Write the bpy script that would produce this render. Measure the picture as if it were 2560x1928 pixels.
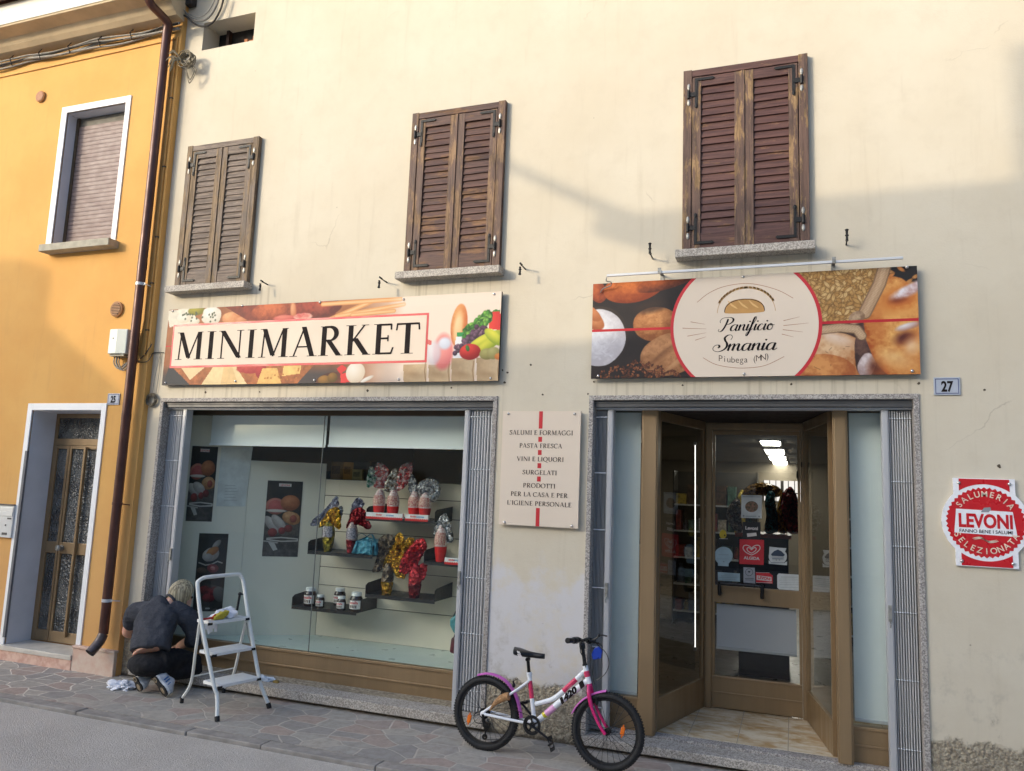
import bpy, bmesh, math, random
import numpy as np
from math import sin, cos, pi, radians as rad
from mathutils import Vector, Matrix, noise as mnoise
for _o in list(bpy.data.objects): bpy.data.objects.remove(_o)
scene = bpy.context.scene
COL = scene.collection
rng = random.Random(7)

# ---------------------------------------------------------------- camera
YAW, PITCH, ROLL = rad(20.2445), rad(7.68), rad(2.1988)
FPX, PW, PH = 1920.84, 2560., 1928.
CAM = Vector((0., -5.5, 1.76))
CF = Vector((-sin(YAW)*cos(PITCH), cos(YAW)*cos(PITCH), sin(PITCH)))
CR0 = Vector((cos(YAW), sin(YAW), 0)); CU0 = CR0.cross(CF)
CRX = CR0*cos(ROLL) + CU0*sin(ROLL); CUX = CU0*cos(ROLL) - CR0*sin(ROLL)
cam = bpy.data.objects.new('camera', bpy.data.cameras.new('camera'))
COL.objects.link(cam); scene.camera = cam
cam.matrix_world = Matrix(((CRX.x,CUX.x,-CF.x,CAM.x),(CRX.y,CUX.y,-CF.y,CAM.y),(CRX.z,CUX.z,-CF.z,CAM.z),(0,0,0,1)))
cam.data.sensor_width = 36; cam.data.lens = FPX/PW*36
cam.data.clip_end = 300; cam.data.clip_start = .05
# ---------------------------------------------------------------- light
SUN_DIR = Vector((.885, 1., -.33)).normalized()      # direction the light travels
EL = math.asin(-SUN_DIR.z)
AZ = math.atan2(-SUN_DIR.x, -SUN_DIR.y)              # compass angle of the sun from +Y
w = bpy.data.worlds.new('World'); scene.world = w; w.use_nodes = True
nt = w.node_tree; nt.nodes.clear()
sky = nt.nodes.new('ShaderNodeTexSky'); sky.sky_type = 'NISHITA'; sky.sun_disc = False
sky.sun_elevation = EL; sky.sun_rotation = AZ
sky.air_density = 1.; sky.dust_density = 9.; sky.ozone_density = 4.
bg = nt.nodes.new('ShaderNodeBackground'); bg.inputs['Strength'].default_value = .15
wo = nt.nodes.new('ShaderNodeOutputWorld')
nt.links.new(sky.outputs[0], bg.inputs[0]); nt.links.new(bg.outputs[0], wo.inputs[0])
sl = bpy.data.lights.new('sun', 'SUN'); sl.energy = .53; sl.angle = rad(.3); sl.color = (1., .84, .62)
so = bpy.data.objects.new('sun', sl); COL.objects.link(so)
so.rotation_euler = SUN_DIR.to_track_quat('-Z', 'Y').to_euler(); so.location = (-20, -25, 12)
vs = scene.view_settings
vs.view_transform = 'Standard'; vs.look = 'None'; vs.exposure = 1.73; vs.gamma = 1
vs.use_curve_mapping = False

# ---------------------------------------------------------------- survey: photo pixel (2560x1928) -> point on a real plane
def ray(px, py): return (CF + CRX*((px-PW/2)/FPX) - CUX*((py-PH/2)/FPX))
def W(px, py, y=0.):
    d = ray(px, py); return CAM + d*((y-CAM.y)/d.y)
def WG(px, py, z=0.):
    d = ray(px, py); return CAM + d*((z-CAM.z)/d.z)
def WX(px, py, x):
    d = ray(px, py); return CAM + d*((x-CAM.x)/d.x)
def WP(px, py, p, n):
    d = ray(px, py); return CAM + d*((p-CAM).dot(n)/d.dot(n))
def zm(x0, y0, s): return lambda x, y: (x0+x*s, y0+y*s)

# ---------------------------------------------------------------- materials
def lin(c): 
    c = c/255.; return c/12.92 if c <= .04045 else ((c+.055)/1.055)**2.4
def S(r, g, b): return (lin(r), lin(g), lin(b))
class N:
    """small helper for node trees"""
    def __init__(s, name):
        s.m = bpy.data.materials.new(name); s.m.use_nodes = True; s.t = s.m.node_tree; s.t.nodes.clear()
        s.out = s.n('ShaderNodeOutputMaterial'); s.p = s.n('ShaderNodeBsdfPrincipled')
        s.l(s.p.outputs[0], s.out.inputs[0])
    def n(s, k, **kw):
        x = s.t.nodes.new(k)
        for a, b in kw.items(): setattr(x, a, b)
        return x
    def l(s, a, b): s.t.links.new(a, b)
    def v(s, x, sock):
        if hasattr(x, 'is_output') or isinstance(x, bpy.types.NodeSocket): s.l(x, sock)
        else:
            if isinstance(x, tuple) and len(x) == 3 and sock.type == 'RGBA': x = x+(1,)
            sock.default_value = x
    def pos(s): return s.n('ShaderNodeNewGeometry').outputs['Position']
    def obj(s): return s.n('ShaderNodeTexCoord').outputs['Object']
    def mp(s, co, scale=(1,1,1), rot=(0,0,0), loc=(0,0,0)):
        x = s.n('ShaderNodeMapping'); s.l(co, x.inputs[0]); x.inputs['Scale'].default_value = scale
        x.inputs['Rotation'].default_value = rot; x.inputs['Location'].default_value = loc; return x.outputs[0]
    def noise(s, co, scale, detail=4, rough=.55, dist=0):
        x = s.n('ShaderNodeTexNoise'); s.l(co, x.inputs['Vector']); x.inputs['Scale'].default_value = scale
        x.inputs['Detail'].default_value = detail; x.inputs['Roughness'].default_value = rough
        x.inputs['Distortion'].default_value = dist; return x.outputs['Fac']
    def vor(s, co, scale, feat='F1', dim='3D', rnd=1.):
        x = s.n('ShaderNodeTexVoronoi', feature=feat, voronoi_dimensions=dim); s.l(co, x.inputs['Vector'])
        x.inputs['Scale'].default_value = scale; x.inputs['Randomness'].default_value = rnd; return x
    def rng(s, x, a, b, c=0., d=1., smooth=True):
        m = s.n('ShaderNodeMapRange', interpolation_type='SMOOTHSTEP' if smooth else 'LINEAR')
        s.v(x, m.inputs[0]); m.inputs[1].default_value = a; m.inputs[2].default_value = b
        m.inputs[3].default_value = c; m.inputs[4].default_value = d; return m.outputs[0]
    def mix(s, f, a, b, mode='MIX'):
        m = s.n('ShaderNodeMix', data_type='RGBA', blend_type=mode)
        s.v(f, m.inputs[0]); s.v(a, m.inputs[6]); s.v(b, m.inputs[7]); return m.outputs[2]
    def math(s, op, a, b=0., c=0.):
        m = s.n('ShaderNodeMath', operation=op); s.v(a, m.inputs[0]); s.v(b, m.inputs[1]); s.v(c, m.inputs[2]); return m.outputs[0]
    def sep(s, co):
        x = s.n('ShaderNodeSeparateXYZ'); s.l(co, x.inputs[0]); return x.outputs
    def bump(s, h, strength=.3, dist=.01):
        b = s.n('ShaderNodeBump'); b.inputs['Strength'].default_value = strength; b.inputs['Distance'].default_value = dist
        s.l(h, b.inputs['Height']); s.l(b.outputs[0], s.p.inputs['Normal'])
    def fin(s, col, rough=.7, metal=0., spec=.5):
        s.v(col, s.p.inputs['Base Color']); s.v(rough, s.p.inputs['Roughness']); s.v(metal, s.p.inputs['Metallic'])
        s.p.inputs['Specular IOR Level'].default_value = spec; return s.m

def M(name, col, rough=.6, metal=0., var=.12, vs=9., bump=0., bs=80., spec=.5, col2=None, stretch=(1,1,1), sss=0):
    k = N(name); co = k.mp(k.pos(), stretch)
    c2 = col2 or tuple(c*(1-var*1.6) for c in col)
    f = k.rng(k.noise(co, vs, 6, .6), .32, .68)
    c = k.mix(f, col, c2)
    r = k.rng(k.noise(co, vs*2.3, 3), .3, .7, max(rough-.08, .02), min(rough+.08, 1))
    if bump: k.bump(k.noise(co, bs, 5, .6), bump, .004)
    return k.fin(c, r, metal, spec)

MAT = {}
def cream():
    k = N('cream plaster'); P = k.pos(); x, y, z = k.sep(P)
    big = k.noise(P, .9, 5, .6); med = k.noise(P, 5, 5, .65); fine = k.noise(P, 90, 4, .6)
    c = k.mix(k.rng(big, .3, .7), S(211,202,182), S(204,193,171))
    c = k.mix(k.math('MULTIPLY', k.rng(med, .45, .75), .35), c, S(195,184,163))
    drip = k.noise(k.mp(P, (9, 1, .7)), 1.3, 6, .65)
    c = k.mix(k.math('MULTIPLY', k.rng(drip, .54, .74), .3), c, S(186,174,152))
    # dirt runs below the sills and the sign ends
    sn_ = k.rng(k.noise(k.mp(P, (26, 1, .5)), 1., 5, .6), .5, .68); ms = None
    for a, b, z0 in ((-5.2,-4.3,3.45),(-3.05,-2.1,3.45),(-.78,.17,3.46),(-5.45,-2.1,2.56),(-1.42,.8,2.56)):
        m_ = k.math('MULTIPLY', k.math('MULTIPLY', k.rng(x, a, a+.1), k.rng(x, b+.1, b)), k.math('MULTIPLY', k.rng(z, z0-.75, z0), k.rng(z, z0+.02, z0)))
        ms = m_ if ms is None else k.math('MAXIMUM', ms, m_)
    c = k.mix(k.math('MULTIPLY', k.math('MULTIPLY', sn_, ms), .4), c, S(150,138,116))
    # pale lime bloom on the damp pier between window and door
    wob = k.math('MULTIPLY', k.math('SUBTRACT', med, .5), 1.1)
    zz = k.math('ADD', z, wob)
    pier = k.math('MULTIPLY', k.rng(x, -2.3, -2.1), k.rng(x, -.93, -1.15))
    bloom = k.math('MULTIPLY', k.rng(zz, 1.25, 1.0), k.rng(k.noise(P, 2.6, 6, .7), .3, .55))
    bloom = k.math('MULTIPLY', bloom, k.math('MULTIPLY_ADD', pier, .85, .0))
    c = k.mix(bloom, c, S(206,204,205))
    st = k.math('MULTIPLY', k.rng(k.noise(P, 4.2, 7, .68), .53, .68), k.rng(zz, 1.15, .7))
    c = k.mix(k.math('MULTIPLY', st, .45), c, S(168,160,145))
    st2 = k.math('MULTIPLY', k.rng(k.noise(k.mp(P, (1,1,.45)), 7.5, 7, .7), .6, .72), k.rng(zz, .95, .5))
    c = k.mix(k.math('MULTIPLY', st2, .6), c, S(128,116,98))
    # rough cast plinth
    edge = k.math('ADD', z, k.math('MULTIPLY', k.math('SUBTRACT', k.noise(P, 6, 6, .7), .5), .22))
    ed = k.math('ADD', edge, k.math('MULTIPLY', k.rng(x, -1.0, -2.2), -.03))
    pl = k.rng(ed, .375, .335)
    peb = k.vor(P, 58).outputs['Distance']; peb2 = k.noise(P, 34, 6, .7)
    pc = k.mix(k.rng(peb2, .35, .65), S(190,179,156), S(138,126,108))
    pc = k.mix(k.rng(k.noise(P, 8, 4), .5, .75), pc, S(132,122,106))
    c = k.mix(pl, c, pc)
    # black line at the foot
    ft = k.rng(k.math('ADD', z, k.math('MULTIPLY', med, .06)), .075, .035)
    c = k.mix(k.math('MULTIPLY', ft, .75), c, S(62,56,50))
    # hairline cracks and little pocks
    cw = k.n('ShaderNodeTexNoise'); k.l(P, cw.inputs['Vector']); cw.inputs['Scale'].default_value = 3.; cw.inputs['Detail'].default_value = 6
    co2 = k.n('ShaderNodeVectorMath', operation='MULTIPLY_ADD'); k.l(cw.outputs['Color'], co2.inputs[0]); co2.inputs[1].default_value = (.35,.35,.35); k.l(P, co2.inputs[2])
    ck = k.vor(co2.outputs[0], .9, 'DISTANCE_TO_EDGE').outputs['Distance']
    cm = k.math('MULTIPLY', k.rng(ck, .005, .001), k.rng(k.noise(P, 1.1, 3), .57, .64))
    c = k.mix(k.math('MULTIPLY', cm, .28), c, S(128,112,92))
    vp = k.vor(P, 7.); pk_ = k.math('MULTIPLY', k.rng(vp.outputs['Distance'], .05, .03), k.rng(k.sep(vp.outputs['Color'])[0], .9, .92))
    c = k.mix(k.math('MULTIPLY', pk_, .6), c, S(120,108,92))
    h = k.math('ADD', k.math('MULTIPLY', fine, .06), k.math('ADD', k.math('MULTIPLY', med, .22), k.math('MULTIPLY', big, .5)))
    hp = k.math('ADD', k.math('MULTIPLY', peb2, 1.2), k.math('MULTIPLY', peb, -.8))
    hh = k.n('ShaderNodeMix', data_type='FLOAT'); k.l(pl, hh.inputs[0]); k.l(h, hh.inputs[2]); k.l(hp, hh.inputs[3])
    k.bump(hh.outputs[0], .8, .022)
    return k.fin(c, .88, 0, .25)
def orange():
    k = N('orange plaster'); P = k.pos(); x, y, z = k.sep(P)
    big = k.noise(P, 1.1, 5, .6); med = k.noise(P, 6, 5, .65)
    c = k.mix(k.rng(big, .3, .7), S(218,170,101), S(212,160,92))
    c = k.mix(k.math('MULTIPLY', k.rng(med, .45, .75), .3), c, S(206,158,96))
    drip = k.noise(k.mp(P, (8, 1, .6)), 1.4, 6, .65)
    c = k.mix(k.math('MULTIPLY', k.rng(drip, .55, .75), .22), c, S(186,142,92))
    low = k.rng(k.math('ADD', z, k.math('MULTIPLY', med, .5)), 2.4, .6)
    c = k.mix(k.math('MULTIPLY', low, .35), c, S(204,158,114))
    k.bump(k.math('ADD', k.math('MULTIPLY', k.noise(P, 90, 4), .05), k.math('MULTIPLY', med, .1)), .6, .02)
    return k.fin(c, .9, 0, .2)
def wood(name, paint, bare, dark, amount, axis):
    """peeling shutter wood, grain along axis"""
    k = N(name); P = k.pos(); sc = {'x': (.06,1,1), 'z': (1,1,.06)}[axis]
    g = k.mp(P, sc)
    n1 = k.noise(g, 55, 8, .72); n2 = k.noise(k.mp(P, {'x': (.22,1,1), 'z': (1,1,.22)}[axis]), 17, 7, .7); n3 = k.noise(P, 3.2, 3)
    oi = k.n('ShaderNodeObjectInfo').outputs['Random']
    c = k.mix(k.rng(n1, .35, .65), paint, dark)
    m = k.math('ADD', k.math('MULTIPLY', n2, .75), k.math('MULTIPLY', n3, .3))
    m = k.math('ADD', m, k.math('MULTIPLY', k.math('SUBTRACT', n1, .5), .35))
    f = k.rng(m, 1-amount-.035, 1-amount+.035)
    b = k.mix(k.rng(n1, .4, .62), bare, tuple(v*.45 for v in bare))
    c = k.mix(f, c, b)
    cr = k.rng(n1, .30, .25)
    c = k.mix(k.math('MULTIPLY', cr, .8), c, (.012,.008,.006))
    k.bump(n1, .55, .006)
    return k.fin(c, k.rng(f, 0, 1, .55, .85), 0, .35)
def granite(name, a, b, scale=1.):
    k = N(name); P = k.pos()
    v = k.vor(P, 130*scale); f = k.sep(v.outputs['Color'])[0]
    c = k.mix(k.rng(f, .25, .75), a, b)
    c = k.mix(k.rng(k.noise(P, 210*scale, 3), .56, .7), c, S(60,56,54))
    c = k.mix(k.math('MULTIPLY', k.rng(k.noise(P, 4, 5), .45, .75), .4), c, S(122,112,100))
    k.bump(k.noise(P, 150*scale, 4), .35, .004)
    return k.fin(c, .7, 0, .4)
def paving():
    k = N('porphyry crazy paving'); P = k.pos(); x, y, z = k.sep(P)
    w1 = k.n('ShaderNodeTexNoise'); k.l(P, w1.inputs['Vector']); w1.inputs['Scale'].default_value = 2.4; w1.inputs['Detail'].default_value = 2
    off = k.n('ShaderNodeVectorMath', operation='MULTIPLY_ADD'); k.l(w1.outputs['Color'], off.inputs[0]); off.inputs[1].default_value = (.16,.16,0); k.l(P, off.inputs[2])
    co = k.mp(off.outputs[0], (1, 1.5, 1))
    e = k.vor(co, 4.3, 'DISTANCE_TO_EDGE', '2D').outputs['Distance']; cc = k.vor(co, 4.3, 'F1', '2D').outputs['Color']
    r, g, b = k.sep(cc)
    st = k.mix(k.rng(r, .45, .6), S(164,159,150), S(170,152,140))
    st = k.mix(k.rng(g, .6, .8), st, S(174,167,155))
    st = k.mix(k.rng(b, .75, .85), st, S(150,146,140))
    n = k.noise(P, 14, 7, .68); n2 = k.noise(P, 120, 4, .7)
    st = k.mix(k.math('MULTIPLY', k.rng(n, .4, .7), .5), st, S(136,130,121))
    st = k.mix(k.math('MULTIPLY', k.rng(n2, .5, .7), .35), st, S(172,165,158))
    jt = k.mix(k.rng(k.math('ADD', x, k.math('MULTIPLY', y, -.5)), -5.0, -5.5), S(188,180,167), S(230,224,208))
    jt = k.mix(k.rng(n, .4, .7), jt, S(172,164,154))
    wj = k.math('MULTIPLY_ADD', n, .032, .006)
    f = k.rng(k.math('SUBTRACT', e, wj), 0, .012)
    c = k.mix(f, jt, st)
    darker = k.rng(k.math('ADD', y, k.math('MULTIPLY', n, .14)), .0, .1)  # pavement turns darker along the foot of the wall
    c = k.mix(k.math('MULTIPLY', darker, .6), c, S(70,64,58))
    h = k.math('ADD', k.math('MULTIPLY', f, .6), k.math('ADD', k.math('MULTIPLY', n, .5), k.math('MULTIPLY', n2, .2)))
    k.bump(h, .5, .012)
    return k.fin(c, k.rng(n, .3, .7, .5, .8), 0, .4)
def asphalt():
    k = N('asphalt'); P = k.pos(); x, y, z = k.sep(P)
    n = k.noise(P, 2.2, 5); v = k.vor(P, 130); ag = k.sep(v.outputs['Color'])[0]; n2 = k.noise(P, 320, 3, .7)
    c = k.mix(k.rng(n, .35, .65), S(188,181,170), S(198,191,180))
    c = k.mix(k.math('MULTIPLY', k.rng(ag, .55, .9), .5), c, S(220,214,205))
    c = k.mix(k.math('MULTIPLY', k.rng(n2, .5, .65), .5), c, S(128,126,123))
    v2 = k.vor(P, 95); c = k.mix(k.math('MULTIPLY', k.rng(k.sep(v2.outputs['Color'])[1], .93, .95), k.rng(v2.outputs['Distance'], .2, .14)), c, S(214,212,206))
    k.bump(k.math('ADD', n2, k.math('MULTIPLY', v.outputs['Distance'], -.8)), .7, .008)
    return k.fin(c, .85, 0, .3)
def tiles():
    k = N('cream floor tiles'); P = k.pos()
    n = k.noise(k.mp(P, (1.2,2.6,1)), 3.6, 7, .66, .6)
    c = k.mix(k.rng(n, .38, .66), S(228,217,192), S(190,158,112))
    c = k.mix(k.rng(k.noise(P, 16, 5), .5, .75), c, S(206,186,150))
    x, y, z = k.sep(P)
    gx = k.math('ABSOLUTE', k.math('SUBTRACT', k.math('FRACT', k.math('MULTIPLY_ADD', x, 1/.33, .16)), .5))
    gy = k.math('ABSOLUTE', k.math('SUBTRACT', k.math('FRACT', k.math('MULTIPLY_ADD', y, 1/.66, .9)), .5))
    g = k.math('MAXIMUM', k.rng(gx, .487, .494), k.rng(gy, .493, .497))
    c = k.mix(g, c, S(142,132,112))
    return k.fin(c, k.rng(g, 0, 1, .2, .8), 0, .5)
def glass(name, tint=(.93,.96,.95), refl=1.15, rough=0., milky=0.):
    k = N(name); t = k.t; t.nodes.remove(k.p)
    tr = k.n('ShaderNodeBsdfTransparent'); tr.inputs[0].default_value = tint+(1,)
    gl = k.n('ShaderNodeBsdfGlossy'); gl.inputs[0].default_value = (1,1,1,1); gl.inputs['Roughness'].default_value = rough
    fr = k.n('ShaderNodeFresnel'); fr.inputs[0].default_value = 1.5
    bf = k.n('ShaderNodeNewGeometry').outputs['Backfacing']; f = k.math('MULTIPLY', k.math('MULTIPLY', fr.outputs[0], refl), k.math('SUBTRACT', 1., bf))
    mx = k.n('ShaderNodeMixShader'); k.l(f, mx.inputs[0]); k.l(tr.outputs[0], mx.inputs[1]); k.l(gl.outputs[0], mx.inputs[2])
    k.l(mx.outputs[0], k.out.inputs[0]); return k.m
def hammered(name):
    k = N(name); P = k.pos(); v = k.vor(P, 70, 'SMOOTH_F1'); n = k.noise(P, 4, 3)
    k.bump(v.outputs['Distance'], 1., .02)
    return k.fin(k.mix(k.rng(n, .35, .65), S(58,60,60), S(96,98,96)), .12, 0, .8)
def emit(name, col, s):
    k = N(name); t = k.t; t.nodes.remove(k.p); e = k.n('ShaderNodeEmission'); e.inputs[0].default_value = col+(1,); e.inputs[1].default_value = s
    k.l(e.outputs[0], k.out.inputs[0]); return k.m
def printed(name, rough=.4):
    k = N(name); a = k.n('ShaderNodeVertexColor'); a.layer_name = 'Col'; return k.fin(a.outputs[0], rough, 0, .4)
def foil(name, col, rough=.22, metal=.75, col2=None):
    k = N(name); P = k.obj(); n = k.noise(P, 34, 5, .7); n2 = k.noise(P, 70, 3, .6)
    v = k.vor(P, 26).outputs['Distance']
    c = k.mix(k.rng(n, .4, .6), col, col2 or tuple(x*.55 for x in col))
    k.bump(k.math('ADD', v, k.math('MULTIPLY', n2, .35)), .8, .03)
    return k.fin(c, rough, metal, .6)

# ---------------------------------------------------------------- mesh helpers
class MB:
    def __init__(s): s.v = []; s.f = []; s.mi = []; s.cur = 0
    def add(s, vs, fs, m=None):
        b = len(s.v); s.v += [tuple(q) for q in vs]; s.f += [tuple(b+i for i in f) for f in fs]
        s.mi += [s.cur if m is None else m]*len(fs); return s
    def box(s, x0, x1, y0, y1, z0, z1, m=None):
        v = [(x,y,z) for x in (x0,x1) for y in (y0,y1) for z in (z0,z1)]
        return s.add(v, [(0,1,3,2),(4,6,7,5),(0,4,5,1),(2,3,7,6),(0,2,6,4),(1,5,7,3)], m)
    def obox(s, o, a, b, c, m=None):
        """box from corner o with edge vectors a,b,c"""
        o = Vector(o); a = Vector(a); b = Vector(b); c = Vector(c)
        v = [o+a*i+b*j+c*k for i in (0,1) for j in (0,1) for k in (0,1)]
        return s.add(v, [(0,1,3,2),(4,6,7,5),(0,4,5,1),(2,3,7,6),(0,2,6,4),(1,5,7,3)], m)
    def quad(s, a, b, c, d, m=None): return s.add([a,b,c,d], [(0,1,2,3)], m)
    def prism(s, poly, fn, d0, d1, m=None):
        """poly in 2-D, fn(u,v,d)->xyz, between depths d0,d1"""
        n = len(poly)
        v = [fn(u, w_, d0) for u, w_ in poly] + [fn(u, w_, d1) for u, w_ in poly]
        f = [tuple(range(n)), tuple(range(2*n-1, n-1, -1))] + [(i, n+i, n+(i+1) % n, (i+1) % n) for i in range(n)]
        return s.add(v, f, m)
    def tube(s, pts, r, seg=8, closed=False, caps=True, m=None, flat=1., up=None):
        pts = [Vector(p) for p in pts]; n = len(pts); rs = r if isinstance(r, (list, tuple)) else [r]*n
        ring = []; ref = Vector(up) if up else None
        for i, p in enumerate(pts):
            a = pts[(i-1) % n] if (closed or i > 0) else p; b = pts[(i+1) % n] if (closed or i < n-1) else p
            t = (b-a).normalized() if (b-a).length > 1e-9 else Vector((0,0,1))
            if ref is None: ref = Vector((0,0,1)) if abs(t.z) < .9 else Vector((1,0,0))
            x = (ref - t*ref.dot(t))
            if x.length < 1e-6: x = t.orthogonal()
            x.normalize(); y = t.cross(x)
            if not up: ref = x
            ring.append([p + x*(cos(2*pi*k/seg)*rs[i]*flat) + y*(sin(2*pi*k/seg)*rs[i]) for k in range(seg)])
        v = [q for rg in ring for q in rg]; f = []
        for i in range(n if closed else n-1):
            j = (i+1) % n
            for k in range(seg): f.append((i*seg+k, i*seg+(k+1) % seg, j*seg+(k+1) % seg, j*seg+k))
        if caps and not closed: f += [tuple(range(seg-1,-1,-1)), tuple((n-1)*seg+k for k in range(seg))]
        return s.add(v, f, m)
    def lathe(s, prof, o, ax=(0,0,1), seg=16, sx=1., m=None, caps=True):
        o = Vector(o); ax = Vector(ax).normalized(); x = ax.orthogonal().normalized(); y = ax.cross(x)
        v = []; f = []; n = len(prof)
        for r, h in prof:
            for k in range(seg): v.append(o + ax*h + x*(cos(2*pi*k/seg)*r*sx) + y*(sin(2*pi*k/seg)*r))
        for i in range(n-1):
            for k in range(seg): f.append((i*seg+k, i*seg+(k+1) % seg, (i+1)*seg+(k+1) % seg, (i+1)*seg+k))
        if caps: f += [tuple(range(seg-1,-1,-1)), tuple((n-1)*seg+k for k in range(seg))]
        return s.add(v, f, m)
    def ell(s, c, rx, ry, rz, seg=12, rings=8, m=None, fn=None):
        v = []; f = []
        for i in range(rings+1):
            th = pi*i/rings
            for k in range(seg):
                p = Vector((rx*sin(th)*cos(2*pi*k/seg), ry*sin(th)*sin(2*pi*k/seg), rz*cos(th)))
                if fn: p = fn(p)
                v.append(Vector(c)+p)
        for i in range(rings):
            for k in range(seg): f.append((i*seg+k, (i+1)*seg+k, (i+1)*seg+(k+1) % seg, i*seg+(k+1) % seg))
        return s.add(v, f, m)
    def build(s, name, mat, parent=None, smooth=False, bevel=0., base=None, subd=0, sharp=None):
        me = bpy.data.meshes.new(name); 
        off = Vector((0,0,0))
        if parent is None and base is not None: off = Vector(base)
        me.from_pydata([tuple(Vector(q)-off) for q in s.v], [], s.f); me.update()
        mats = mat if isinstance(mat, (list, tuple)) else [mat]
        for q in mats: me.materials.append(q)
        if len(mats) > 1: me.polygons.foreach_set('material_index', s.mi)
        bm = bmesh.new(); bm.from_mesh(me); bmesh.ops.recalc_face_normals(bm, faces=bm.faces); bm.to_mesh(me); bm.free()
        if smooth:
            me.polygons.foreach_set('use_smooth', [True]*len(me.polygons))
            try: me.set_sharp_from_angle(angle=rad(sharp or 45))
            except Exception: pass
        o = bpy.data.objects.new(name, me); COL.objects.link(o)
        if parent is not None: put(o, parent)
        else: o.location = off; o['_w'] = tuple(off)
        if bevel:
            b = o.modifiers.new('bevel', 'BEVEL'); b.width = bevel; b.segments = 2; b.limit_method = 'ANGLE'; b.angle_limit = rad(40)
        if subd:
            b = o.modifiers.new('sub', 'SUBSURF'); b.levels = subd; b.render_levels = subd
        return o
WPOS = {}
def put(o, parent):
    o.parent = parent; o.location = -WPOS.get(parent.name, Vector((0,0,0))) if WPOS.get(parent.name) else (0,0,0)
def tag(o, label, cat, group=None, kind=None):
    if label: o['label'] = label
    if cat: o['category'] = cat
    if group: o['group'] = group
    if kind: o['kind'] = kind
    if '_w' in o: del o['_w']
    return o
def thing(name, label, cat, loc, group=None):
    o = bpy.data.objects.new(name, None); o.empty_display_size = .05; COL.objects.link(o); o.location = loc
    WPOS[o.name] = Vector(loc); return tag(o, label, cat, group)
def copytree(o, loc, label, group=None, rz=0):
    r = o.copy(); COL.objects.link(r); r.location = loc; r.rotation_euler.z = rz; r['label'] = label
    if group: r['group'] = group
    for ch in list(o.children):
        c = ch.copy(); COL.objects.link(c); c.parent = r
        for g in list(ch.children):
            d = g.copy(); COL.objects.link(d); d.parent = c
    return r
def cr(pts, n=6, closed=False):
    """Catmull-Rom through points"""
    P = [Vector(p) for p in pts]; out = []; m = len(P)
    for i in range(m if closed else m-1):
        a, b, c, d = (P[(i-1) % m] if closed or i > 0 else P[0]), P[i], P[(i+1) % m], (P[(i+2) % m] if closed or i+2 < m else P[-1])
        for k in range(n):
            t = k/n
            out.append(.5*((2*b)+(c-a)*t+(2*a-5*b+4*c-d)*t*t+(3*b-a-3*c+d)*t**3))
    if not closed: out.append(P[-1])
    return out
# ================================================================ materials in use
mCream = cream(); mOrange = orange(); mPave = paving(); mAsph = asphalt(); mTile = tiles()
mGran = granite('grey granite', S(186,180,172), S(136,130,126)); mGran2 = granite('sill granite', S(196,188,176), S(150,143,134))
mConc = M('pale concrete sill', S(176,170,152), .85, var=.15, vs=12, bump=.3)
mWhite = M('white trim paint', S(238,238,236), .6, var=.03, vs=4, bump=.1)
mReveal = M('white reveal plaster', S(206,208,214), .75, var=.05, vs=3)
mBronze = M('bronze anodised aluminium', S(150,126,94), .38, .35, .08, 3, stretch=(3,3,.3), spec=.5)
mBronzeD = M('dark bronze', S(96,80,60), .45, .3, .08, 3)
mSteel = M('galvanised gate steel', S(190,191,192), .42, .2, .05, 3, stretch=(1,1,.15))
mSteelD = M('dark header steel', S(92,92,92), .5, .4, .1, 4)
mRail = M('aluminium rail', S(206,208,210), .4, .2, .03, 3)
mRivet = M('rivet zinc', S(225,228,232), .3, .5, .05)
mBlackIron = M('black wrought iron', S(34,33,32), .5, .4, .3, 60, bump=.4, bs=200)
mZinc = M('worn zinc', S(170,168,160), .45, .6, .3, 40)
mPipe = M('brown lacquered copper', S(92,58,48), .38, .25, .18, 5, bump=.1)
mBlind = M('frosted roller blind', S(234,238,236), .8, var=.02, vs=3)
mBlindG = M('grey roller blind', S(216,218,224), .8, var=.02, vs=3)
mGlass = glass('shop glass', (.95,.975,.965), .9)
mGlassD = glass('bronze door glass', (.86,.87,.86), 1.2)
mHam = hammered('hammered door glass')
mDark = M('dark void', S(34,30,28), .9, var=.1)
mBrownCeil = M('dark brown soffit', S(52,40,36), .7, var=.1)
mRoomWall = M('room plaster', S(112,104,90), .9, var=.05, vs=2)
mPanelW = M('grey white melamine', S(226,222,206), .5, var=.03, vs=2)
mSlat = M('slat wall board', S(222,214,196), .55, var=.03, vs=2)
mDispFloor = M('sea green display board', S(206,218,208), .35, var=.03, vs=3)
mTopBlack = M('black shelf metal', S(28,28,30), .45, .1, .1, 20)
mRust = M('terracotta marble', S(196,150,132), .5, var=.25, vs=14, col2=S(222,188,168))
mMarb = M('cream marble', S(214,206,192), .4, var=.12, vs=6)
mShutP = M('mauve roller shutter', S(132,113,107), .6, var=.05, vs=6)
mCable = M('grey cable sheath', S(150,146,138), .7, var=.2, vs=40)
mCableD = M('dark cable', S(60,56,52), .7, var=.2, vs=40)
mGutter = M('painted gutter', S(120,84,70), .5, .2, .1)
mSoffit = M('cornice plaster', S(206,186,152), .9, var=.12, vs=3, bump=.2)
mFascia = M('white cornice', S(236,232,222), .85, var=.05, vs=3)

def avg(*a): return sum(a)/len(a)
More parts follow.
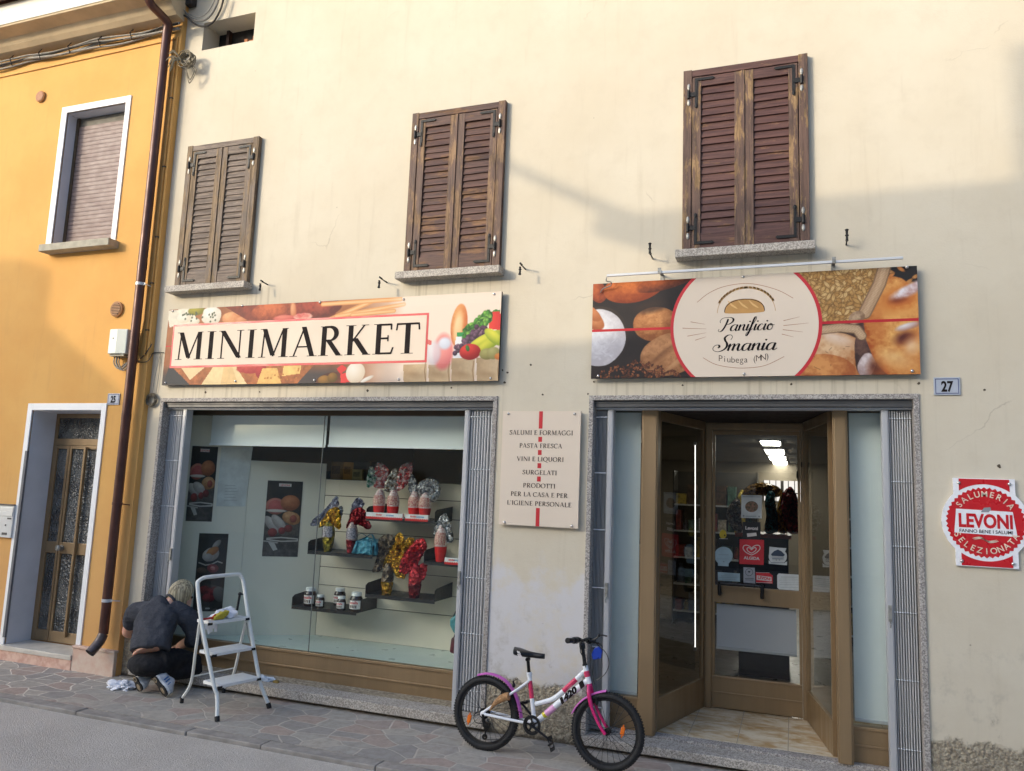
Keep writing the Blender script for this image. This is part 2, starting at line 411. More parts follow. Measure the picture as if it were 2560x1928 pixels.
# ================================================================ ground (setting)
mb = MB()
mb.quad((-40,-40,-.05), (40,-40,-.05), (40,40,-.05), (-40,40,-.05)); tag(mb.build('ground', mAsph), 'grey earth and asphalt under the town', 'ground', kind='structure')
mb = MB(); mb.quad((-40,-13.3,-.03), (40,-13.3,-.03), (40,-.955,-.03), (-40,-.955,-.03))
tag(mb.build('road', mAsph), 'grey worn asphalt road in front of the shops', 'road', kind='structure')
mb = MB(); mb.box(-14, 8, -.845, .4, -.2, 0)
tag(mb.build('pavement', mPave), 'crazy paved pavement of grey and reddish porphyry', 'pavement', kind='structure')
mb = MB(); x = -14.
mKerb = M('grey porphyry kerb', S(160,154,146), .75, var=.2, vs=9, bump=.4)
r_ = random.Random(3)
while x < 8:
    L = r_.uniform(.5, 1.1); mb.box(x+.003, x+L-.003, -.957+r_.uniform(-.004,.004), -.848, -.2, r_.uniform(-.002,.002)); x += L
tag(mb.build('kerb', mKerb, bevel=.008), 'narrow porphyry kerb strip along the road', 'kerb', kind='structure')
mb = MB(); mb.box(-40, 30, -15.2, -13.3, -.2, .0); tag(mb.build('far_pavement', mKerb), 'pavement on the other side of the road', 'pavement', kind='structure')

# ================================================================ wall with openings
def wall(mb, x0, x1, z0, z1, y, ops, depth):
    xs = sorted({x0, x1} | {o[0] for o in ops} | {o[1] for o in ops}); zs = sorted({z0, z1} | {o[2] for o in ops} | {o[3] for o in ops})
    for i in range(len(xs)-1):
        for j in range(len(zs)-1):
            cx = (xs[i]+xs[i+1])/2; cz = (zs[j]+zs[j+1])/2
            if any(o[0] < cx < o[1] and o[2] < cz < o[3] for o in ops): continue
            mb.quad((xs[i],y,zs[j]), (xs[i+1],y,zs[j]), (xs[i+1],y,zs[j+1]), (xs[i],y,zs[j+1]))
    for a, b, c, d in ops:
        mb.quad((a,y,c),(a,y+depth,c),(a,y+depth,d),(a,y,d)); mb.quad((b,y,c),(b,y,d),(b,y+depth,d),(b,y+depth,c))
        mb.quad((a,y,d),(a,y+depth,d),(b,y+depth,d),(b,y,d)); mb.quad((a,y,c),(b,y,c),(b,y+depth,c),(a,y+depth,c))

BX = -5.612                                  # party line between the two houses
SX0, SX1, STOP = -5.46, -2.14, 2.468         # shop window opening (outside of stone)
DX0, DX1 = -1.414, .764                      # entrance opening
aw = [W(509.5,60), W(639.9,29), W(633,101.3), W(505.7,126.6)]
AX0, AX1, AZ1, AZ0 = avg(aw[0].x,aw[3].x), avg(aw[1].x,aw[2].x), avg(aw[0].z,aw[1].z), avg(aw[2].z,aw[3].z)

cb = thing('cream_building', 'cream plastered building with two shop openings and brown louvred shutters', 'building', (-1.5, 0, 0))
mb = MB(); wall(mb, BX, 7., -.02, 6.78, 0., [(SX0,SX1,.09,STOP),(DX0,DX1,.08,STOP),(AX0,AX1,AZ0,AZ1)], .4)
# outer back and side faces so that it is a closed house
mb.quad((7,0,0),(7,13,0),(7,13,6.78),(7,0,6.78)); mb.quad((BX,13,0),(7,13,0),(7,13,6.78),(BX,13,6.78)); mb.quad((BX,.41,2.6),(BX,13,2.6),(BX,13,6.78),(BX,.41,6.78))
mb.build('wall', mCream, cb)
mb = MB(); mb.add([(BX,-.38,6.80),(7.2,-.38,6.80),(7.2,6.5,8.8),(BX,6.5,8.8),(7.2,13.3,6.8),(BX,13.3,6.8)], [(0,1,2,3),(3,2,4,5)]); mb.box(BX, 7.2, -.36, 13.2, 6.785, 6.797)
mb.build('roof', M('clay roof tiles', S(150,92,68), .85, var=.2), cb)
mb = MB(); mb.box(AX0, AX1, .22, .24, AZ0, AZ1)
at = mb.build('attic_window', mDark, cb)
mb = MB(); mb.box(AX0+.13, AX1-.02, .17, .219, AZ0+.02, AZ0+.05); mb.box(AX0+.13,AX0+.16,.17,.219,AZ0+.05,AZ1); mb.build('window_frame', M('old brown frame', S(60,36,26), .7, var=.2), at)
mb = MB()
for i, (a, c) in enumerate((( .40,.12),(.46,.1),(.5,.14))): mb.box(AX0+a, AX0+a+.035, .12, .15, AZ0, AZ0+c)
mb.build('stick', M('orange sticks', S(180,110,50), .7, var=.3, vs=30), at)

# ---- stone surrounds
def surround(x0, x1, name, zb):
    mb = MB(); t = .035
    mb.box(x0, x0+t, -.012, .36, zb, STOP-t); mb.box(x1-t, x1, -.012, .36, zb, STOP-t); mb.box(x0, x1, -.0125, .36, STOP-t, STOP)
    return mb.build(name, mGran, cb, bevel=.004)
surround(SX0, SX1, 'stone_surround', .09); surround(DX0, DX1, 'stone_surround', .08)
mb = MB(); mb.box(SX0-.03, SX1+.03, -.045, .14, .026, .0965); mb.build('stone_step', mGran2, cb, bevel=.006)
mb = MB(); mb.box(DX0-.03, DX1+.03, -.045, .14, .024, .083); mb.build('stone_step', mGran2, cb, bevel=.006)
mb = MB(); mb.box(DX0-.0, DX1, .1405, .24, .02, .1); mb.build('threshold', mGran, cb, bevel=.004)

# ---- header boxes over the openings
for x0, x1 in ((SX0,SX1),(DX0,DX1)):
    mb = MB(); a, b = x0+.0365, x1-.0365
    mb.box(a, b, .02, .2, 2.385, 2.431); mb.box(a, b, .015, .05, 2.41, 2.4325)
    h = mb.build('header_box', mSteelD, cb, bevel=.003)
    mb = MB(); mb.box(a, b, .055, .15, 2.372, 2.384); mb.build('guide_rail', mRail, h)
# ---- floor track
mb = MB(); mb.box(SX0+.036, SX1-.036, .141, .30, .06, .088); mb.build('floor_track', mSteel, cb, bevel=.003)

# ---- folding gates
def gate(xa, xb, side, zb):
    """stack of slats between xa and xb; side=+1 lead post at the xb end, -1 at the xa end"""
    mb = MB(); lead = .045; y0, y1 = .075, .135
    a, b = (xa, xb-lead) if side > 0 else (xa+lead, xb)
    n = 9; st = (b-a)/n; r = random.Random(int(xa*100))
    for i in range(n):
        x = a+i*st; j = r.uniform(-.004,.004)
        mb.prism([(x+.001,y0+.012+j),(x+st*.3,y0+.002+j),(x+st*.62,y0+.002+j),(x+st-.004,y0+.016+j),(x+st-.004,y1),(x+.001,y1)], lambda u,v_,d: (u,v_,d), zb, 2.365)
    g = mb.build('folding_gate', mSteel, cb, bevel=.002)
    mb = MB(); lx = xb-lead+.003 if side > 0 else xa
    mb.box(lx, lx+lead-.003, y0-.012, y1+.01, zb-.005, 2.37); mb.box(lx+.006, lx+lead-.01, y0-.016, y0-.0122, zb, 2.365)
    mb.build('lead_post', mSteel, g, bevel=.003)
    mb = MB()
    for k in range(6):
        z = zb+.15+k*(2.365-zb-.2)/5.
        for i in range(n):
            x = a+i*st; mb.ell((x+st*.35, y0-.004, z), .0055, .004, .0055, 6, 4); mb.box(x, x+st, y0-.0005, y0+.002, z-.0015, z+.0015)
    mb.build('rivet', mRivet, g, smooth=True)
    if side:
        mb = MB(); mb.box(lx+.01, lx+.03, y0-.03, y0-.0165, 1.02, 1.12); mb.tube([(lx+.02,y0-.03,1.02),(lx+.02,y0-.05,1.0),(lx+.02,y0-.03,.985)], .004, 6); mb.build('latch', mZinc, g)
gate(SX0+.037, -5.215, 1, .1); gate(-2.44, SX1-.037, -1, .1)
gate(DX0+.037, -1.245, 1, .105); gate(.547, DX1-.037, -1, .105)

# ---- shop window: bronze base, glass, frame
GY = .31
mb = MB(); X0, X1 = SX0+.036, SX1-.036
mb.box(X0, X1, GY, GY+.06, .055, .315)
win = mb.build('shop_window', mBronze, cb, bevel=.003)
mb = MB(); mb.box(X0, X1, GY-.012, GY-.001, .296, .3185); mb.box(X0, X1, GY-.014, GY-.001, .176, .190); mb.box(X0, X1, GY-.010, GY-.001, .056, .072)
mb.build('trim_strip', mBronze, win, bevel=.002)
mb = MB(); mb.box(X0, X1, GY-.01, GY+.05, 2.345, 2.43); mb.build('top_rail', mBronzeD, win)
gx = -3.908
mb = MB(); mb.box(X0, gx-.002, GY+.012, GY+.02, .316, 2.346); mb.build('pane', mGlass, win)
mb = MB(); mb.box(gx+.002, X1, GY+.012, GY+.02, .316, 2.346); mb.build('pane', mGlass, win)
mb = MB(); mb.box(gx-.0018, gx+.0018, GY+.011, GY+.0215, .316, 2.345); mb.build('joint', M('silicone joint', S(120,122,118), .4), win)
for x0, x1, zb in ((-5.20, gx-.012, 2.086), (gx+.018, X1-.1, 2.092)):
    mb = MB(); mb.box(x0, x1, GY+.075, GY+.078, zb, 2.36); bl = mb.build('roller_blind', mBlind, win)
    
# bottom rails of the blinds
for x0, x1, zb in ((-5.20, gx-.012, 2.086), (gx+.018, X1-.1, 2.092)):
    mb = MB(); mb.box(x0, x1, GY+.060, GY+.074, zb-.022, zb-.001); mb.build('blind_rail', M('white blind rail', S(236,240,240), .4, var=.01), win, bevel=.002)

# ---- entrance
PY0, PY1 = .13, .25; DY = 1.07; VZ = 2.385
en = None
for x0, x1 in ((-1.045,-.925),(.252,.345)):
    ent = MB()
    w3 = (x1-x0-.006)/2
    ent.box(x0, x0+w3, PY0, PY1, .101, 2.39); ent.box(x0+w3+.006, x1, PY0, PY1, .101, 2.39); ent.box(x0+.01, x1-.01, PY0-.008, PY0-.001, .101, 2.39)
    en = ent.build('entrance' if en is None else 'door_post', mBronze, cb if en is None else en, bevel=.006) if en is None else (ent.build('door_post', mBronze, en, bevel=.006), en)[1]
# side lights flush with the street: kick panel, glass, blind
def sidelight(x0, x1, pxk, bl0, bl1, zbl):
    mb = MB(); mb.box(x0, x1, .2, .25, .101, pxk); mb.box(x0, x1, .192, .1985, .2, .214); mb.box(x0, x1, .192, .1985, pxk-.02, pxk-.001); mb.build('kick_panel', mBronze, en, bevel=.002)
    mb = MB(); mb.box(x0, x1, .21, .218, pxk+.001, 2.385); mb.build('side_pane', mGlass, en)
    mb = MB(); mb.box(bl0, bl1, .262, .265, zbl, 2.37); mb.build('side_blind', mBlind, en)
    mb = MB(); mb.box(bl0, bl1, .255, .272, zbl-.022, zbl-.001); mb.build('blind_rail', mRail, en, bevel=.003)
D = zm(1480,1428,.37975); Dt = zm(1480,980,.37975)
zk1 = W(*D(250,832), .2).z; zk2 = W(*D(1800,1020), .2).z; zk = avg(zk1, zk2)
sidelight(-1.375, -1.047, zk, -1.36, -1.075, W(*D(240,805), .262).z+.01)
sidelight(.347, .72, zk, .362, .60, W(*D(1820,985), .262).z+.01)
# vestibule side walls, splayed
def splay(xa, ya, xb, yb, nm):
    a = Vector((xa,ya,0)); e = Vector((xb-xa,yb-ya,0)); n = Vector((-e.y,e.x,0)).normalized()*.03
    Z = Vector((0,0,1))
    mb = MB(); mb.obox(a+Z*.101, e, n, Z*(zk-.101)); mb.obox(a+Z*2.31, e, n, Z*.07)
    mb.obox(a+Z*(zk)+e*.955, e*.045, n, Z*(2.31-zk)); mb.obox(a+Z*(zk), e*.02, n, Z*(2.31-zk))
    o = mb.build('side_frame', mBronzeD if 0 else mBronze, en, bevel=.003)
    mb = MB(); mb.obox(a+Z*zk+e*.02+n*.4, e*.935, n*.25, Z*(2.31-zk)); mb.build('side_glass', mGlassD, en)
splay(-.925, .251, -.685, DY, 'l'); splay(.255, .251, .105, DY, 'r')
mb = MB(); mb.quad((-1.05,.0,2.386),(.35,.0,2.386),(.35,1.2,2.386),(-1.05,1.2,2.386)); mb.box(-.98,.3,.14,1.1,2.388,2.41); mb.build('vestibule_ceiling', mBrownCeil, cb)
mb = MB(); mb.box(-1.4, .75, .2405, 1.3, .0, .1); mb.build('vestibule_floor', mTile, cb)
# door frame and door
mb = MB(); mb.box(-.685,-.63,DY,DY+.06,.101,2.372); mb.box(.052,.105,DY,DY+.06,.101,2.372); mb.box(-.63,.052,DY,DY+.06,2.31,2.372)
mb.box(-.676,-.637,DY-.012,DY-.001,.101,2.365); mb.box(.06,.098,DY-.012,DY-.001,.101,2.365); mb.box(-.637,.06,DY-.012,DY-.001,2.318,2.365)
dfr = mb.build('door_frame', mBronze, en, bevel=.003)
dz = lambda x, y: W(*D(x,y), DY).z
zkp = avg(dz(790,682), dz(1380,752)); zm0 = avg(dz(795,203),dz(1380,250)); zm1 = avg(dz(790,92),dz(1385,135))
a, b = -.628, .05
mb = MB(); y0, y1 = DY+.008, DY+.05
mb.box(a, b, y0, y1, .108, zkp); mb.box(a, b, y0, y1, zm0, zm1); mb.box(a, b, y0, y1, 2.275, 2.308)
mb.box(a, a+.02, y0, y1, zkp, zm0); mb.box(b-.02, b, y0, y1, zkp, zm0); mb.box(a, a+.02, y0, y1, zm1, 2.275); mb.box(b-.02, b, y0, y1, zm1, 2.275)
zg = avg(dz(790,800), dz(1380,860)); mb.box(a, b, y0-.006, y0-.001, zg-.006, zg+.008); mb.box(a, b, y0-.006, y0-.001, zkp-.02, zkp-.002)
door = mb.build('door', mBronze, cb, bevel=.003)
mb = MB(); mb.box(a+.02, b-.02, y0+.018, y0+.024, zkp, zm0); mb.build('lower_pane', mGlassD, door)
mb = MB(); mb.box(a+.02, b-.02, y0+.018, y0+.024, zm1, 2.275); mb.build('upper_pane', mGlassD, door)
zb1 = avg(dz(810,218),dz(1360,265)); zb0 = avg(dz(800,495),dz(1360,560))
mb = MB(); mb.box(a+.03, b-.04, y0+.05, y0+.053, zb0, zb1); mb.build('door_blind', mBlindG, door)
mb = MB(); mb.box(a+.028, b-.038, y0+.042, y0+.06, zb0-.022, zb0-.001); mb.build('blind_rail', mRail, door, bevel=.003)
mb = MB(); hz = dz(980,85); xa, xb = W(*D(840,100),DY-.06).x, W(*D(1120,100),DY-.06).x
pts = [(xa,DY+.01,hz-.085),(xa,DY-.055,hz-.085),(xa,DY-.065,hz-.06),(xa,DY-.065,hz-.01),(xa+.02,DY-.065,hz),(xb-.02,DY-.065,hz),(xb,DY-.065,hz-.01),(xb,DY-.065,hz-.06),(xb,DY-.055,hz-.085),(xb,DY+.01,hz-.085)]
mb.tube(cr(pts,3), .0155, 10); mb.build('pull_handle', M('black plastic', S(22,22,24), .3, var=.05), door, smooth=True)
mb = MB(); mb.box(b-.028,b-.018,DY-.02,DY+.005,1.93,1.99); mb.box(.058,.066,DY-.03,DY-.012,2.02,2.06); mb.build('lock', mBlackIron, door)

# ================================================================ shutters
def shutter(px, py_off, lab, mats):
    """px: TL TR BR BL of the wooden frame in the photo"""
    F = -.045
    p = [W(*q, F) for q in px]
    x0, x1 = avg(p[0].x,p[3].x), avg(p[1].x,p[2].x); z1, z0 = avg(p[0].z,p[1].z), avg(p[2].z,p[3].z)
    mv, mh = mats; fw = .062
    mb = MB(); mb.box(x0, x0+fw, F, .0, z0, z1, 0); mb.box(x1-fw, x1, F, .0, z0, z1, 0); mb.box(x0+fw, x1-fw, F+.003, .0, z1-fw*.9, z1-.004, 1)
    fr = mb.build('shuttered_window', [mv, mh], cb, bevel=.003); fr['label'] = lab
    mb = MB(); mb.box(x0+fw, x1-fw, -.004, -.001, z0, z1-.06); mb.build('void', mDark, fr)
    a, b = x0+fw+.004, x1-fw-.006; m = (a+b)/2; top = z1-fw*.9-.004; r = random.Random(int(x0*37))
    for s, (la, lb) in enumerate(((a, m-.0035), (m+.0035, b))):
        y0, y1 = F+.006, F+.034; sw = .062; bw = .13; tw = .075
        mb = MB()
        mb.box(la, la+sw, y0, y1, z0+.004, top, 0); mb.box(lb-sw, lb, y0, y1, z0+.004, top, 0)
        if s == 0: mb.box(lb-.018, lb+.008, y0-.008, y0-.001, z0+.004, top, 0)
        mb.box(la+sw, lb-sw, y0+.002, y1, top-tw, top, 1); mb.box(la+sw, lb-sw, y0+.004, y1, z0+.004, z0+bw, 1)
        lf = mb.build('shutter_leaf', [mv, mh], fr, bevel=.002)
        mb = MB(); n = 20; za, zb_ = z0+bw, top-tw; st = (zb_-za)/n
        for i in range(n):
            zc = za+i*st; t = r.uniform(-.003,.003); dr = r.uniform(-.004,.004)
            # inclined louvre: lower edge outside
            v = [(xx, yy, zz) for xx, dd in ((la+sw+.001, 0), (lb-sw-.001, dr)) for yy, zz in ((y0+.008+t, zc-.003+dd), (y0+.016+t, zc-.006+dd), (y0+.030, zc+st*.97+dd), (y0+.021, zc+st*1.02+dd))]
            mb.add(v, [(0,1,2,3),(7,6,5,4),(0,4,5,1),(1,5,6,2),(2,6,7,3),(3,7,4,0)], 1)
        ls = mb.build('louvre', [mv, mh], fr); ls.data.materials[0] = mv
        # hinges: an L strap on the leaf with its pivot on the frame
        sg = 1 if s == 0 else -1; ox = la if s == 0 else lb
        for zt, dn in ((top-.012, -1), (z0+.05, 1)):
            mb = MB(); yy = y0-.006; hx = ox+sg*.018
            mb.box(min(hx,hx+sg*.02), max(hx,hx+sg*.02), yy, yy+.005, min(zt,zt+dn*.2), max(zt,zt+dn*.2))
            mb.box(min(hx,hx+sg*.125), max(hx,hx+sg*.125), yy-.0006, yy+.0046, zt-.02 if dn < 0 else zt, zt if dn < 0 else zt+.02)
            for q in (.125,): mb.prism([(hx+sg*q, zt+dn*.0-(.022 if dn<0 else .004)*1), (hx+sg*(q+.016), zt+(-.01 if dn<0 else .01)), (hx+sg*q, zt+(.003 if dn<0 else .024))], lambda u,v_,d: (u,d,v_), yy-.0004, yy+.0044)
            zp = zt+dn*.125
            mb.box(min(ox-sg*.035,hx+sg*.01), max(ox-sg*.035,hx+sg*.01), yy-.004, yy+.004, zp-.017, zp+.017)
            mb.tube([(ox-sg*.026, yy-.006, zp-.03), (ox-sg*.026, yy-.006, zp+.03)], .011, 8)
            mb.ell((hx+sg*.01, yy, zt+dn*.215), .012, .004, .02, 8, 5)
            mb.build('hinge', mBlackIron, fr)
            px_ = ox-sg*.026
            for dz_ in (-.062,.062): mb = MB(); mb.ell((px_, F-.003, zp+dz_), .012, .005, .026, 8, 5); mb.build('hinge_plate', mZinc, fr)
    sl_ = MB(); sl_.box(x0-.04, x1+.03, -.115, .02, z0-.06, z0-.001); sl_.build('window_sill', mGran2, fr, bevel=.004)
    return x0, x1, z0, z1
for _i, (px_, py_) in enumerate([(400+a*.40687, 700+b*.40687) for a, b in ((280,690),(612,688),(1275,680),(1790,662),(2105,555),(2135,570),(2118,630))]+[(1450+a*.40687, 620+b*.40687) for a, b in ((85,822),(630,845),(1298,838),(2082,832))]+[(1327,912),(1357,987),(1470,985),(2461,975),(2498,1166)]):
    q = W(px_, py_, 0.); mb = MB(); R9 = random.Random(_i); r9 = R9.uniform(.006,.010)
    mb.prism([(q.x+r9*R9.uniform(.7,1.4)*cos(t), q.z+r9*R9.uniform(.7,1.4)*sin(t)) for t in np.linspace(0, 2*pi, 9, endpoint=False)], lambda u,v_,d: (u,d,v_), -.0025, -.0002); mb.build('wall_plug', M('dark wall plug', S(92,80,66), .9, var=.2) if _i == 0 else bpy.data.materials['dark wall plug'], cb)
W1 = shutter([(469.2,366.2),(648.3,339.8),(616.6,708.2),(435.7,717.5)], 0, 'grey weathered louvred shutters',
    (wood('weathered grey wood v', S(112,93,76), S(148,127,101), S(72,60,50), .50, 'z'), wood('weathered grey wood h', S(110,95,83), S(142,128,116), S(78,67,59), .52, 'x')))
W2 = shutter([(1032.5,284.5),(1264.6,249.4),(1247.2,668.8),(1007,683.8)], 0, 'faded brown louvred shutters',
    (wood('faded brown wood v', S(106,80,66), S(152,124,96), S(72,52,44), .46, 'z'), wood('faded brown wood h', S(98,69,58), S(138,106,80), S(66,45,39), .42, 'x')))
W3 = shutter([(1709.7,177.8),(2018,132.4),(2026.4,606.7),(1703.7,630.9)], 0, 'red brown louvred shutters peeling to bare wood',
    (wood('peeling red brown wood v', S(104,80,68), S(164,134,98), S(72,54,46), .43, 'z'), wood('peeling red brown wood h', S(98,68,60), S(142,108,84), S(72,48,45), .36, 'x')))

# ================================================================ orange building
OY = -.06
ow = [W(169.3,284.8,OY), W(316.5,255.7,OY), W(279,604,OY), W(128,620,OY)]
OWX0, OWX1, OWZ1, OWZ0 = avg(ow[0].x,ow[3].x), avg(ow[1].x,ow[2].x), avg(ow[0].z,ow[1].z), avg(ow[2].z,ow[3].z)
oo = [W(157.3,272.8,OY), W(330.7,236.7,OY), W(289.6,609.2,OY), W(115.5,621.8,OY)]
od = [W(83,1026.6,OY), W(254.7,1025,OY), W(191.7,1617,OY), W(12.7,1590,OY)]
ODX0, ODX1, ODZ1 = avg(od[0].x,od[3].x), avg(od[1].x,od[2].x), avg(od[0].z,od[1].z)
ot = [W(72.2,1009.8,OY), W(269.6,1007.6,OY), W(202.8,1618.7,OY)]
ob = thing('orange_building', 'orange plastered house at the left with a white framed door and window', 'building', (-7.5, 0, 0))
mb = MB(); wall(mb, -13., BX, -.02, 6.6, OY, [(OWX0,OWX1,OWZ0,OWZ1),(ODX0,ODX1,.13,ODZ1)], .3)
mb.quad((BX,OY,-.02),(BX,.0,-.02),(BX,.0,6.6),(BX,OY,6.6)); mb.quad((-13,OY,0),(-13,8,0),(-13,8,6.6),(-13,OY,6.6)); mb.quad((-13,8,0),(BX-.01,8,0),(BX-.01,8,6.6),(-13,8,6.6))
mb.build('wall', mOrange, ob)
# cornice profile (y,z), running along the street
zc = 6.2
prof = [(OY,zc),(-.16,zc+.015),(-.20,zc+.05),(-.24,zc+.11),(-.38,zc+.13),(-.385,zc+.15),(-.385,zc+.36),(-.4,zc+.375),(OY,zc+.40)]
mb = MB(); mb.prism(prof, lambda u,v_,d: (d,u,v_), -13., BX+.02); mb.cur = 0
co_ = mb.build('cornice', mSoffit, ob)
mb = MB(); mb.box(-13., BX+.025, -.392, -.3855, zc+.15, zc+.365); mb.build('fascia', mFascia, co_)
mb = MB(); mb.tube([(-13,-.47,zc+.45),(BX+.1,-.47,zc+.45)], .075, 12); mb.build('gutter', mGutter, ob, smooth=True)
mb = MB(); mb.add([(-13,-.5,zc+.52),(BX+.03,-.5,zc+.52),(BX+.03,4,zc+2.0),(-13,4,zc+2.0),(BX+.03,8.3,zc+.5),(-13,8.3,zc+.5)], [(0,1,2,3),(3,2,4,5)]); mb.build('roof', M('old roof tiles', S(140,84,62), .85, var=.2), ob)
# window
t = .004; wx0, wx1, wz1 = avg(oo[0].x,oo[3].x), avg(oo[1].x,oo[2].x), avg(oo[0].z,oo[1].z)
mb = MB(); Y0 = OY-.012
mb.box(wx0, OWX0, Y0, OY+.01, OWZ0, wz1); mb.box(OWX1, wx1, Y0, OY+.01, OWZ0, wz1); mb.box(OWX0, OWX1, Y0, OY+.01, OWZ1, wz1)
wf = mb.build('window', mWhite, ob, bevel=.002)
mb = MB()
mb.box(OWX0-.001, OWX0+.004, OY+.0105, .2, OWZ0, OWZ1); mb.box(OWX1-.004, OWX1+.001, OY+.0105, .2, OWZ0, OWZ1); mb.box(OWX0, OWX1, OY+.0105, .2, OWZ1-.004, OWZ1+.001)
mb.build('reveal', mReveal, wf)
mb = MB(); mb.box(OWX0+.005, OWX0+.04, .05, .09, OWZ0, OWZ1-.01); mb.build('guide', mBronzeD, wf)
mb = MB(); mb.box(OWX1-.04, OWX1-.005, .05, .09, OWZ0, OWZ1-.01); mb.build('guide', mBronzeD, wf)
mb = MB(); n = 30; hh = (OWZ1-.1-OWZ0)/n
for i in range(n):
    zz = OWZ0+i*hh; mb.prism([(.062,zz+.001),(.060,zz+hh*.3),(.060,zz+hh*.75),(.062,zz+hh-.002),(.08,zz+hh-.002),(.08,zz+.001)], lambda u,v_,d: (d,u,v_), OWX0+.041, OWX1-.041)
mb.build('roller_shutter', mShutP, wf)
mb = MB(); mb.box(OWX0+.041, OWX1-.041, .07, .09, OWZ0, OWZ1-.01); mb.build('shutter_box', M('shutter box', S(112,108,98), .7), wf)
sl1, sl2 = W(95,626.6,-.18), W(270.6,607,-.18)
mb = MB(); mb.box(sl1.x, sl2.x, -.18, .06, OWZ0-.075, OWZ0-.002); mb.build('window_sill', mConc, wf, bevel=.006)
# door
dx0, dx1, dzt = avg(ot[0].x,), avg(ot[1].x,ot[2].x), avg(ot[0].z,ot[1].z)
dx0 = ODX0-(dx1-ODX1)
mb = MB(); mb.box(dx0, ODX0, Y0, OY+.01, .13, dzt); mb.box(ODX1, dx1, Y0, OY+.01, .205, dzt); mb.box(ODX0, ODX1, Y0, OY+.01, ODZ1, dzt)
dt = mb.build('door_surround', mWhite, ob, bevel=.002)
mb = MB(); mb.box(ODX0-.001, ODX0+.006, OY+.0105, .24, .13, ODZ1); mb.box(ODX1-.006, ODX1+.001, OY+.0105, .24, .13, ODZ1); mb.box(ODX0, ODX1, OY+.0105, .24, ODZ1-.006, ODZ1+.001); mb.build('reveal', mReveal, dt)
mb = MB(); mb.box(ODX0+.0005, ODX0+.03, OY-.03, OY-.0125, .2, 1.95); mb.build('weather_strip', M('grey rubber strip', S(110,110,112), .7), dt)
RY = .2; a, b = ODX0+.007, ODX1-.007; ztr = W(440,0,RY).z
z3 = zm(0,900,.31646)
zt1 = W(*z3(600,640),RY).z; zt0 = W(*z3(600,672),RY).z; zlk1 = W(*z3(500,1440),RY).z; zlk0 = W(*z3(500,1530),RY).z; zkb = W(*zm(0,1400,.31689)(420,560),RY).z
xm0, xm1 = W(*z3(525,900),RY).x, W(*z3(535,900),RY).x+.0
xm = W(*z3(530,900),RY).x
mb = MB(); y0, y1 = RY, RY+.05
mb.box(a, a+.035, y0, y1, .135, ODZ1-.008); mb.box(b-.035, b, y0, y1, .135, ODZ1-.008); mb.box(a+.035, b-.035, y0, y1, ODZ1-.05, ODZ1-.008); mb.box(a+.035, b-.035, y0, y1, zt0-.005, zt1+.02)
d2 = mb.build('door', mBronze, ob, bevel=.003)
def leaf(xa, xb, bars):
    mb = MB(); f = .028; y = RY-.004
    mb.box(xa, xa+f, y, y+.045, .14, zt0-.008); mb.box(xb-f, xb, y, y+.045, .14, zt0-.008); mb.box(xa+f, xb-f, y, y+.045, zt0-.04, zt0-.008)
    mb.box(xa+f, xb-f, y, y+.045, zlk0, zlk1); mb.box(xa+f, xb-f, y, y+.045, .14, zkb)
    for bx_ in bars: mb.box(bx_-.012, bx_+.012, y-.03, y-.001, zkb-.04, zt0-.02)
    l = mb.build('door_leaf', mBronze, d2, bevel=.003)
    mb = MB(); mb.box(xa+f, xb-f, y+.018, y+.024, zlk1, zt0-.04); mb.box(xa+f, xb-f, y+.018, y+.024, zkb, zlk0); mb.build('door_glass', mHam, d2)
leaf(a+.037, xm-.004, []); wl = b-.037-xm
leaf(xm+.004, b-.037, [xm+wl*.38, xm+wl*.78])
mb = MB(); mb.box(a+.035, b-.035, RY+.015, RY+.022, zt1+.02, ODZ1-.05); mb.build('fanlight', mHam, d2)
mb = MB(); hx = xm+.05; zl = (zlk0+zlk1)/2; mb.lathe([(.028,0),(.028,.012),(.012,.014),(.012,.03),(.027,.034),(.03,.05),(.018,.062)], (hx,RY-.005,zl), (0,-1,0), 14); mb.build('door_knob', mZinc, d2, smooth=True)
# marble threshold and plinth blocks
mb = MB(); mb.box(ODX0-.08, ODX1+.0, OY-.05, .2, .09, .132); th = mb.build('threshold', mMarb, ob, bevel=.004)
mb = MB(); r = random.Random(5)
mb.box(ODX0-.3, ODX1, OY-.04, OY+.1, -.01, .089); mb.build('rough_block', mRust, ob, bevel=.006)
mb = MB(); mb.box(ODX1+.001, BX, OY-.035, OY-.001, -.01, .2); mb.box(ODX1+.0005, BX+.012, OY-.05, OY-.001, .2005, .222); mb.build('plinth', M('pink marble plinth', S(206,172,152), .5, var=.15, vs=8, col2=S(214,196,178)), ob, bevel=.004)
# ================================================================ lettering
def bfont(txt, size, sx=1., shear=0., bold=0., align='CENTER', space=1.):
    """built-in font -> list of 2-D polygons as (verts, faces)"""
    cu = bpy.data.curves.new('t', 'FONT'); cu.body = txt; cu.size = size; cu.align_x = align; cu.shear = shear; cu.offset = bold; cu.space_character = space
    cu.resolution_u = 4
    o = bpy.data.objects.new('t', cu); COL.objects.link(o)
    dg = bpy.context.evaluated_depsgraph_get(); dg.update()
    me = bpy.data.meshes.new_from_object(o.evaluated_get(dg))
    v = [(q.co.x*sx, q.co.y) for q in me.vertices]; f = [tuple(p.vertices) for p in me.polygons]
    bpy.data.objects.remove(o); bpy.data.curves.remove(cu); bpy.data.meshes.remove(me)
    return v, f
def put_text(mb, vf, fn, m=None):
    mb.add([fn(a, b) for a, b in vf[0]], vf[1], m)
def arc2(cx, cy, rx, ry, a0, a1, n=14): return [(cx+rx*cos(rad(a0+(a1-a0)*i/n)), cy+ry*sin(rad(a0+(a1-a0)*i/n))) for i in range(n+1)]
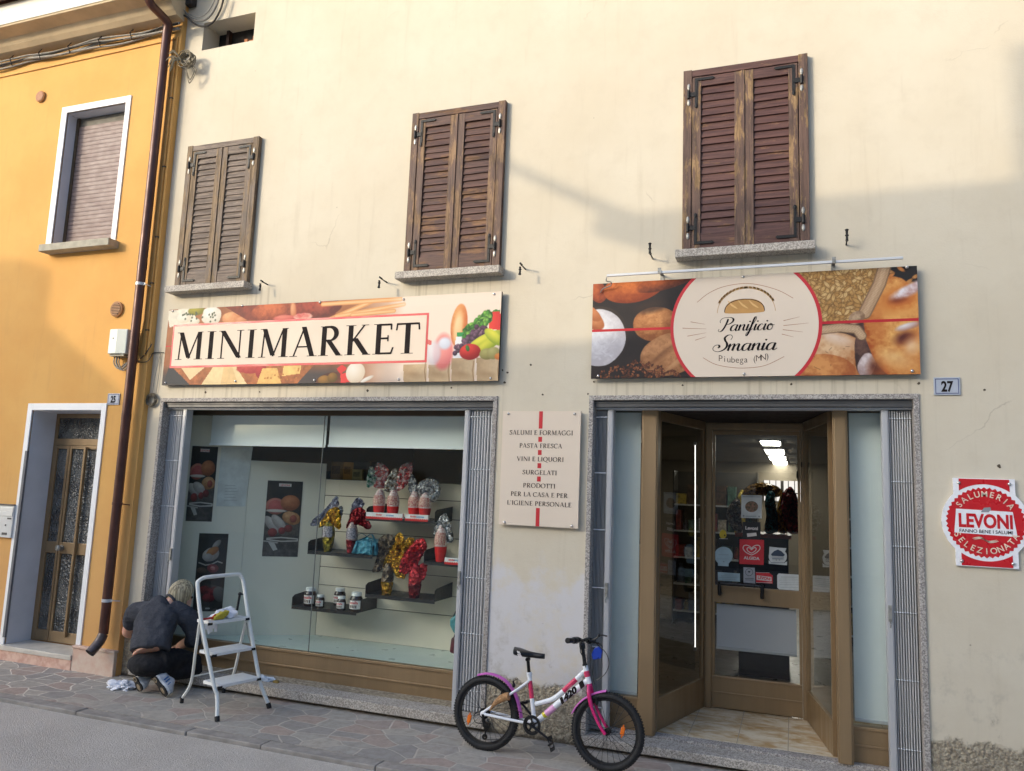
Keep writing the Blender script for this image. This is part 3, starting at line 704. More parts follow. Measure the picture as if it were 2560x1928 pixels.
# roman capitals: strokes (points, weight, kind) n=nib stroke, s=serif foot (x,y,halfwidth)
TH, TN = .145, .064
def V(x, y0=0, y1=1, w=TH): return ('r', x-w/2, x+w/2, y0, y1)
def HZ(x0, x1, y, w=TN): return ('r', x0, x1, y-w/2, y+w/2)
def SF(x, y, h=.15): return ('r', x-h, x+h, y-.018 if y > .5 else y-.002, y+.002 if y > .5 else y+.018), ('f', x, y, h)
def DG(x0, y0, x1, y1, w): return ('d', x0, y0, x1, y1, w)
def G(*a):
    o = []
    for q in a: o += list(q) if isinstance(q[0], tuple) else [q]
    return o
GL = {
 'I': (.42, G(V(.21), SF(.21,0), SF(.21,1))),
 'L': (.66, G(V(.2), SF(.2,0), SF(.2,1), HZ(.2,.6,.025), DG(.585,0,.63,.24,.045))),
 'E': (.68, G(V(.2), SF(.2,0), SF(.2,1), HZ(.2,.58,.025), HZ(.2,.56,.975), HZ(.2,.48,.52), DG(.57,0,.63,.22,.045), DG(.55,1,.56,.8,.045), DG(.475,.42,.475,.62,.035))),
 'F': (.63, G(V(.2), SF(.2,0,.17), SF(.2,1), HZ(.2,.56,.975), HZ(.2,.46,.5), DG(.55,1,.57,.78,.045), DG(.46,.4,.46,.6,.035))),
 'T': (.7, G(V(.35), SF(.35,0,.17), HZ(.03,.67,.975), DG(.05,1,.03,.77,.045), DG(.65,1,.67,.77,.045))),
 'M': (1.06, G(DG(.17,0,.21,1,.05), DG(.21,1,.52,.06,TH), DG(.52,.03,.82,1,.05), V(.86), SF(.17,0,.12), SF(.86,0), SF(.16,1,.09), SF(.88,1,.1))),
 'N': (.94, G(V(.17,0,1,.05), DG(.17,1,.77,.02,TH), V(.77,0,1,.05), SF(.17,0,.12), SF(.14,1,.1), SF(.77,1,.12))),
 'A': (.84, G(DG(.12,0,.41,.98,.05), DG(.40,1.02,.70,0,TH), HZ(.2,.62,.33,.045), SF(.12,0,.12), SF(.70,0,.15))),
 'V': (.82, G(DG(.12,1,.41,.02,TH), DG(.42,0,.70,1,.05), SF(.12,1,.14), SF(.70,1,.12))),
 'R': (.80, G(V(.2), SF(.2,0), SF(.2,1,.12), ('n',[(.2,.975)]+arc2(.36,.745,.21,.232,90,-90)+[(.2,.51)],1), DG(.34,.52,.66,.02,TH*.95), SF(.69,0,.1))),
 'P': (.68, G(V(.2), SF(.2,0,.17), SF(.2,1,.12), ('n',[(.2,.975)]+arc2(.34,.725,.23,.25,90,-90)+[(.2,.475)],1))),
 'K': (.82, G(V(.2), SF(.2,0), SF(.2,1), DG(.25,.44,.60,1,.05), DG(.33,.56,.68,0,TH), SF(.62,1,.11), SF(.69,0,.12))),
 'D': (.86, G(V(.2), SF(.2,0,.12), SF(.2,1,.12), ('n',[(.2,.975)]+arc2(.36,.5,.41,.475,90,-90,18)+[(.2,.025)],1))),
 'O': (.92, G(('n',arc2(.46,.5,.37,.485,15,375,30),1))),
 'Q': (.94, G(('n',arc2(.46,.5,.37,.485,15,375,30),1), ('n',[(.46,.03),(.62,-.1),(.8,-.2),(.98,-.2)],.8))),
 'C': (.80, G(('n',arc2(.46,.5,.37,.485,48,312,22),1), DG(.70,.74,.70,.99,.045))),
 'G': (.90, G(('n',arc2(.46,.5,.37,.485,48,305,22),1), V(.73,.06,.42,.12), SF(.73,.44,.14), DG(.70,.74,.70,.99,.045))),
 'S': (.62, G(('n',[(.50,.80),(.44,.92),(.32,.975),(.19,.93),(.13,.8),(.16,.66),(.30,.55),(.44,.45),(.51,.3),(.48,.13),(.36,.03),(.22,.025),(.12,.1),(.09,.22)],1), DG(.51,.78,.51,.98,.04), DG(.085,.02,.085,.24,.04))),
 'U': (.88, G(('n',[(.19,1),(.19,.35),(.22,.16),(.32,.04),(.45,.015),(.58,.05),(.68,.16),(.71,.35),(.71,1)],1), SF(.19,1,.13), SF(.71,1,.11))),
 "'": (.24, G(DG(.10,1.02,.07,.72,.06))), ' ': (.34, []),
}
def ribbon(pts, wf):
    P = [Vector((a, b)) for a, b in pts]; L = []; R = []
    for i, p in enumerate(P):
        t = (P[min(i+1, len(P)-1)]-P[max(i-1, 0)])
        t = t.normalized() if t.length > 1e-9 else Vector((1, 0)); n = Vector((-t.y, t.x)); h = wf(math.atan2(t.y, t.x), i/(len(P)-1))/2
        L.append(p+n*h); R.append(p-n*h)
    v = [(q.x, q.y) for q in L+R]; n = len(P)
    return v, [(i, i+1, n+i+1, n+i) for i in range(n-1)]
def roman(mb, txt, x0, z, cap, width, fn, weight=1.):
    """serif capitals; fn(x,z,layer)->xyz ; width=None keeps natural spacing"""
    nat = sum(GL[c][0] for c in txt); s = (width/nat if width else cap)
    x = x0
    for c in txt:
        adv, st = GL[c]; k = 0
        for q in st:
            k += 1; v = f = None
            if q[0] == 'r': _, a, b, c0, c1 = q; v = [(a,c0),(b,c0),(b,c1),(a,c1)]; f = [(0,1,2,3)]
            elif q[0] == 'f': continue
            elif q[0] == 'd':
                _, a, b, c0, c1, w_ = q; hx = w_/2*math.hypot(c0-a, c1-b)/max(abs(c1-b), .05); hx = min(hx, w_)
                v = [(a-hx,b),(a+hx,b),(c0+hx,c1),(c0-hx,c1)]; f = [(0,1,2,3)]
            elif q[0] == 'n':
                v, f = ribbon(q[1], lambda th, t: (TN*.9+(TH-TN*.9)*abs(sin(th-rad(14)))**1.25)*q[2])
            mb.add([fn(x+a*s, z+b*cap, k) for a, b in v], f)
        x += adv*s
    return x
def script(mb, strokes, x0, z, s, fn, thick, thin, slant=.32, lay=0):
    """copperplate: pairs of point lists, heavy on the way down"""
    k = lay
    for pts in strokes:
        k += 1
        P = [(p.x, p.y) for p in cr([Vector((a+slant*b, b, 0)) for a, b in pts], 7)]
        n = len(P)
        def wf(th, t):
            down = max(0., -sin(th)); return thin+(thick-thin)*down**1.4
        v, f = ribbon(P, wf); mb.add([fn(x0+a*s, z+b*s, k) for a, b in v], f)

# ================================================================ printed pictures: numpy painting carried as vertex colours
def hnoise(nx, ny, cx, cy, seed, octs=4):
    R = np.random.RandomState(seed); out = np.zeros((ny, nx)); amp = 1.; tot = 0
    for o in range(octs):
        gx, gy = max(int(cx*2**o), 1), max(int(cy*2**o), 1); g = R.rand(gy+2, gx+2)
        X = np.linspace(0, gx, nx, endpoint=False); Y = np.linspace(0, gy, ny, endpoint=False)
        i, j = X.astype(int), Y.astype(int); fx = X-i; fy = Y-j; fx = fx*fx*(3-2*fx); fy = fy*fy*(3-2*fy)
        a = g[j][:, i]; b = g[j][:, i+1]; c = g[j+1][:, i]; d = g[j+1][:, i+1]
        out += amp*((a*(1-fx)+b*fx)*(1-fy)[:, None]+(c*(1-fx)+d*fx)*fy[:, None]); tot += amp; amp *= .55
    return out/tot
class Paint:
    def __init__(s, w, h, nx, ny, bg=(255,255,255)):
        s.w, s.h, s.nx, s.ny = w, h, nx, ny
        s.X, s.Y = np.meshgrid((np.arange(nx)+.5)/nx*w, (np.arange(ny)+.5)/ny*h)     # y upward
        s.c = np.ones((ny, nx, 3))*np.array(bg, float); s.seed = 11
        s.n1 = hnoise(nx, ny, w*9, h*9, 1, 5); s.n2 = hnoise(nx, ny, w*40, h*40, 2, 4); s.px = w/nx
    def lay(s, m, col, a=1.):
        m = (np.clip(m, 0, 1)*a)[..., None]; s.c = s.c*(1-m)+np.asarray(col, float)*m
    def sdf_e(s, cx, cy, rx, ry, ang=0, wob=0):
        c, n = cos(rad(ang)), sin(rad(ang)); dx, dy = s.X-cx, s.Y-cy; u = dx*c+dy*n; v = -dx*n+dy*c
        s.u, s.v = u/rx, v/ry
        d = np.sqrt(s.u**2+s.v**2)+(s.n1-.5)*wob; return d
    def ell(s, cx, cy, rx, ry, ang, c0, c1, wob=0, soft=None, tex=0, light=(-.3,.45), a=1.):
        """loaf-like blob: c0 lit colour, c1 rim colour"""
        d = s.sdf_e(cx, cy, rx, ry, ang, wob); e = soft or s.px/min(rx, ry)
        m = np.clip((1-d)/e+.5, 0, 1); sh = np.clip(np.sqrt((s.u-light[0])**2+(s.v-light[1])**2)/1.35, 0, 1)**1.3
        if tex: sh = np.clip(sh+(s.n2-.5)*tex*1.9+(s.n1-.5)*tex*1.5, 0, 1)
        col = np.asarray(c0, float)*(1-sh[..., None])+np.asarray(c1, float)*sh[..., None]; s.lay(m, col, a); return m
    def poly(s, pts, col, a=1., tex=0, grad=None):
        n = len(pts); ins = np.zeros(s.X.shape, bool)
        for i in range(n):
            (x0, y0), (x1, y1) = pts[i], pts[(i+1) % n]
            if y0 == y1: continue
            k = (s.Y < y0) != (s.Y < y1); ins ^= k & (s.X < (x1-x0)*(s.Y-y0)/(y1-y0)+x0)
        c = np.asarray(col, float)
        if grad is not None:
            g2, ax, lo, hi = grad; t = np.clip(((s.X if ax == 'x' else s.Y)-lo)/(hi-lo), 0, 1)[..., None]; c = c*(1-t)+np.asarray(g2, float)*t
        if tex: c = c*(1+((s.n2-.5)*tex+(s.n1-.5)*tex)[..., None])
        s.lay(ins*1., c, a); return ins
    def line(s, pts, w, col, a=1.):
        m = np.zeros(s.X.shape)
        for (x0, y0), (x1, y1) in zip(pts[:-1], pts[1:]):
            dx, dy = x1-x0, y1-y0; L = dx*dx+dy*dy+1e-12; t = np.clip(((s.X-x0)*dx+(s.Y-y0)*dy)/L, 0, 1)
            d = np.hypot(s.X-x0-t*dx, s.Y-y0-t*dy); m = np.maximum(m, np.clip((w/2-d)/s.px+.5, 0, 1))
        s.lay(m, col, a)
    def grains(s, n, inside, L, W_, cols, seed=3, rim=(120,86,44)):
        R = random.Random(seed); k = 0; t = 0
        while k < n and t < n*30:
            t += 1; x = R.uniform(0, s.w); y = R.uniform(0, s.h)
            if not inside(x, y): continue
            k += 1; c = R.choice(cols); an = R.uniform(0, 180); l = L*R.uniform(.8, 1.2)
            # local window for speed
            i0, i1 = max(int((x-l)/s.px)-1, 0), min(int((x+l)/s.px)+2, s.nx); j0, j1 = max(int((y-l)/s.px)-1, 0), min(int((y+l)/s.px)+2, s.ny)
            X, Y = s.X[j0:j1, i0:i1]-x, s.Y[j0:j1, i0:i1]-y
            if X.size == 0: continue
            ca, sa = cos(rad(an)), sin(rad(an)); u = (X*ca+Y*sa)/l; v = (-X*sa+Y*ca)/(W_*(1-.5*np.clip(np.abs(u),0,1)**2)); d = np.hypot(u, v)
            m = np.clip((1-d)/(s.px/W_)+.5, 0, 1)[..., None]; sh = np.clip(d**3+.25*(np.abs(v) < .12), 0, 1)[..., None]
            s.c[j0:j1, i0:i1] = s.c[j0:j1, i0:i1]*(1-m)+(np.array(c, float)*(1-sh)+np.array(rim, float)*sh)*m
    def mesh(s, name, mat, parent, fn):
        """grid of quads, one per sample; fn(x,y)->xyz"""
        nx, ny = s.nx, s.ny; xs = np.arange(nx+1)/nx*s.w; ys = np.arange(ny+1)/ny*s.h
        o, ax, ay = (np.array(fn(0, 0), float), np.array(fn(1, 0), float), np.array(fn(0, 1), float)); ax -= o; ay -= o
        Xg, Yg = np.meshgrid(xs, ys); v = o+Xg[..., None]*ax+Yg[..., None]*ay
        idx = np.arange((nx+1)*(ny+1)).reshape(ny+1, nx+1)
        f = np.stack([idx[:-1,:-1], idx[:-1,1:], idx[1:,1:], idx[1:,:-1]], -1).reshape(-1, 4)
        me = bpy.data.meshes.new(name); me.from_pydata(v.reshape(-1,3).tolist(), [], f.tolist())
        c = np.clip(s.c/255*.9, 0, 1); c = np.where(c <= .04045, c/12.92, ((c+.055)/1.055)**2.4).reshape(-1, 3)
        at = me.color_attributes.new('Col', 'FLOAT_COLOR', 'CORNER')
        buf = np.ones((len(c), 4, 4), np.float32); buf[:, :, :3] = c[:, None, :]; at.data.foreach_set('color', buf.ravel())
        me.materials.append(mat); ob_ = bpy.data.objects.new(name, me); COL.objects.link(ob_); put(ob_, parent); return ob_
mPrint = printed('printed panel', .62); mPoster = printed('printed poster', .3)
mScrew = M('steel screw caps', S(214,210,204), .25, .9, .05)
mInk = M('black print', S(36,30,29), .8, var=.05, spec=.15); mInkBr = M('dark brown print', S(60,44,38), .8, var=.05, spec=.15)
mCreamP = M('cream panel print', S(222,206,186), .65, var=.02, vs=2, spec=.3)
mRed = M('red print', S(196,40,48), .42, var=.04, vs=3); mEdge = M('sign edge', S(52,46,44), .6)
mEdgeW = M('board edge', S(214,202,186), .6)
mTan = M('tan print', S(196,150,92), .7, var=.1, spec=.2); mTanL = M('pale tan print', S(224,180,112), .5, var=.1)
def screws(par, pts, y):
    for x, z in pts: mb = MB(); mb.lathe([(.011,0),(.011,.004),(.006,.009),(.001,.010)], (x,y,z), (0,-1,0), 10); mb.build('screw', mScrew, par, smooth=True)
def spacers(par, x0, x1, z0, z1, fxs, fzs, y, h):
    for fx in fxs:
        for fz in fzs: mb = MB(); mb.box(x0+(x1-x0)*fx-h, x0+(x1-x0)*fx+h, y, -.0, z0+(z1-z0)*fz-h, z0+(z1-z0)*fz+h); mb.build('spacer', mSteelD, par)

# ---------------------------------------------------------------- bakery sign
SY = -.05
q = [W(1483.4,712.8,SY), W(2292.3,661.9,SY), W(2301.2,935.3,SY), W(1476.9,947.1,SY)]
bx0, bx1, bz1, bz0 = avg(q[0].x,q[3].x), avg(q[1].x,q[2].x), avg(q[0].z,q[1].z), avg(q[2].z,q[3].z)
bw, bh = bx1-bx0, bz1-bz0
sg = thing('shop_sign', 'wide printed sign with a cream circle over bread and grain, above the entrance', 'shop sign', (avg(bx0,bx1), 0, bz0))
mb = MB(); mb.box(bx0, bx1, SY, -.03, bz0, bz1); mb.build('board', mEdge, sg)
spacers(sg, bx0, bx1, bz0, bz1, (.06,.94), (.12,.88), -.0295, .03)
def bakery():
    p = Paint(bw, bh, 460, int(460*bh/bw), (38,30,28)); w, h = bw, bh
    zb = zm(0, 0, 1.)
    # helper: photo crop (1450,620 zoom .4069) -> sign coords
    def U(x, y):
        P_ = W(1450+x*.40687, 620+y*.40687, SY); return (P_.x-bx0, P_.z-bz0)
    def E(x, y, rx, ry, *a, **k): 
        c = U(x, y); s_ = bw/2010.; p.ell(c[0], c[1], rx*s_, ry*s_, *a, **k)
    p.c *= (.7+.6*p.n1)[..., None]
    E(110,270,60,80,20,(206,104,50),(120,44,20),wob=.2,tex=.4)
    E(115,548,208,215,0,(66,52,44),(44,34,30))
    E(112,552,190,200,0,(250,249,250),(196,190,194),wob=.05,tex=.35)
    for k in range(16):
        r = random.Random(k); E(r.uniform(95,215), r.uniform(570,690), r.uniform(12,34), r.uniform(6,14), r.uniform(-40,40), (236,234,236),(190,184,190),soft=.6,a=.6)
    E(60,430,120,60,-38,(240,170,110),(170,92,50),wob=.1,tex=.2); E(60,395,100,40,-38,(232,150,96),(176,100,56),tex=.2)
    E(330,240,210,110,8,(226,124,56),(140,56,20),wob=.04,tex=.35,light=(-.2,.4))
    E(560,190,240,62,16,(206,104,46),(84,34,16),wob=.04,tex=.3)
    E(470,470,160,120,-6,(214,150,92),(146,84,42),wob=.06,tex=.5); E(440,360,120,40,10,(60,40,30),(44,32,28),soft=.8,a=.7)
    E(560,650,210,140,14,(208,148,98),(140,90,52),wob=.05,tex=.5)
    E(520,650,130,26,38,(120,76,46),(176,120,76),soft=.7,a=.7); E(600,700,120,16,38,(224,172,120),(200,146,100),soft=.8,a=.6)
    a0 = U(70,790); b0 = U(440,640)
    p.grains(150, lambda x, y: y < .19*h-.9*abs(x-.155*w)*h/w and .03*w < x < .3*w, .013, .0075, [(150,84,48),(110,58,34),(180,110,66),(84,46,30)], 5, (60,32,20))
    for (x0_, y0_, n_, sp_) in ((470,470,26,150),(560,650,40,200),(330,240,22,180)):
        for k in range(n_):
            r = random.Random(k*7+x0_); c = U(x0_+r.uniform(-sp_,sp_)*.75, y0_+r.uniform(-sp_,sp_)*.45); p.line([c, (c[0]+r.uniform(-.012,.012), c[1]+r.uniform(-.008,.008))], .0022, (104,58,30), .45)
    # right half: sack of grain
    g0 = U(1290,150)[0]
    gy = U(0,0)
    right = p.X > U(1220,400)[0]
    p.lay(right*1., (168,126,72))
    def inside(x, y):
        return x > U(1225,300)[0] and y > U(1400,450)[1] and x < U(1800,200)[0]+.02*(y/h) 
    p.grains(620, inside, .034, .0135, [(222,180,112),(206,160,92),(232,194,130),(196,148,82)], 8, (116,80,38))
    dk = [U(1870,90), U(2100,90), U(2100,330), U(1830,330), U(1850,200)]; p.poly(dk, (34,30,28))
    p.grains(20, lambda x, y: x > U(1880,200)[0] and y > U(1900,270)[1], .034, .0135, [(214,160,92),(200,140,80),(222,140,70)], 9, (110,70,34))
    def rope(P0, wd, c):
        pts = [U(*a) for a in P0]; s_ = bw/2010.
        p.line(pts, wd*s_, (134,104,76)); p.line(pts, wd*.8*s_, c); p.line(pts, wd*.3*s_, (222,190,152), .6)
        fine = (np.sin((p.X*1.0+p.Y*1.6)*330) > .1)*.35; d = np.zeros(p.X.shape)
        for (x0,y0),(x1,y1) in zip(pts[:-1], pts[1:]):
            dx, dy = x1-x0, y1-y0; t = np.clip(((p.X-x0)*dx+(p.Y-y0)*dy)/(dx*dx+dy*dy), 0, 1); d = np.maximum(d, (np.hypot(p.X-x0-t*dx, p.Y-y0-t*dy) < wd*s_*.45)*1.)
        p.lay(d*fine, (140,106,76), .8)
    bot = p.Y < U(1400,470)[1]
    p.lay((right & bot)*1., (70,46,36)); 
    E(1580,680,200,160,-12,(236,196,150),(176,104,52),wob=.08,tex=.45); E(1480,760,200,110,0,(226,156,88),(170,92,44),wob=.1,tex=.55); E(1590,570,110,40,-20,(240,220,204),(222,180,140),soft=.7,a=.7)
    for k in range(10):
        r = random.Random(k+50); c = U(r.uniform(1380,1640), r.uniform(600,740)); p.line([c, (c[0]+r.uniform(-.03,.04), c[1]+r.uniform(-.02,.02))], .003, (96,62,36), .7)
    E(1760,620,70,180,-4,(120,84,70),(60,38,32),wob=.3,tex=.7); E(1760,720,50,80,-10,(230,216,212),(160,130,124),wob=.4,tex=.5)
    E(1960,500,190,330,10,(244,186,104),(176,82,26),wob=.07,tex=.5,light=(.1,.1))
    E(1990,330,140,90,20,(206,110,40),(238,170,90),soft=.9,wob=.3,tex=.4); E(1965,320,60,30,10,(120,48,22),(196,104,44),soft=.9,wob=.4); E(2010,560,70,50,20,(90,36,26),(214,130,66),soft=.9,wob=.4)
    E(2040,250,130,34,28,(244,236,238),(196,150,140),wob=.6,tex=.7,soft=.5); E(2020,480,70,22,16,(240,232,232),(180,130,110),wob=.7,soft=.5)
    E(1830,740,50,60,30,(96,40,20),(190,96,40),soft=.9,wob=.5,a=.8); E(1840,480,40,90,10,(200,110,50),(220,140,70),soft=1.,a=.6)
    E(1960,700,120,60,-20,(250,206,140),(232,160,86),soft=1.,wob=.4,a=.7); E(2050,620,50,60,0,(250,220,180),(236,170,100),soft=1.,a=.7)
    rope([(1870,120),(1840,220),(1790,320),(1750,400)], 76, (196,160,122)); rope([(1480,505),(1600,490),(1700,500),(1730,540)], 58, (204,170,132)); E(1700,430,50,40,30,(206,176,140),(140,108,82),wob=.5,tex=.8)
    # red centre line
    zl = avg(U(75,512)[1], U(2080,437)[1]); p.lay((np.abs(p.Y-zl) < .0095)*1., (200,34,44))
    return p, U
pb, UB = bakery()
pb.mesh('printed_picture', mPrint, sg, lambda x, y: (bx0+x, SY-.0012, bz0+y))
cxl = avg(UB(575,480)[0], UB(1467,455)[0])+bx0; cr_in = (UB(1467,455)[0]-UB(575,480)[0])/2; czl = UB(1020,455)[1]+bz0
czl = avg(UB(770,182)[1], UB(1240,790)[1])+bz0-.0
def clipped_disc(r, y):
    hz = bh/2-.0005; pts = []
    a = math.asin(min(1, (bz1-czl-.0004)/r)); b = math.asin(max(-1, (bz0-czl+.0004)/r))
    for i in range(25): t = b+(a-b)*i/24; pts.append((cxl+r*cos(t), czl+r*sin(t)))
    for i in range(25): t = pi-a+(a-b)*i/24; pts.append((cxl+r*cos(t), czl+r*sin(t)))
    m = MB(); m.add([(u, y, v_) for u, v_ in pts], [tuple(range(len(pts)))]); return m
clipped_disc(cr_in+.022, SY-.0022).build('red_ring', mRed, sg); dsc = clipped_disc(cr_in, SY-.0030).build('cream_disc', mCreamP, sg)
mb = MB(); LY = SY-.0038; fnB = lambda a, b, k=0: (bx0+a, LY-.00012*k, bz0+b)
s_ = bw/2010.
# loaf
def loaf():
    m = MB(); c = UB(1010,358)
    pts = [(c[0]+124*s_*np.sign(cos(t))*abs(cos(t))**.75, c[1]-40*s_+(88*s_*max(sin(t),0)**.8 if sin(t) > 0 else -8*s_*abs(sin(t)))) for t in np.linspace(0, 2*pi, 40, endpoint=False)]
    m.add([fnB(a, b) for a, b in pts], [tuple(range(40))], 0)
    for dx in (-70,-5,60):
        v, f = ribbon([(c[0]+(dx-34+i*9)*s_, c[1]+(34-i*8.5+abs(i-3)*2)*s_) for i in range(8)], lambda th, t: .012*sin(pi*t)**.6+.001); m.add([fnB(a, b, 3) for a, b in v], f, 1)
    v, f = ribbon([(c[0]+124*s_*cos(t), c[1]-40*s_+86*s_*max(sin(t),0)**.8) for t in np.linspace(0.02, pi-.02, 30)], lambda th, t: .005); m.add([fnB(a, b, 4) for a, b in v], f, 2)
    m.build('loaf_emblem', [mTan, mTanL, mInkBr], sg)
loaf()
m = MB()
for sd in (-1, 1):
    c0 = UB(1020,400)
    for i in range(9):
        t = rad(24+i*7.6); x = c0[0]+sd*185*s_*cos(t); y = c0[1]+168*s_*sin(t)
        for e in (-1, 1):
            an = (t+pi/2 if sd > 0 else pi-t-pi/2)+e*.5*sd
            l = 30*s_; ux, uy = cos(an)*l, sin(an)*l; nx_, ny_ = -uy*.28, ux*.28; ox, oy = cos(t)*sd*e*7*s_, sin(t)*e*7*s_
            m.add([fnB(x+ox, y+oy, 1), fnB(x+ox+ux*.5+nx_, y+oy+uy*.5+ny_, 1), fnB(x+ox+ux, y+oy+uy, 1), fnB(x+ox+ux*.5-nx_, y+oy+uy*.5-ny_, 1)], [(0,1,2,3)])
    v, f = ribbon([(c0[0]+sd*180*s_*cos(t), c0[1]+166*s_*sin(t)) for t in np.linspace(rad(2), rad(86), 16)], lambda th, t: .003); m.add([fnB(a, b, 3) for a, b in v], f)
m.build('wheat_emblem', mTan, sg)
m = MB()
for P0 in ([(720,335),(790,280),(880,240),(1000,220),(1100,228),(1220,262),(1310,310)], [(756,675),(830,715),(930,735),(1030,738),(1140,722),(1255,668)]):
    v, f = ribbon([(p.x, p.y) for p in cr([Vector(UB(*a)+(0,)) for a in P0], 6)], lambda th, t: .0035); m.add([fnB(a, b) for a, b in v], f)
for a, b in (((680,455),(768,470)),((630,494),(776,498)),((660,543),(776,522)),((708,568),(774,547)),((1250,448),(1350,424)),((1250,478),(1405,462)),((1246,503),(1370,517)),((1240,530),(1312,548))):
    v, f = ribbon([UB(*a), UB(*b)], lambda th, t: .0042*(1-t*.6)); m.add([fnB(*c) for c in v], f)
m.build('flourish', M('brown flourish print', S(168,112,78), .5), sg)
# script lettering: lower case skeletons (x-height .45)
def _a(x): return [[(x+.38,.40),(x+.26,.46),(x+.12,.38),(x+.06,.2),(x+.1,.04),(x+.2,.0),(x+.3,.1),(x+.38,.3)], [(x+.41,.46),(x+.38,.2),(x+.38,.05),(x+.45,.0),(x+.56,.12)]]
def _n(x): return [[(x,.3),(x+.06,.44),(x+.08,.4),(x+.07,.2),(x+.06,0)], [(x+.06,.05),(x+.14,.3),(x+.26,.45),(x+.33,.38),(x+.32,.15),(x+.36,.02),(x+.43,.02),(x+.52,.14)]]
def _i(x): return [[(x,.2),(x+.07,.46),(x+.07,.3),(x+.06,.06),(x+.12,.0),(x+.22,.12)], [(x+.09,.66),(x+.115,.69),(x+.1,.63),(x+.085,.66)]]
def _c(x): return [[(x+.3,.36),(x+.24,.45),(x+.12,.4),(x+.05,.22),(x+.08,.05),(x+.18,0),(x+.3,.08),(x+.38,.2)]]
def _o(x): return [[(x+.2,.45),(x+.09,.38),(x+.05,.2),(x+.1,.04),(x+.2,0),(x+.3,.08),(x+.33,.26),(x+.28,.4),(x+.2,.45),(x+.24,.34),(x+.42,.36)]]
def _f(x): return [[(x-.02,.1),(x+.12,.4),(x+.24,.8),(x+.22,.98),(x+.14,.95),(x+.1,.7),(x+.08,.3),(x+.04,-.15),(x-.02,-.38),(x-.1,-.36),(x-.06,-.16),(x+.1,.0),(x+.22,.12)]]
def _m(x): return [[(x,.3),(x+.06,.44),(x+.08,.4),(x+.07,.2),(x+.06,0)], [(x+.06,.05),(x+.14,.3),(x+.24,.45),(x+.3,.38),(x+.29,.2),(x+.28,0)], [(x+.28,.05),(x+.36,.3),(x+.46,.45),(x+.53,.38),(x+.52,.15),(x+.56,.02),(x+.63,.02),(x+.72,.14)]]
Pcap = [[(.30,.9),(.28,.6),(.22,.25),(.12,.02),(.0,-.04),(-.1,.05),(-.06,.15)], [(-.1,.62),(-.16,.78),(-.05,.96),(.2,1.02),(.45,1.0),(.62,.88),(.62,.68),(.46,.52),(.3,.5),(.26,.56)]]
Scap = [[(.56,.72),(.6,.9),(.5,1.04),(.34,1.02),(.24,.86),(.3,.68),(.42,.5),(.46,.28),(.36,.08),(.14,-.04),(-.1,.02),(-.2,.18),(-.14,.36),(.02,.4),(.1,.28),(.04,.2)]]
m = MB()
def word(cap, letters, pa, pb_, hgt):
    st = list(cap[0]); x = cap[1]
    for fn_, adv in letters: st += fn_(x); x += adv
    A = UB(*pa); B_ = UB(*pb_); sc = (B_[0]-A[0])/x
    script(m, [[(a, b*hgt/sc) for a, b in s] for s in st], A[0], A[1], sc, fnB, .115, .028, .3*1)
word((Pcap,.58), [(_a,.5),(_n,.48),(_i,.2),(_f,.26),(_i,.2),(_c,.36),(_i,.2),(_o,.36)], (858,513), (1180,505), 88*s_)
word((Scap,.52), [(_m,.68),(_a,.5),(_n,.48),(_i,.2),(_a,.5)], (836,635), (1200,620), 100*s_)
m.build('script_lettering', mInk, sg)
m = MB(); A = UB(850,695); 
for i, ch in enumerate('Piubega (MN)'):
    t = (i+.5)/12.; an = (t-.5)*-.0
    put_text(m, bfont(ch, .062, .95, bold=-.0006), lambda a, b, t=t: fnB(A[0]+t*316*s_+a, A[1]+(-.020*(1-(2*t-1)**2)) + .009*t + b*1.0 + (2*t-1)*a*.18))
m.build('place_name', mInkBr, sg)
screws(sg, [tuple(np.array(UB(*a))+np.array((bx0,bz0))) for a in ((113,787),(1000,178),(1007,775),(2008,120),(2040,757))], SY-.004)

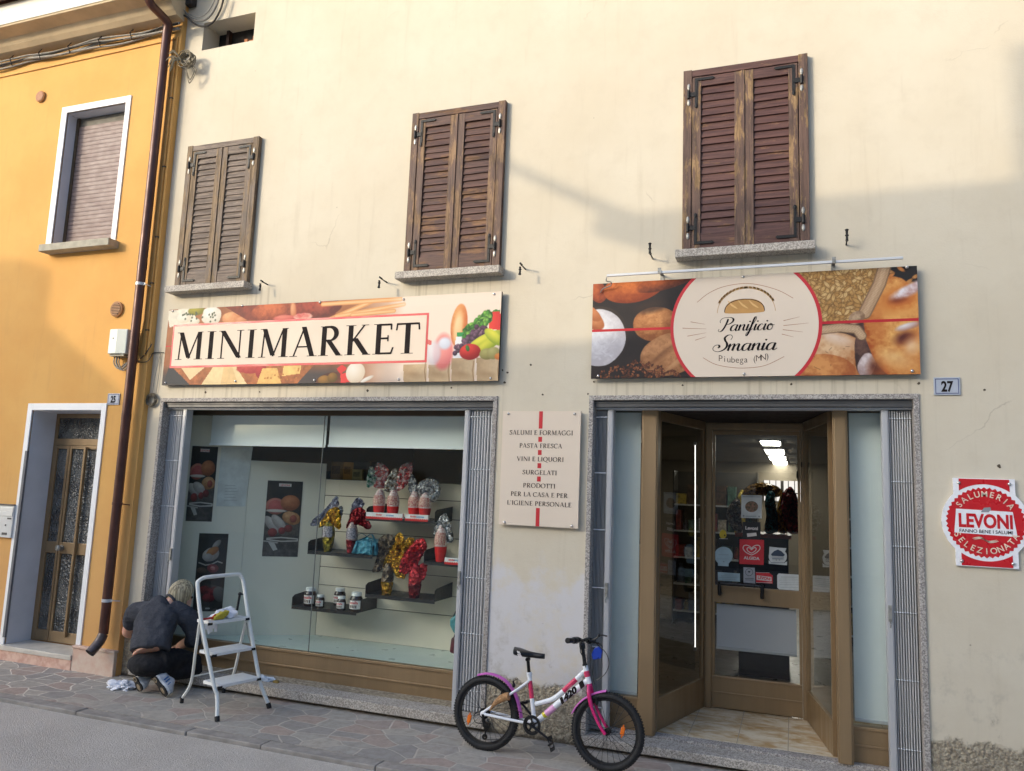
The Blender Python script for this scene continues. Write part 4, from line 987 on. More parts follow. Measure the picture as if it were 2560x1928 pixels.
# ---------------------------------------------------------------- minimarket sign
q = [W(423.2,774.1,SY), W(1253.2,729.7,SY), W(1246.3,953.1,SY), W(404.9,962.4,SY)]
mx0, mx1, mz1, mz0 = avg(q[0].x,q[3].x), avg(q[1].x,q[2].x), avg(q[0].z,q[1].z), avg(q[2].z,q[3].z); mw, mh_ = mx1-mx0, mz1-mz0
sm = thing('shop_sign', 'long printed sign reading MINIMARKET over cheese, bread and vegetables', 'shop sign', (avg(mx0,mx1), 0, mz0))
mb = MB(); mb.box(mx0, mx1, SY, -.028, mz0, mz1); mb.build('board', mEdge, sm)
spacers(sm, mx0, mx1, mz0, mz1, (.03,.5,.97), (.12,.88), -.0275, .03)
def UM(x, y):
    P_ = W(400+x*.40687, 700+y*.40687, SY); return (P_.x-mx0, P_.z-mz0)
def mini():
    p = Paint(mw, mh_, 560, int(560*mh_/mw), (246,226,206)); s_ = mw/2050.
    def E(x, y, rx, ry, *a, **k): c = UM(x, y); p.ell(c[0], c[1], rx*s_, ry*s_, *a, **k)
    def PL(pts, col, **k): p.poly([UM(*a) for a in pts], col, **k)
    xr = UM(1250,300)[0]
    fade = np.clip((UM(1500,200)[0]-p.X)/.55, 0, 1)
    p.lay(fade, (150,86,48)); p.lay(fade*np.clip(p.n1*2-.6, 0, 1), (196,130,80), .6)
    lowd = np.clip((UM(0,520)[1]-p.Y)/.12, 0, 1)*np.clip((UM(1300,200)[0]-p.X)/.35, 0, 1); p.lay(lowd, (70,62,62))
    PL([(40,190),(200,175),(235,275),(60,290)], (236,228,206), tex=.15); E(150,235,50,30,0,(244,240,224),(226,214,188),wob=.3,tex=.3)
    E(225,190,60,26,0,(176,166,50),(120,116,30)); E(310,225,70,54,0,(250,246,236),(222,212,190),wob=.5,tex=.35); E(215,255,40,24,0,(240,236,220),(214,204,176),wob=.6)
    for k in range(26):
        r = random.Random(k); E(r.choice((r.uniform(130,230),r.uniform(250,360))), r.uniform(200,262), 6, 6, 0, (70,84,50),(90,96,70))
    E(440,235,66,36,0,(240,176,120),(206,120,70),wob=.4,tex=.3); E(500,250,40,22,0,(232,160,110),(190,110,70),wob=.4)
    PL([(390,160),(1080,120),(1080,240),(540,250)], (120,48,30), tex=.5)
    E(700,190,150,58,3,(214,110,60),(120,44,26),wob=.1,tex=.4); E(960,175,160,56,3,(176,66,44),(96,30,22),wob=.1,tex=.4); E(820,190,20,52,8,(236,170,120),(190,100,60),soft=.5); E(1000,160,50,40,0,(200,90,60),(130,50,36),tex=.3)
    E(770,235,70,16,0,(232,130,110),(200,80,70),wob=.5); E(880,225,60,20,0,(220,100,90),(236,190,170),wob=.6,tex=.6)
    for a, b, w_ in (((1040,245),(1330,120),26),((1000,150),(1480,118),24),((1080,225),(1500,150),22),((1180,215),(1440,190),20)):
        p.line([UM(*a), UM(*b)], w_*s_, (228,160,96)); p.line([UM(*a), UM(*b)], w_*.4*s_, (244,196,140))
    p.lay(np.clip((p.X-UM(1400,200)[0])/.3, 0, 1)*(p.Y > UM(0,240)[1]), (248,228,208))
    # lower strip: board with cheeses
    PL([(20,640),(60,520),(200,640)], (52,54,58)); 
    PL([(60,520),(950,520),(830,650),(190,650)], (176,104,58), tex=.4)
    PL([(120,525),(290,525),(185,615)], (240,212,160), tex=.08); PL([(330,530),(250,650),(540,650),(460,520)], (244,216,160), tex=.1); PL([(395,520),(370,650),(480,640),(440,520)], (238,200,140), tex=.1)
    E(560,540,90,34,0,(214,84,70),(170,50,50),wob=.4,tex=.4); E(620,560,40,40,0,(200,60,60),(150,44,44),wob=.4)
    PL([(630,545),(720,540),(750,650),(590,650)], (240,190,110), tex=.2); PL([(760,530),(870,525),(860,575),(750,592)], (246,200,120), tex=.2)
    for k in range(14):
        r = random.Random(k+9); E(r.uniform(620,860), r.uniform(545,630), 5, 5, 0, (200,130,60),(190,120,60))
    E(1050,610,90,36,8,(70,40,34),(120,60,40)); E(1010,615,40,24,0,(170,120,50),(110,80,30)); E(1060,600,30,26,0,(150,104,40),(90,70,24))
    PL([(1085,545),(1120,520),(1150,545),(1110,580)], (226,54,54)); PL([(1110,580),(1170,560),(1178,625),(1110,635)], (232,62,60)); E(1200,570,54,54,0,(248,240,226),(224,206,180),wob=.2); E(1270,610,40,10,24,(246,242,232),(224,216,200))
    # white to cream patch, paper bags, vegetables
    p.lay(np.clip(1-np.abs(p.X-UM(1390,560)[0])/.18, 0, 1)*(p.Y < UM(0,500)[1]), (206,190,176), .6)
    for a, b in ((1495,1640),(1650,1785),(1790,1935),(1945,2090)):
        PL([(a,520 if a < 1790 else 480),(b,515 if a < 1790 else 478),(b-4,640),(a+2,640)], (196,164,122), tex=.12, grad=((222,194,154),'x',UM(a,560)[0],UM(b,560)[0]))
        E((a+b)/2, 590, 60, 22, -10, (170,136,96),(206,174,132),soft=1.,a=.6); p.line([UM(b-6,500), UM(b-14,560), UM(b-6,630)], .010, (150,112,74), .7)
    E(1740,440,54,90,0,(244,150,140),(232,110,110),wob=.1,soft=.3,a=.85); E(1680,450,40,60,0,(236,232,236),(206,196,204),soft=.4,a=.8); E(1750,390,34,30,0,(232,236,246),(206,210,222),soft=.5)
    E(1838,280,44,108,-4,(236,166,100),(206,104,50),wob=.05,tex=.3); E(1832,300,24,80,-4,(248,214,160),(240,190,130),soft=.6); 
    PL([(1820,350),(1862,350),(1850,480),(1800,480)], (240,240,240)); PL([(1826,322),(1872,320),(1872,350),(1826,350)], (40,150,80))
    PL([(2030,196),(2092,190),(2092,310),(2020,300)], (236,66,50), grad=((214,44,44),'x',UM(2030,250)[0],UM(2090,250)[0])); PL([(2040,196),(2060,180),(2090,186),(2090,196)], (70,130,50))
    for k in range(170):
        r = random.Random(k+200); t = r.random(); x = 1880+t*150+r.uniform(-20,20); y = 330-t*125+r.uniform(-24,36); g = r.choice(((86,170,52),(60,140,40),(140,206,80),(44,110,36)))
        E(x, y, r.uniform(8,18), r.uniform(5,11), r.uniform(0,180), g, tuple(v*.6 for v in g))
    for k in range(80):
        r = random.Random(k+500); t = r.random(); x = 1990-t*150+r.uniform(-34,34); y = 300+t*135+r.uniform(-24,24); E(x, y, 13, 13, 0, r.choice(((120,84,110),(96,60,88),(150,110,130))), (48,28,44))
    for a, b, an in (((2000,370),(96,30),24),((2020,395),(84,28),36),((2050,350),(60,26),-40)): E(a[0], a[1], b[0], b[1], an, (228,222,70),(150,170,40))
    E(1905,442,56,40,0,(236,60,50),(160,24,26)); E(1890,420,10,16,20,(60,130,50),(40,90,30)); E(2010,455,40,28,0,(196,186,110),(140,130,70)); E(2050,450,34,30,0,(200,190,120),(150,140,80)); E(2080,470,20,16,0,(240,150,70),(210,110,50))
    PL([(1640,365),(1668,372),(1668,400),(1640,396)], (222,60,56), a=.7)
    for z in (UM(30,408)[1],): p.lay((np.abs(p.Y-z) < .008)*(p.X < UM(80,400)[0]), (206,50,50))
    return p
mini().mesh('printed_picture', mPrint, sm, lambda x, y: (mx0+x, SY-.0012, mz0+y))
q = [W(434.6,811.9,SY), W(1073.4,782.6,SY), W(1066.5,906.7,SY), W(423.6,920.5,SY)]
lx0, lx1, lz1, lz0 = avg(q[0].x,q[3].x), avg(q[1].x,q[2].x), avg(q[0].z,q[1].z), avg(q[2].z,q[3].z)
mb = MB(); mb.box(lx0, lx1, SY-.0020, SY-.0013, lz0, lz1); mb.build('red_border', mRed, sm)
t = .019; mb = MB(); mb.box(lx0+t, lx1-t, SY-.0032, SY-.0021, lz0+t, lz1-t); mb.build('name_panel', mCreamP, sm)
mb = MB(); a = UM(95,490); b = UM(1598,264); cap = UM(1500,265)[1]-UM(1500,455)[1]
zb = avg(UM(100,490)[1], UM(1510,455)[1])
roman(mb, 'MINIMARKET', mx0+a[0]-.02, mz0+zb, cap*.985, (b[0]-a[0])+.03, lambda x, z, k: (x, SY-.0036-.0002*k, z), 1)
mb.build('roman_lettering', mInk, sm)
screws(sm, [tuple(np.array(UM(*a))+np.array((mx0,mz0))) for a in ((80,192),(508,160),(984,138),(1498,120),(2054,88),(35,632),(465,622),(949,617),(1467,612),(2032,605))], SY-.0015)

# ---------------------------------------------------------------- list of goods
q = [W(1257.8,1028.6,SY+.01), W(1452.7,1027.6,SY+.01), W(1444.5,1322.4,SY+.01), W(1246.5,1310.2,SY+.01)]
px0, px1, pz1, pz0 = avg(q[0].x,q[3].x), avg(q[1].x,q[2].x), avg(q[0].z,q[1].z), avg(q[2].z,q[3].z)
LYY = SY+.01
sl3 = thing('list_sign', 'cream upright board listing the goods sold, crossed by a dashed red line', 'sign', (avg(px0,px1), 0, pz0))
mb = MB(); mb.box(px0, px1, LYY, LYY+.022, pz0, pz1); mb.build('board', mCreamP, sl3, bevel=.001)
spacers(sl3, px0, px1, pz0, pz1, (.08,.92), (.08,.92), LYY+.0225, .02)
def UL(x, y):
    P_ = W(1220+x*.20408, 1000+y*.20408, LYY); return P_.x, P_.z
mb = MB(); xc = avg(UL(650,140)[0], UL(605,1555)[0]); hw = (UL(672,250)[0]-UL(627,250)[0])/2
for a, b in ((140,352),(452,514),(614,675),(775,837),(938,1000),(1325,1558)):
    x_ = 650-(a-140)*.0318
    mb.box(xc-hw, xc+hw, LYY-.0012, LYY-.0002, max(UL(x_, b)[1], pz0+.0005), min(UL(x_, a)[1], pz1-.0005))
mb.build('red_dash', mRed, sl3)
mb = MB()
for tx, xa, ya, xb, yb, cap in (('SALUMI E FORMAGGI',262,428,1028,432,56),('PASTA FRESCA',382,585,893,594,54),('VINI E LIQUORI',352,748,915,757,54),('SURGELATI',420,912,830,921,54),('PRODOTTI',426,1073,812,1084,54),('PER LA CASA E PER',275,1176,962,1200,54),("L'IGIENE PERSONALE",230,1282,1008,1315,54)):
    A, B = UL(xa, ya), UL(xb, yb); A2 = UL(xa, ya-cap)
    roman(mb, tx, A[0], avg(A[1], B[1]), A2[1]-A[1], B[0]-A[0]+.01, lambda x, z, k: (x, LYY-.0014-.0001*k, z))
mb.build('roman_lettering', mInkBr, sl3)
screws(sl3, [UL(*a) for a in ((250,170),(1062,172),(200,1500),(1025,1545))], LYY-.0005)

# ---------------------------------------------------------------- round butcher badge
BY = -.02
def UR(x, y):
    P_ = W(2260+x*.36014, 900+y*.36014, BY); return P_.x, P_.z
c_l = UR(262,1110)[0]; tl = UR(338,825); tr = UR(768,822); bl = UR(365,1430); br = UR(800,1450)
rx0, rx1 = avg(tl[0], bl[0]), avg(tr[0], br[0]); rz1 = avg(tl[1], tr[1]); rz0 = avg(bl[1], br[1])
rcx = avg(rx0, rx1); rcz = avg(rz0, rz1); RR = rcx-c_l
bd = thing('badge_sign', 'round red and white scalloped badge sign on the wall right of the entrance', 'sign', (rcx, 0, rz0))
mWhP = M('white enamel', S(238,238,240), .3, var=.02); mRedE = M('red enamel', S(200,32,40), .3, var=.05, vs=4); mCreE = M('cream lettering', S(240,220,196), .5)
mb = MB(); hz = RR; a = math.acos(min(1, (rx1-rcx)/RR))
poly = [(rx0,rz0),(rx1,rz0)]+[(rcx+RR*cos(t), rcz+RR*sin(t)) for t in np.linspace(-a, a, 30)]+[(rx1,rz1),(rx0,rz1)]+[(rcx+RR*cos(t), rcz+RR*sin(t)) for t in np.linspace(pi-a, pi+a, 30)]
mb.prism(poly, lambda u,v_,d: (u,d,v_), BY, -.001); mb.build('plate', mWhP, bd)
lay = lambda k: (lambda u, v_, d=0: (rcx+u, BY-.0012*k, rcz+v_))
mb = MB(); f1 = lay(1)
for sg_ in (1, -1):
    zz = (rz1-rcz)-.004; xx = (rx1-rcx)-.03; pts = [(-xx, zz*sg_), (xx, zz*sg_)]+[(RR*.985*sin(t), RR*.985*cos(t)*sg_) for t in np.linspace(math.asin(xx/(RR*.985)), -math.asin(xx/(RR*.985)), 20)]
    mb.add([f1(*p) for p in pts], [tuple(range(len(pts)))])
n = 44; pts = []
for i in range(n*4): t = 2*pi*i/(n*4); pts.append(((RR*.885+RR*.025*cos(n*t))*cos(t), (RR*.885+RR*.025*cos(n*t))*sin(t)))
mb.add([f1(*p) for p in pts], [tuple(range(len(pts)))]); mb.build('red_field', mRedE, bd)
mb = MB(); f2 = lay(2); mb.add([f2(*p) for p in ((-RR*.66,RR*.33),(RR*.62,RR*.30),(RR*.70,-RR*.33),(-RR*.72,-RR*.29))], [(3,2,1,0)]); mb.build('name_band', mWhP, bd)
mb = MB(); f3 = lay(3)
_lv = bfont('LEVONI', RR*.52, 1., bold=RR*.02); _w = max(q[0] for q in _lv[0])-min(q[0] for q in _lv[0])
put_text(mb, _lv, lambda a, b: f3(a*RR*1.22/_w, b*.92-RR*.125)); mb.build('name', mRedE, bd)
mb = MB(); _lv = bfont('FANNO BENE I SALUMI', RR*.12, 1.0, bold=.0003); _w = max(q[0] for q in _lv[0])-min(q[0] for q in _lv[0])
put_text(mb, _lv, lambda a, b: f3(a*RR*1.2/_w, b-RR*.27)); mb.build('motto', mInk, bd)
mb = MB()
for word_, r_, a0, a1, flip in (('SALUMERIA', RR*.66, 143, 37, 1), ('SELEZIONATA', RR*.80, 207, 333, -1)):
    for i, ch in enumerate(word_):
        t = rad(a0+(a1-a0)*i/(len(word_)-1)); vf = bfont(ch, RR*.215, .95, bold=.0006)
        ux, uy = (sin(t), -cos(t)) if flip > 0 else (-sin(t), cos(t)); vx, vy = (cos(t), sin(t)) if flip > 0 else (-cos(t), -sin(t))
        put_text(mb, vf, lambda a, b: f3(r_*cos(t)+ux*a+vx*b, r_*sin(t)+uy*a+vy*b))
for k, (dx, dz_) in enumerate(((-.02,0),(.0,-.008),(.02,-.016))):
    v, f = ribbon([(p.x, p.y) for p in cr([Vector((RR*(-.3+dx), RR*(-.42+dz_), 0)), Vector((RR*(-.12+dx), RR*(-.38+dz_), 0)), Vector((RR*(.06+dx), RR*(-.47+dz_), 0)), Vector((RR*(.26+dx), RR*(-.43+dz_), 0))], 6)], lambda th, t: .005*sin(pi*t)+.001); mb.add([f3(a, b-k*.002) for a, b in v], f)
mb.build('arc_lettering', mCreE, bd)
mb = MB(); mb.add([f3(*p) for p in ((-RR*.1,RR*.26),(-RR*.02,RR*.38),(RR*.12,RR*.4),(RR*.14,RR*.34),(RR*.08,RR*.27))], [(0,1,2,3,4)]); mb.build('leaf_emblem', M('silver emblem', S(150,152,156), .4), bd)
screws(bd, [(fx, fz) for fx in (rx0+.03, rx1-.03) for fz in (rz0+.03, rz1-.03)], BY-.0015)

# ---------------------------------------------------------------- house numbers
mNum = M('grey house number enamel', S(178,184,194), .35, var=.06); mBlue = M('blue number rim', S(60,72,120), .4)
def number(q, y, txt, lab, sx):
    P_ = [W(*a, y) for a in q]; x0, x1 = avg(P_[0].x,P_[3].x), avg(P_[1].x,P_[2].x); z1, z0 = avg(P_[0].z,P_[1].z), avg(P_[2].z,P_[3].z)
    t = thing('house_number', lab, 'house number', (avg(x0,x1), y, z0)); w_, h_ = x1-x0, z1-z0
    mb = MB(); mb.box(x0, x1, y-.002, y+.008, z0, z1); mb.build('plate', mNum, t, bevel=.002)
    mb = MB()
    for i, (a, b, c, d) in enumerate(((.06,.94,.075,.115),(.06,.94,.885,.925),(.06,.085,.115,.885),(.915,.94,.115,.885))): mb.box(x0+w_*a, x0+w_*b, y-.0032, y-.0022, z0+h_*c, z0+h_*d)
    mb.build('rim', mBlue, t)
    mb = MB(); put_text(mb, bfont(txt, h_*.80, sx, bold=h_*.03), lambda a, b: (avg(x0,x1)+a, y-.0034, z0+h_*.21+b)); mb.build('digits', mInk, t)
number([(2333.8,943.9),(2401.2,943.2),(2400.5,987.5),(2334.6,988.2)], -.008, '27', 'house number plate 27 right of the entrance, under the bakery sign', .72)
number([(269,984),(299,984),(298,1012),(269,1012.3)], OY-.008, '25', 'house number plate 25 at the corner of the white door frame', .72)
# ================================================================ small things on the walls
z1 = zm(0,0,.31646); z2 = zm(0,500,.31646)
# ---- downpipe
pp = []
DPY = OY-.075
for (x, y), yy in ((z1(1165,-60),-.40),(z1(1190,30),-.36),(z1(1265,110),-.25),(z1(1325,185),-.16),(z1(1350,265),DPY),(z1(1345,400),DPY),(z2(1195,0),DPY),(z2(1110,700),DPY),(z2(1040,1380),DPY),(z3(1000,300),DPY),(z3(930,1100),DPY),(zm(0,1400,.31689)(855,100),DPY),(zm(0,1400,.31689)(812,585),DPY)):
    pp.append(W(x, y, yy))
# straighten the vertical run
vx = avg(*[p.x for p in pp[6:13]])
for p in pp[4:13]: p.x = vx
el = [Vector((pp[-1].x, DPY-.0, pp[-1].z)), Vector((pp[-1].x-.005, DPY-.03, pp[-1].z-.06)), Vector((pp[-1].x-.015, DPY-.075, pp[-1].z-.115)), Vector((pp[-1].x-.02, DPY-.105, pp[-1].z-.145))]
dp = thing('downpipe', 'brown metal downpipe running down the orange wall to an open elbow', 'downpipe', (vx, DPY, pp[-1].z-.14))
mb = MB(); mb.tube(cr(pp[:6], 5)[:-1]+pp[5:12]+[pp[12]], .0405, 18, caps=False); mb.build('pipe', mPipe, dp, smooth=True)
mb = MB(); mb.tube(cr(el, 6), .0425, 18, caps=False); mb.build('elbow', M('grey worn elbow', S(104,92,88), .45, .4, .3, 18), dp, smooth=True)
mb = MB(); e1 = cr(el, 6); mb.tube([e1[-1]+(e1[-2]-e1[-1])*.15, e1[-2]], .039, 18); mb.build('dark_mouth', mDark, dp)
for (x, y) in (z2(1118,665), z3(925,1135), zm(0,1400,.31689)(840,318)):
    zz = W(x, y, DPY).z; mb = MB(); mb.tube([(vx,DPY,zz-.013),(vx,DPY,zz+.013)], .0435, 18); mb.box(vx+.03, vx+.06, DPY-.004, DPY+.004, zz-.01, zz+.01); mb.tube([(vx+.05,DPY,zz),(vx+.07,OY,zz-.01)], .005, 6); mb.build('clamp', mZinc if zz > 1.3 and zz < 2 and 0 else (mRail if zz > 2 or zz < .9 else mPipe), dp, smooth=True)
for zz in (W(*z3(1000,450), DPY).z, W(*z2(1125,520), DPY).z):
    mb = MB(); mb.tube([(vx,DPY,zz-.03),(vx,DPY,zz+.03)], .0425, 18); mb.build('sleeve', mPipe, dp, smooth=True)
# ---- vents
mVent = M('tan plastic vent', S(176,128,84), .6, var=.06)
def vent(px, py, r, slats, lab):
    c = W(px, py, OY-.02); t = thing('wall_vent', lab, 'vent', c)
    mb = MB(); mb.lathe([(r*.80,.0),(r*.86,-.002),(r,.004),(r,.022)], (c.x,OY-.024,c.z), (0,1,0), 28, caps=False); mb.build('rim', mVent, t, smooth=True, sharp=50)
    if slats:
        mb = MB(); mb.lathe([(r*.8,0),(r*.8,.003)], (c.x,OY-.0195,c.z), (0,1,0), 28); mb.build('dark_back', mDark, t)
        mb = MB(); n = 8
        for i in range(n):
            z = c.z-r*.8+(i+.5)*1.6*r/n; h = math.sqrt(max(0,(r*.8)**2-(z-c.z)**2)); mb.box(c.x-h, c.x+h, OY-.031, OY-.0245, z-r*.045, z+r*.055)
        mb.build('grille', mVent, t)
    else:
        mb = MB(); mb.lathe([(r*.82,0),(r*.82,.004),(r*.3,.005)], (c.x,OY-.0275,c.z), (0,1,0), 28); mb.build('cap', M('brown mesh cap', S(168,116,82), .7, var=.1, vs=60), t)
vent(99.7,241,.062,False,'round tan vent cap high on the orange wall beside the window'); vent(290,772.8,.075,True,'round slatted tan vent on the orange wall above the meter box')
# ---- connection box
c0, c1 = W(276,823.4,OY-.12), W(268,884.5,OY-.12); c2 = W(312,822.8,OY-.12)
mBox = M('pale grey plastic box', S(214,218,206), .45, var=.03, vs=5)
bx = thing('connection_box', 'pale grey plastic telephone box on the orange wall behind the downpipe', 'connection box', (c1.x, OY, c1.z))
bx0_, bx1_ = c1.x, c1.x+(c2.x-c0.x)*1.12; bz_ = c0.z-c1.z
mb = MB(); mb.prism([(bx0_,OY-.01),(bx0_,OY-.115),(bx0_+.012,OY-.125),(bx0_+.10,OY-.125),(bx1_,OY-.10),(bx1_,OY-.01)], lambda u,v_,d: (u,v_,d), c1.z, c0.z); mb.build('cover', mBox, bx, bevel=.006)
mb = MB(); mb.box(bx0_+.008, bx1_-.006, OY-.012, OY-.001, c1.z-.02, c0.z+.012); mb.box(bx0_+.01, bx1_-.02, OY-.1, OY-.02, c1.z-.02, c1.z-.0005); mb.build('back_box', M('grey box back', S(150,146,130), .6), bx)
mb = MB(); mb.lathe([(.006,0),(.006,.003)], (bx0_+.06,OY-.1252,c1.z+bz_*.62), (0,-1,0), 10); mb.build('lock', mInk, bx)
mb = MB()
for i, (dx, w_) in enumerate(((.03,.16),(.06,.20),(.09,.14))):
    mb.tube(cr([(bx0_+dx,OY-.06,c1.z-.02),(bx0_+dx,OY-.06,c1.z-.08),(bx0_+dx+.05,OY-.05,c1.z-.13-.01*i),(bx0_+dx+.11,OY-.03,c1.z-.08),(bx0_+dx+w_,OY-.015,c1.z-.05)],6), .006 if i != 1 else .009, 8)
mb.build('cable', mCable, bx, smooth=True)
# ---- street door mailbox and bell panel, cut by the left edge
zz4 = zm(0,1220,160/1481.)
a = W(*zz4(330,400), OY-.03); b = W(*zz4(245,1160), OY-.03); l = W(*zz4(-200,400), OY-.03)
mp_ = thing('mailbox', 'pale metal mailbox panel by the left edge beside the white door frame', 'mailbox', (b.x, OY, b.z)); xr = avg(a.x, b.x)
mb = MB(); mb.box(l.x, xr, OY-.03, OY, b.z, a.z-.005); mb.build('panel', M('pale grey metal', S(206,208,208), .4, .3, .05), mp_, bevel=.003)
h_ = a.z-b.z
mb = MB(); mb.box(l.x+.01, xr-.008, OY-.035, OY-.0305, b.z+h_*.80, b.z+h_*.93); mb.box(l.x+.01, xr-.008, OY-.037, OY-.0305, b.z+h_*.66, b.z+h_*.79); mb.build('flap', M('flap metal', S(220,222,220), .35, .4, .04), mp_, bevel=.002)
mb = MB(); mb.box(l.x, xr-.002, OY-.045, OY-.002, a.z-.004, a.z+.006); mb.build('hood', mSteelD, mp_)
mb = MB(); mb.box(xr-.07, xr-.02, OY-.0345, OY-.0305, b.z+h_*.56, b.z+h_*.61); mb.box(xr-.12, xr-.055, OY-.0345, OY-.0305, b.z+h_*.08, b.z+h_*.15); mb.lathe([(.008,0),(.008,.004)], (xr-.085,OY-.0305,b.z+h_*.38), (0,-1,0), 10); mb.build('name_plate', mSteelD, mp_)
# ---- shutter stays (iron hooks)
def stay(root, tip, up, lab):
    p0 = W(*root, 0.); r = ray(*tip); t = (p0.x-CAM.x)/r.x if abs(p0.x) > .3 else ((-.11)-CAM.y)/r.y
    q = CAM+r*t; L = min(max(-q.y, .085), .125)
    if abs(up) > 1: L = .11
    s = 1 if up > 0 else -1
    t_ = thing('shutter_stay', lab, 'shutter stay', p0, 'iron shutter stays')
    mb = MB(); z = p0.z; mb.tube([(p0.x,.0,z),(p0.x,-L*.55,z+.004),(p0.x,-L,z+.012)], [.006,.005,.008], 8); mb.ell((p0.x,-L*.75,z+.008), .009, .012, .009, 8, 6); mb.build('arm', mBlackIron, t_, smooth=True)
    mb = MB(); h = .075*s
    mb.tube([(p0.x,-L,z+.018*s if s < 0 else z),(p0.x,-L-.002,z+h*.4),(p0.x,-L,z+h*.75),(p0.x,-L-.004,z+h)], [.010,.007,.008,.009], 8); mb.ell((p0.x,-L,z+h*.5), .0125, .01, .010, 8, 6); mb.ell((p0.x,-L-.003,z+h), .013, .011, .008, 8, 6); mb.build('drop', mBlackIron, t_, smooth=True)
h1 = zm(620,660,.06); h2 = zm(1180,640,.07233); z33 = zm(1000,300,.45208)
stay(h1(815,860), h1(530,720), -1, 'iron shutter stay right of the grey weathered shutters')
stay((967.5,706.5), (945,695), -1, 'iron shutter stay left of the faded brown shutters, above the long sign')
stay(h2(1850,460), h2(1500,305), -1, 'iron shutter stay right of the faded brown shutters')
stay(z33(1398,768), z33(1350,745), 1, 'iron shutter stay left of the red brown shutters')
stay((2115.5,612), (2115,590), 1, 'iron shutter stay right of the red brown shutters')
# ---- metal rail above the bakery sign
z6 = zm(1450,620,.40687)
ra, rb = W(*z6(165,170),-.12), W(*z6(1985,50),-.12); zr = avg(ra.z, rb.z)
rl = thing('awning_rail', 'thin galvanised rail on two brackets above the bakery sign', 'rail', (avg(ra.x,rb.x), 0, zr))
mb = MB(); mb.box(ra.x, rb.x, -.128, -.112, ra.z-.010, ra.z+.008); o_ = mb.build('bar', mRail, rl, bevel=.003)
for px_ in ((490,150),(1560,80)):
    p = W(*z6(*px_), -.12); mb = MB(); mb.box(p.x-.012, p.x+.012, -.135, -.129, ra.z-.012, ra.z+.03); mb.box(p.x-.012, p.x+.012, -.1285, -.001, ra.z+.0085, ra.z+.0125); mb.box(p.x-.014, p.x+.014, -.006, -.0005, ra.z-.07, ra.z+.008); mb.build('bracket', mZinc, rl)
mb = MB(); p = W(*z6(165,185), -.12); mb.tube(cr([(p.x,-.12,ra.z-.008),(p.x-.004,-.12,ra.z-.04),(p.x+.03,-.11,ra.z-.05),(p.x+.02,-.09,ra.z-.07),(p.x-.04,-.07,ra.z-.085),(p.x-.06,-.06,ra.z-.11)],6), .004, 6); mb.build('wire', mZinc, rl, smooth=True)
# ---- eaves cables
e = [W(*z1(x, y), OY-.05) for x, y in ((-60,455),(0,432),(130,400),(290,358),(540,298),(730,252),(890,212),(1180,128),(1400,75),(1460,60))]
r_ = random.Random(4)
ec = thing('cable_bundle', 'grey cable bundle clipped under the orange house cornice', 'cables', (e[3].x, OY, e[3].z))
zc_ = 6.140; xs_ = [p.x for p in e]
for k in range(5):
    mb = MB(); ph = r_.uniform(0,6)
    pts = []
    for i in range(60):
        x = -8.6+(BX+.0+8.6)*i/59; sag = -.018*abs(sin((x+8.6)*3.3)); pts.append((x, OY-.03-.012*(k % 3)+.008*sin(x*5+ph), zc_+.016*(k-2)+.012*sin(x*4.3+ph)+sag))
    mb.tube(pts, r_.choice((.010,.013,.009)), 6); mb.build('cable', mCable if k != 2 else mCableD, ec, smooth=True)
mb = MB()
for i in range(7):
    x = -8.3+i*.42; mb.tube([(x,OY-.045,zc_-.055),(x+.01,OY-.085,zc_),(x,OY-.045,zc_+.06)], .006, 6)
mb.build('clip', mCableD, ec, smooth=True)
mb = MB(); mb.tube([(-8.6,OY-.008,zc_-.14),(-7.2,OY-.008,zc_-.13),(BX-.05,OY-.008,zc_-.115)], .006, 6); mb.build('thin_cable', M('painted cable', S(214,160,84), .7), ec, smooth=True)
# loop crossing to the cream house
zz7 = zm(280,0,380/2212.)
lp = thing('cable_loop', 'grey cable looping from the cornice corner across the cream wall', 'cables', W(*zz7(1050,160), -.06))
for k, dd in enumerate((0,14,-10)):
    mb = MB(); pts = [W(x+dd*.6, y+dd, -.06-.01*k) for x, y in (zz7(940,130), zz7(1030,160), zz7(1130,250), zz7(1230,300), zz7(1340,295), zz7(1440,220), zz7(1520,80), zz7(1560,-40), zz7(1580,-140))]
    mb.tube(cr(pts,6), .009 if k < 2 else .005, 8); mb.build('cable', mCable if k != 1 else mCableD, lp, smooth=True)
mb = MB(); mb.box(*(lambda p: (p.x-.04,p.x+.05,-.07,-.0,p.z-.05,p.z+.04))(W(*zz7(1140,20), -.04))); mb.build('junction_box', mCableD, lp, bevel=.01)
# vertical painted cables beside the pipe
mOC = M('orange painted conduit', S(206,150,74), .6, var=.1, vs=10)
vc = thing('wall_conduit', 'ochre painted conduit running down the edge of the orange house', 'conduit', (BX-.05, OY, 2.8))
for k, (x, r) in enumerate(((BX-.035,.010),(BX-.085,.007))):
    mb = MB(); mb.tube([(x,OY-.008,zc_-.1),(x,OY-.008,4.2),(x+.004,OY-.008,3.2),(x-.03 if k else x,OY-.008,2.86)], r, 8); mb.build('conduit', mOC, vc, smooth=True)
mb = MB()
for zz in (5.4,4.7,4.0,3.55,3.1): mb.box(BX-.05, BX-.018, OY-.02, OY, zz-.006, zz+.006)
mb.build('clip', mCableD, vc)
